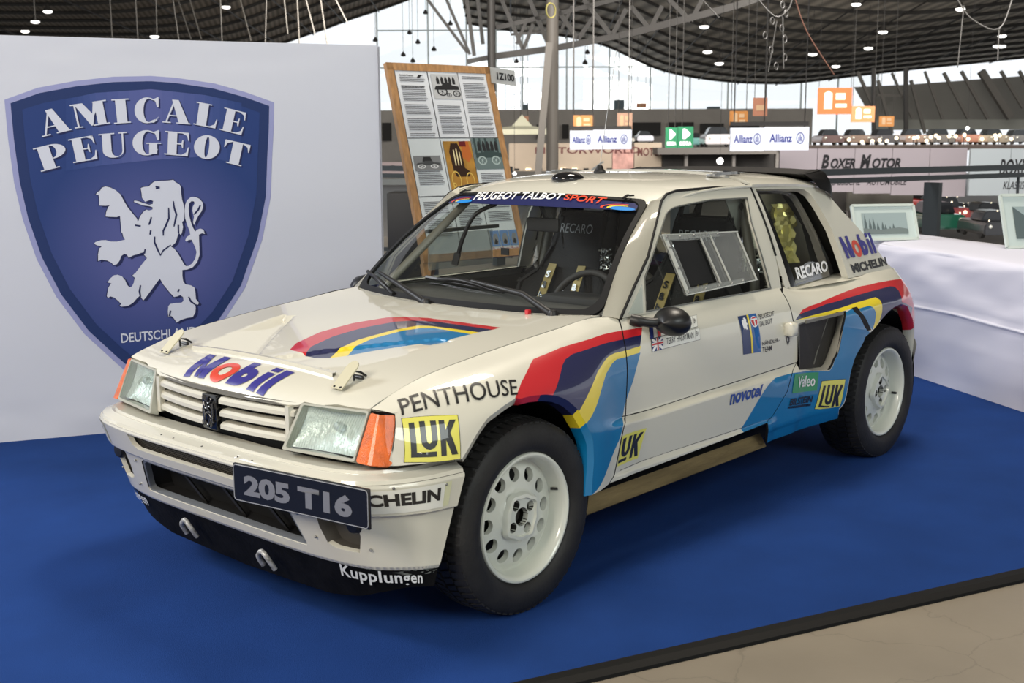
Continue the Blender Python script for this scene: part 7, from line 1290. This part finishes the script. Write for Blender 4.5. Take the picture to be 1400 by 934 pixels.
# ---------------- wheels
RIMW = mat('white_rim', rgb(214, 216, 204), .30, coat=.7, spec=.5)
TYRE = mat('tyre_rubber', rgb(27, 26, 25), .62, var=.35, scale=14, bump=.15, bscale=90)
def disc(r): # depth behind the rim face as a function of the radius
    return np.interp(r, [0, .035, .062, .072, .086, .104, .135, .160, .176], [.020, .020, .020, .022, .036, .040, .044, .052, .060])
def make_wheel():
    w = thing('wheel', None, None)
    # y = 0 at the rim face; +y inboard
    prof = [(.170, .200), (.176, .196), (.290, .197), (.299, .190), (.308, .178), (.310, .165), (.310, .02), (.307, .004), (.298, -.006), (.285, -.012), (.262, -.017), (.240, -.016), (.222, -.010), (.213, -.001), (.209, .006)]
    t = lathe('tyre', prof, TYRE, w, 96, 'Y', sharp=35)
    bm = bmesh.new(); n = 66
    for k in range(n):
        a = 2*math.pi*k/n
        def blk(y0, y1, w0, sk, r0=.3085, r1=.3165):
            vs = []
            for r in (r0, r1):
                for (yy, aa) in ((y0, -w0), (y0, w0), (y1, w0+sk), (y1, -w0+sk)):
                    rr_ = r-(.010 if yy < .01 or yy > .175 else 0); vs.append(bm.verts.new((rr_*math.cos(a+aa), yy, rr_*math.sin(a+aa))))
            for f in ((0, 1, 2, 3), (7, 6, 5, 4), (0, 4, 5, 1), (1, 5, 6, 2), (2, 6, 7, 3), (3, 7, 4, 0)): bm.faces.new([vs[i] for i in f])
        blk(-.002, .042, .030, .02); blk(.048, .088, .034, .045); blk(.096, .136, .034, -.045); blk(.142, .184, .030, -.02)
    tag(link('tread_blocks', finish(bm), TYRE, t), kind='stuff')
    for rr_, yy in ((.296, -.0068), (.232, -.0148)):
        pass
    rprof = [(.170, .16), (.196, .15), (.198, .06), (.209, .012), (.2095, .002), (.2065, -.003), (.2005, -.004), (.1965, -.002), (.1915, .004), (.188, .014), (.184, .040), (.180, .062)]
    rim = lathe('rim', rprof, RIMW, w, 72, 'Y', sharp=35)
    holes = [[(.135*math.cos(R(a))+.0235*math.cos(R(b)), .135*math.sin(R(a))+.0235*math.sin(R(b))) for b in range(0, 360, 24)] for a in range(15, 375, 30)]
    bolts = [(.049*math.cos(R(a)), .049*math.sin(R(a))) for a in (45, 135, 225, 315)]
    ch = [[(.030*math.cos(R(b)), .030*math.sin(R(b))) for b in range(0, 360, 18)]]
    bh = [[(bx+.0175*math.cos(R(b)), bz+.0175*math.sin(R(b))) for b in range(0, 360, 24)] for bx, bz in bolts]
    def fn(P): r = np.linalg.norm(P, axis=1); return np.stack([P[:, 0], disc(r), P[:, 1]], 1)
    def fnn(P): return fn(P)
    region('wheel_disc', fnn, [(.181*math.cos(R(b)), .181*math.sin(R(b))) for b in range(0, 360, 5)], RIMW, holes=holes+ch+bh, step=.012, skirt=.020, parent=w)
    # hub relief with four lobes
    bm = bmesh.new(); P_ = []
    for b in range(0, 360, 6):
        rr_ = .073+.010*max(0, math.cos(R(4*(b-45))))**1.5; P_.append((rr_, b))
    a_ = [bm.verts.new((r*math.cos(R(b)), .014, r*math.sin(R(b)))) for r, b in P_]
    c_ = [bm.verts.new(((r+.007)*math.cos(R(b)), .030, (r+.007)*math.sin(R(b)))) for r, b in P_]
    d_ = [bm.verts.new(((r-.010)*math.cos(R(b)), .012, (r-.010)*math.sin(R(b)))) for r, b in P_]
    e_ = [bm.verts.new(((r-.013)*math.cos(R(b)), .022, (r-.013)*math.sin(R(b)))) for r, b in P_]
    n = len(P_)
    for i in range(n):
        j = (i+1) % n
        for A, B_ in ((a_, c_), (a_, d_), (d_, e_)): bm.faces.new((A[i], A[j], B_[j], B_[i]))
    link('hub_relief', finish(bm, 50), RIMW, w)
    lathe('hub_bore', [(.030, .020), (.030, .055), (.020, .055), (.018, .045), (.0, .045)], mat('dark_steel', rgb(48, 46, 44), .4, metal=.7), w, 24)
    for bx, bz in bolts:
        lathe('wheel_bolt', [(.0175, .021), (.0175, .055), (.010, .055), (.009, .036), (0, .036)], mat('bolt_steel', rgb(96, 94, 90), .35, metal=.8), w, 12, 'Y', (bx, 0, bz))
    lathe('brake_drum', [(.0, .085), (.14, .085), (.14, .12), (.165, .12), (.165, .16), (0, .16)], mat('brake_dark', rgb(16, 16, 16), .6), w, 32)
    bar('valve', (.178*math.cos(R(28)), .045, .178*math.sin(R(28))), (.186*math.cos(R(28)), .022, .186*math.sin(R(28))), .008, .008, BLACK, w)
    return w
wheel = make_wheel()
WP = [(0, -1, 12), (0, 1, 0), (2.54, -1, 40), (2.54, 1, 0)]
for i, (x, s, a) in enumerate(WP):
    w = wheel if i == 0 else copy_tree(wheel)
    w.parent = car; w.location = (x, s*.80, .31); w.rotation_euler = (0, R(a), 0 if s < 0 else math.pi)
# ---------------- door mirror, handle
for s in (1, -1):
    mg = thing('door_mirror', None, None); mg.parent = car; ms = Matrix.Diagonal((1, s, 1, 1))
    bm = bmesh.new()
    bm_tube(bm, smooth_path([(.655, -.715, .858), (.668, -.745, .853), (.70, -.775, .848), (.735, -.80, .850)], 4), [.021]*5+[.017]*5+[.020]*3, 10)
    bm.transform(ms); link('mirror_stalk', finish(bm, 60), BLACK, mg)
    bm = bmesh.new(); rows = []
    prof = [(.0, .0), (.018, .030), (.055, .058), (.095, .068), (.120, .066), (.126, .060)]     # egg shaped shell opening rearwards
    for d_, r_ in prof:
        rows.append([bm.verts.new((.690+d_*.80, -.825+r_*1.12*math.cos(R(a))+d_*.15, .852+r_*.78*math.sin(R(a))-d_*.05)) for a in range(0, 360, 20)])
    for i in range(len(rows)-1):
        for j in range(18): bm.faces.new((rows[i][j], rows[i][(j+1) % 18], rows[i+1][(j+1) % 18], rows[i+1][j]))
    bm.transform(ms); link('mirror_shell', finish(bm, 60), mat('satin_black', rgb(17, 17, 18), .38), mg)
    lathe('mirror_glass', [(0, 0), (.045, 0)], mat('mirror', rgb(200, 205, 210), .03, metal=1), mg, 20, 'X', (.786, -.808*s, .846))
    # door pull: rounded white cover over the latch
    h = thing('door_handle', None, None); h.parent = car
    bm = bmesh.new(); bm_box(bm, (1.655, -.790, .712), (.060, .050, .062), bevel=.022); bm.transform(ms); link('handle_cover', finish(bm, 60), PAINT, h)
lathe('fuel_flap', [(0, 0), (.028, 0), (.030, .004)], PAINT, car, 24, 'Y', (.71, -.7275, .845)) if False else None
# ---------------- intake behind the door
it, iin = BK['intake'], BK['intake_in']
for s in (1, -1):
    A_ = sv(np.array([(a, b/KS) for a, b in [(x, t*KS) for x, t in it]])); n = len(it)
    Bi = np.array(INTAKE_IN)
    bm = bmesh.new(); a = [bm.verts.new((p[0], p[1]*s, p[2])) for p in A_]; b = [bm.verts.new((p[0], p[1]*s, p[2])) for p in Bi]
    for i in range(n): bm.faces.new((a[i], a[(i+1) % n], b[(i+1) % n], b[i]))
    link('intake_wall', finish(bm, 50), PAINT, car)
    bm = bmesh.new(); f = bm.faces.new([bm.verts.new((p[0], p[1]*s, p[2])) for p in Bi]); bmesh.ops.triangulate(bm, faces=[f])
    ip = link('intake_screen', finish(bm), mat('intake_mesh_grey', rgb(40, 38, 36), .6, var=.15, scale=200), car)
    tube('intake_stitch', [(2.004, -.772*s, .720), (1.954, -.762*s, .611), (1.895, -.770*s, .529)], .0035, mat('stitch', rgb(92, 90, 84), .6), ip, 6)
    both = [(1.745, -.806*s, .733), (2.01, -.838*s, .745)]
    bar('intake_trim', *both, .008, .012, mat('dull_alu', rgb(120, 118, 110), .4, metal=.5), car)
# ---------------- lettering on the side
dt = lambda nm, s_, key, m, **kw: lay_text(nm, s_, sv if D[key][0] == 'side' else (green_v if D[key][0] == 'green' else qglass_v), D[key][1], m, car, mirror=True, **kw)
def dpoly(nm, polys, key, m, **kw): return lay(nm, poly_bm(polys), sv if D[key][0] == 'side' else green_v, D[key][1], m, car, mirror=True, **kw)
dt('lettering', 'PENTHOUSE', 'penthouse', INK, bold=.004, cuts=(12, 3), off=.002)
LY = mat('sticker_yellow', rgb(222, 216, 92), .35, coat=1)
Lk = [[(.10, .86), (.20, .86), (.20, .20), (.55, .20), (.55, .10), (.10, .10)],
      [(.285, .88), (.385, .88), (.385, .45), (.395, .40), (.43, .37), (.47, .40), (.48, .45), (.48, .88), (.58, .88), (.58, .44), (.56, .34), (.51, .27), (.43, .24), (.36, .27), (.30, .35), (.285, .44)],
      [(.63, .88), (.73, .88), (.73, .62), (.83, .88), (.95, .88), (.82, .56), (.95, .10), (.83, .10), (.73, .42), (.73, .10), (.63, .10)]]
def luk(key, sub=None):
    c = (5, 4)
    dpoly('sticker', [UNIT], key, INK, off=.0012, cuts=c, sub=(-.012, 1.012, -.012, 1.012) if sub is None else sub)
    dpoly('sticker', [UNIT], key, LY, off=.0018, cuts=c)
    dpoly('sticker_letters', Lk, key, INK, off=.0026, cuts=c)
luk('luk_front'); luk('luk_rear')
dpoly('sticker', [UNIT], 'luk_door', LY, off=.0018, cuts=(4, 4))
dpoly('sticker_letters', [[(max(0, (x-.24)/.76), y) for x, y in p_] for p_ in Lk[1:]]+[[(.0, .20), (.36, .20), (.36, .10), (.0, .10)]], 'luk_door', INK, off=.0026, cuts=(4, 4))
BLUINK = mat('blue_ink', rgb(20, 66, 150), .4, coat=.5)
dt('lettering', 'novotel', 'novotel', BLUINK, bold=.03, cuts=(8, 3), off=.0025)
dpoly('sticker', [UNIT], 'valeo', mat('sticker_green', rgb(0, 140, 82), .4, coat=1), off=.0022, cuts=(10, 5))
dt('lettering', 'Valeo', 'valeo', WHITEP, bold=.018, off=.0045, cuts=(10, 5), sub=(.14, .88, .24, .82))
dt('lettering', 'BILSTEIN', 'bilstein', mat('dark_navy_ink', rgb(10, 14, 40), .4), bold=.03, cuts=(8, 3), off=.0028)
dpoly('lettering', [[(i*.05, 0), (i*.05+.035, 0), (i*.05+.035, 1), (i*.05, 1)] for i in range(20)], 'bilstein2', MATS['dark_navy_ink'])
for key, nm_ in (('name_low', 'TERRY HARRYMAN'), ('name_up', 'ARI VATANEN')):
    dpoly('name_label', [UNIT], key, INK, off=.0012, cuts=(3, 1), sub=(-.006, 1.006, -.03, 1.03)); dpoly('name_label', [UNIT], key, FRESH, off=.0018, cuts=(3, 1))
    dt('name_lettering', nm_, key, INK, off=.0026, sub=(.29, .86, .24, .76), bold=.005)
    dpoly('name_label', [[(.90, .05), (.905, .05), (.905, .95), (.90, .95)]], key, INK, off=.0026); dt('name_lettering', 'B+', key, INK, off=.0026, sub=(.925, .975, .3, .72))
FR, FB = mat('flag_red', rgb(196, 36, 44), .4), mat('flag_blue', rgb(24, 40, 110), .4)
k0 = 'name_low'
dpoly('union_flag', [[(0, 0), (.22, 0), (.22, 1), (0, 1)]], k0, FB, off=.0026)
dpoly('union_flag', [[(0, 0), (.03, 0), (.22, .86), (.22, 1), (.19, 1), (0, .14)], [(0, 1), (0, .86), (.19, 0), (.22, 0), (.22, .14), (.03, 1)], [(.085, 0), (.135, 0), (.135, 1), (.085, 1)], [(0, .36), (.22, .36), (.22, .64), (0, .64)]], k0, WHITEP, off=.0032)
dpoly('union_flag', [[(.098, 0), (.122, 0), (.122, 1), (.098, 1)], [(0, .43), (.22, .43), (.22, .57), (0, .57)]], k0, FR, off=.0040)
dpoly('flag', [[(0, 0), (.07, 0), (.07, 1), (0, 1)]], 'name_up', FB, off=.0026); dpoly('flag', [[(.15, 0), (.22, 0), (.22, 1), (.15, 1)]], 'name_up', FR, off=.0026)
dpoly('team_panel', [[(0, 0), (.5, 0), (.5, 1), (0, 1)]], 'team_panel', mat('team_navy', rgb(16, 44, 92), .4, coat=.6), off=.0016); dpoly('team_panel', [[(.5, 0), (1, 0), (1, 1), (.5, 1)]], 'team_panel', mat('team_blue', rgb(0, 84, 152), .4, coat=.6), off=.0016)
dpoly('team_panel', [[(.46, 0), (.56, 0), (.56, 1), (.46, 1)]], 'team_panel', YEL, off=.0022)
dpoly('team_emblem', [[(.79+.19*math.cos(R(a)), .74+.17*math.sin(R(a))) for a in range(0, 360, 18)]], 'team_panel', WHITEP, off=.0022)
dpoly('team_emblem', [[(.79+.16*math.cos(R(a)), .74+.14*math.sin(R(a))) for a in range(0, 360, 18)]], 'team_panel', FR, off=.0028)
dpoly('team_emblem', [[(.64, .78), (.94, .78), (.94, .82), (.64, .82)], [(.76, .60), (.82, .60), (.82, .82), (.76, .82)]], 'team_panel', WHITEP, off=.0034)
dpoly('team_lion', [[(.14, .62), (.20, .55), (.26, .58), (.30, .54), (.36, .56), (.34, .64), (.40, .70), (.34, .74), (.38, .84), (.30, .92), (.22, .90), (.26, .84), (.16, .86), (.12, .80), (.24, .78), (.12, .72), (.24, .68)]], 'team_panel', WHITEP, off=.0024)
for key, s_ in (('team_t1', 'PEUGEOT'), ('team_t2', 'TALBOT'), ('team_t3', 'HÄNDLER-'), ('team_t4', 'TEAM')): dt('lettering', s_, key, INK, bold=.008, cuts=(2, 1))
dpoly('shield_sticker', [[(0, 1), (1, 1), (1, .4), (.5, 0), (0, .4)]], 'shield', INK, cuts=(1, 1)); dpoly('shield_sticker', [[(.2, .85), (.5, .85), (.45, .4), (.2, .5)]], 'shield', WHITEP, cuts=(1, 1), off=.0022)
VIO = mat('violet_blue_ink', rgb(48, 44, 130), .4, coat=.8); RO = mat('mobil_red', rgb(206, 66, 46), .4, coat=.8)
def mobil(fn, quad, par, mirror, shear):
    parts_ = [('M', 0, .30, 0, 1), ('b', .56, .76, 0, 1), ('i', .805, .87, 0, 1), ('l', .92, .985, 0, 1)]
    bw = .085
    M_ = [[(0, 0), (bw, 0), (bw, 1), (0, 1)], [(bw*.9, 1), (.155, .35), (.155, .02), (.135, .02), (bw*.9, .62)], [(.27-bw*.9, 1), (.155, .35), (.155, .02), (.175, .02), (.27-bw*.9, .62)], [(.27-bw, 0), (.27, 0), (.27, 1), (.27-bw, 1)]]
    b_ = [[(.545, 0), (.545+bw, 0), (.545+bw, 1), (.545, 1)], arc2(.645, .36, .115, .36, -125, 125, bw, 14), [(.545, 0), (.66, 0), (.66, .12), (.545, .12)]]
    i_ = [[(.80, 0), (.80+bw, 0), (.80+bw, .72), (.80, .72)], [(.80, .80), (.80+bw, .80), (.80+bw, 1), (.80, 1)]]
    l_ = [[(.915, 0), (1, 0), (1, 1), (.915, 1)]]
    for L_ in (M_, b_, i_[:1], i_[1:], l_): lay('oil_lettering', poly_bm(L_), fn, quad, VIO, par, mirror=mirror, cuts=(12, 6), off=.0022)
    lay('oil_lettering', poly_bm(ring(el(.41, .37, .125, .40, n=30), el(.41, .37, .052, .20, n=30))), fn, quad, RO, par, mirror=mirror, cuts=(12, 6), off=.0024)
mobil(hood_v, D['mobil_hood'][1], car, False, 0)
mobil(green_v, D['mobil_sail'][1], car, True, 0)
dt('lettering', 'MICHELIN', 'michelin_sail', INK, bold=.05)
lay_text('glass_lettering', 'RECARO', qglass_v, D['recaro_q'][1], WHITEP, car, bold=.035, mirror=True, off=.004)
bm = None
# ---------------- cabin
CLOTH = mat('black_seat_cloth', rgb(24, 24, 25), .75, bump=.3, bscale=200)
def seat(y0):
    g = thing('bucket_seat', None, None); g.parent = car; g.location = (0, y0, 0)
    out = [(-.15, .30), (-.235, .36), (-.265, .52), (-.27, .74), (-.25, .84), (-.175, .90), (-.145, 1.00), (-.135, 1.13), (-.12, 1.155), (.12, 1.155), (.135, 1.13), (.145, 1.00), (.175, .90), (.25, .84), (.27, .74), (.265, .52), (.235, .36), (.15, .30)]
    bm = bmesh.new(); F = [bm.verts.new((1.36+.30*(z-.30)-.07*(abs(y)/.27)**2*(1 if z < .95 else .2), y, z)) for y, z in out]
    Bk = [bm.verts.new((v.co.x+.11, v.co.y*.9, v.co.z)) for v in F]; n = len(F); bm.faces.new(F); bm.faces.new(Bk[::-1])
    for i in range(n): bm.faces.new((F[i], F[(i+1) % n], Bk[(i+1) % n], Bk[i]))
    bmesh.ops.triangulate(bm, faces=[f for f in bm.faces if len(f.verts) > 4]); bmesh.ops.bevel(bm, geom=bm.edges[:], offset=.012, segments=2, affect='EDGES')
    link('backrest', finish(bm, 60), CLOTH, g)
    box('squab', (1.13, 0, .38), (.52, .46, .16), CLOTH, g, bevel=.04)
    for s in (1, -1): box('side_bolster', (1.12, s*.235, .46), (.50, .06, .16), CLOTH, g, bevel=.025)
    fn = plane_fn((1.36+.30*(1.06-.30)-.030, .093, 1.06), (0, -.186, 0), (.0126, 0, .042))
    lay_text('seat_lettering', 'RECARO', fn, SQ, mat('grey_embroidery', rgb(176, 178, 180), .6), g, bold=.0, cuts=(1, 1), off=.004)
    for s in (1, -1):
        a = np.array([1.36+.3*.62-.05, s*.085, .92]); b = np.array([1.30, s*.10, .56])
        bl = bar('belt', a, b, .045, .004, mat('belt_tan', rgb(168, 150, 92), .6), g, up=(-1, 0, 0))
        d = b-a; fn = plane_fn(a+np.array([-.012, .018, 0]), (0, -.036, 0), d*.01)
        for i, ch in enumerate('Sabelt'):
            c = a+d*(.08+.13*i)+np.array([-.010, .012, 0])
            lay_text('belt_lettering', ch, plane_fn(c+d*.085, (0, -.024, 0), -d*.085), SQ, INK, bl, bold=.04, cuts=(1, 1))
    return g
seat(.268); seat(-.385)
DASH = mat('dash_cloth', rgb(62, 61, 58), .9, var=.15, scale=30)
loft('dashboard', [[(.50+.09*abs(y/.6)**2.2, y, .845) for y in np.linspace(-.62, .62, 15)], [(.60, y, .862) for y in np.linspace(-.63, .63, 15)], [(.86, y, .868) for y in np.linspace(-.62, .62, 15)], [(.90, y, .845) for y in np.linspace(-.62, .62, 15)], [(.86, y, .62) for y in np.linspace(-.62, .62, 15)]], DASH, car)
box('instrument_binnacle', (.86, -.33, .87), (.16, .30, .05), mat('binnacle', rgb(40, 40, 40), .7), car, bevel=.02)
sw = thing('steering_wheel', None, None); sw.parent = car; sw.location = (.93, -.275, .805); sw.rotation_euler = (0, R(-68), 0)
bm = bmesh.new(); bm_tube(bm, [(.172*math.cos(R(a)), .172*math.sin(R(a)), 0) for a in range(0, 360, 10)], .0135, 8, closed=True); link('wheel_rim', finish(bm, 60), mat('suede', rgb(46, 44, 42), .7), sw)
bm = bmesh.new(); bm_tube(bm, [(.172*math.cos(R(a)), .172*math.sin(R(a)), 0) for a in range(174, 187, 4)], .0155, 8); link('centre_mark', finish(bm, 60), WHITEP, sw)
for a in (60, 180, 300): bar('spoke', (0, 0, .02), (.165*math.cos(R(a)), .165*math.sin(R(a)), 0), .03, .004, BLACK, sw)
lathe('horn_boss', [(0, .03), (.035, .028), (.04, .0)], BLACK, sw, 20, 'Z')
mi = box('cabin_mirror', (1.02, .006, 1.140), (.018, .175, .056), mat('mirror_back', rgb(34, 34, 35), .6), car, bevel=.012)
bar('mirror_stem', (1.035, .0, 1.16), (1.0, .01, 1.235), .014, .014, BLACK, mi)
CAGE = mat('cage_grey', rgb(128, 126, 116), .42, coat=.3)
cg = thing('roll_cage', None, None); cg.parent = car
for s in (1, -1):
    tube('cage_tube', [(.62, s*.60, .40), (.66, s*.60, .86), (1.08, s*.49, 1.225), (1.72, s*.50, 1.262)], .019, CAGE, cg, 10)
    tube('cage_tube', [(1.70, s*.60, .30), (1.70, s*.585, .90), (1.70, s*.50, 1.262)], .021, CAGE, cg, 10)
    tube('cage_tube', [(1.74, s*.50, 1.22), (2.30, s*.44, .72)], .018, CAGE, cg, 10)
    tube('cage_tube', [(.95, s*.60, .55), (1.70, s*.58, .50)], .018, CAGE, cg, 10)
    prism('cage_gusset', [(-.16, .0), (0, 0), (0, -.17)], .004, mat('gusset', rgb(150, 150, 142), .45), Matrix.Translation((1.688, s*.535-.0, 1.248)) @ Matrix.Rotation(R(8*s*-1), 4, 'X'), cg)
    lathe('gusset_hole', [(0, 0), (.016, 0)], DARK, cg, 16, 'Y', (1.652, s*.535-.006-.0*s, 1.205))
tube('cage_tube', [(1.70, -.50, 1.262), (1.70, .50, 1.262)], .019, CAGE, cg, 10)
tube('cage_tube', [(1.08, -.49, 1.225), (1.08, .49, 1.225)], .016, CAGE, cg, 10)
tube('cage_tube', [(1.72, -.55, .55), (1.72, .45, 1.15)], .018, CAGE, cg, 10)
# bulkhead, engine bay, gold foil and foil bits seen through the rear glass
GREYC = mat('bulkhead_grey', rgb(92, 92, 88), .6)
box('bulkhead', (1.83, 0, .60), (.012, 1.24, .62), mat('bulkhead_dark', rgb(24, 24, 25), .7), car)
loft('headlining', [[tuple(roof(x, y)-np.array([0, 0, .03])) for y in np.linspace(-.5, .5, 9)] for x in (1.10, 1.4, 1.68)], mat('lining', rgb(30, 30, 30), .8), car)
def foil(name, c, s, m, seed, amp=.02, n=14, rot=0):
    bm = bmesh.new(); V = []
    for i in range(n+1):
        for j in range(n+1):
            u, v = i/n-.5, j/n-.5; p_ = Vector((noise.noise(Vector((u*7+seed, v*7, 0)))*amp, u*s[0], v*s[1]))
            V.append(bm.verts.new(Matrix.Rotation(R(rot), 3, 'Z') @ p_+Vector(c)))
    for i in range(n):
        for j in range(n): bm.faces.new((V[i*(n+1)+j], V[i*(n+1)+j+1], V[(i+1)*(n+1)+j+1], V[(i+1)*(n+1)+j]))
    return link(name, finish(bm, 20), m, car)
GOLD = mat('gold_foil', rgb(238, 228, 160), .28, metal=.5)
foil('heat_shield_foil', (2.13, -.47, 1.06), (.17, .27), GOLD, 2, .045, rot=80)
prism('engine_cover', [(1.92, .82), (2.70, .82), (2.60, .97), (2.38, 1.16), (2.28, 1.23), (1.92, 1.25)], .01, mat('pale_cover', rgb(228, 224, 204), .6, var=.2, scale=5), Matrix.Translation((0, -.40, 0)), car)
foil('silver_foil', (1.95, -.40, .92), (.20, .16), mat('silver_foil', rgb(210, 212, 210), .18, metal=1), 4, .05, rot=60)
foil('silver_foil', (1.60, -.28, .93), (.13, .12), MATS['silver_foil'], 7, .05, rot=20)
foil('silver_foil', (1.52, .07, .955), (.07, .10), MATS['silver_foil'], 11, .02, rot=0)
for s in (1, -1): loft('door_card', [[(x, s*.69, .84) for x in (.72, 1.2, 1.68)], [(x, s*.70, .30) for x in (.72, 1.2, 1.68)]], mat('door_card', rgb(80, 80, 76), .7), car)
# hose and sun visor seen through the screen, co-driver's window pocket
tube('lamp_hose', [(1.06, .30, 1.215), (1.00, .37, 1.17), (.98, .42, 1.08), (.97, .45, .99)], .009, BLACK, car, 8, smooth=5)
bar('lamp_head', (.97, .45, 1.0), (.962, .462, .95), .026, .026, BLACK, car)
for s in (1,):
    g = box('codriver_pocket', (1.20, .655, .99), (.42, .004, .16), CLEAR, car)
    box('pocket_top', (1.20, .640, 1.085), (.46, .02, .016), mat('smoked_edge', rgb(92, 94, 92), .3), g)
for z_ in (1.10,): box('small_clip', (1.00, .20, 1.02), (.004, .045, .03), BLACK, car)
# paint gloss seams around the door
both_tube('door_seam', [tuple(p) for p in sv(np.array(densify([(a+.003, b*KS) for a, b in seam[:8]], .05, False))/np.array([1, KS]))+np.array([0, .004, 0])], .003, DARK)
both_tube('sill_line', [tuple(p) for p in sv(np.array([[x, side_t(x, .3665)] for x in np.linspace(.47, 1.50, 20)]))+np.array([0, .0006, 0])], .0012, DARK)
both_tube('door_crease', [tuple(p) for p in sv(np.array([[x, 4.0] for x in np.linspace(.515, 1.735, 20)]))+np.array([0, .0012, 0])], .0022, DARK)
# bonnet side seams
both_tube('bonnet_seam', [tuple(side(x, 8)+np.array([0, .004, -.004])) for x in np.linspace(-.495, .55, 16)], .0035, DARK)
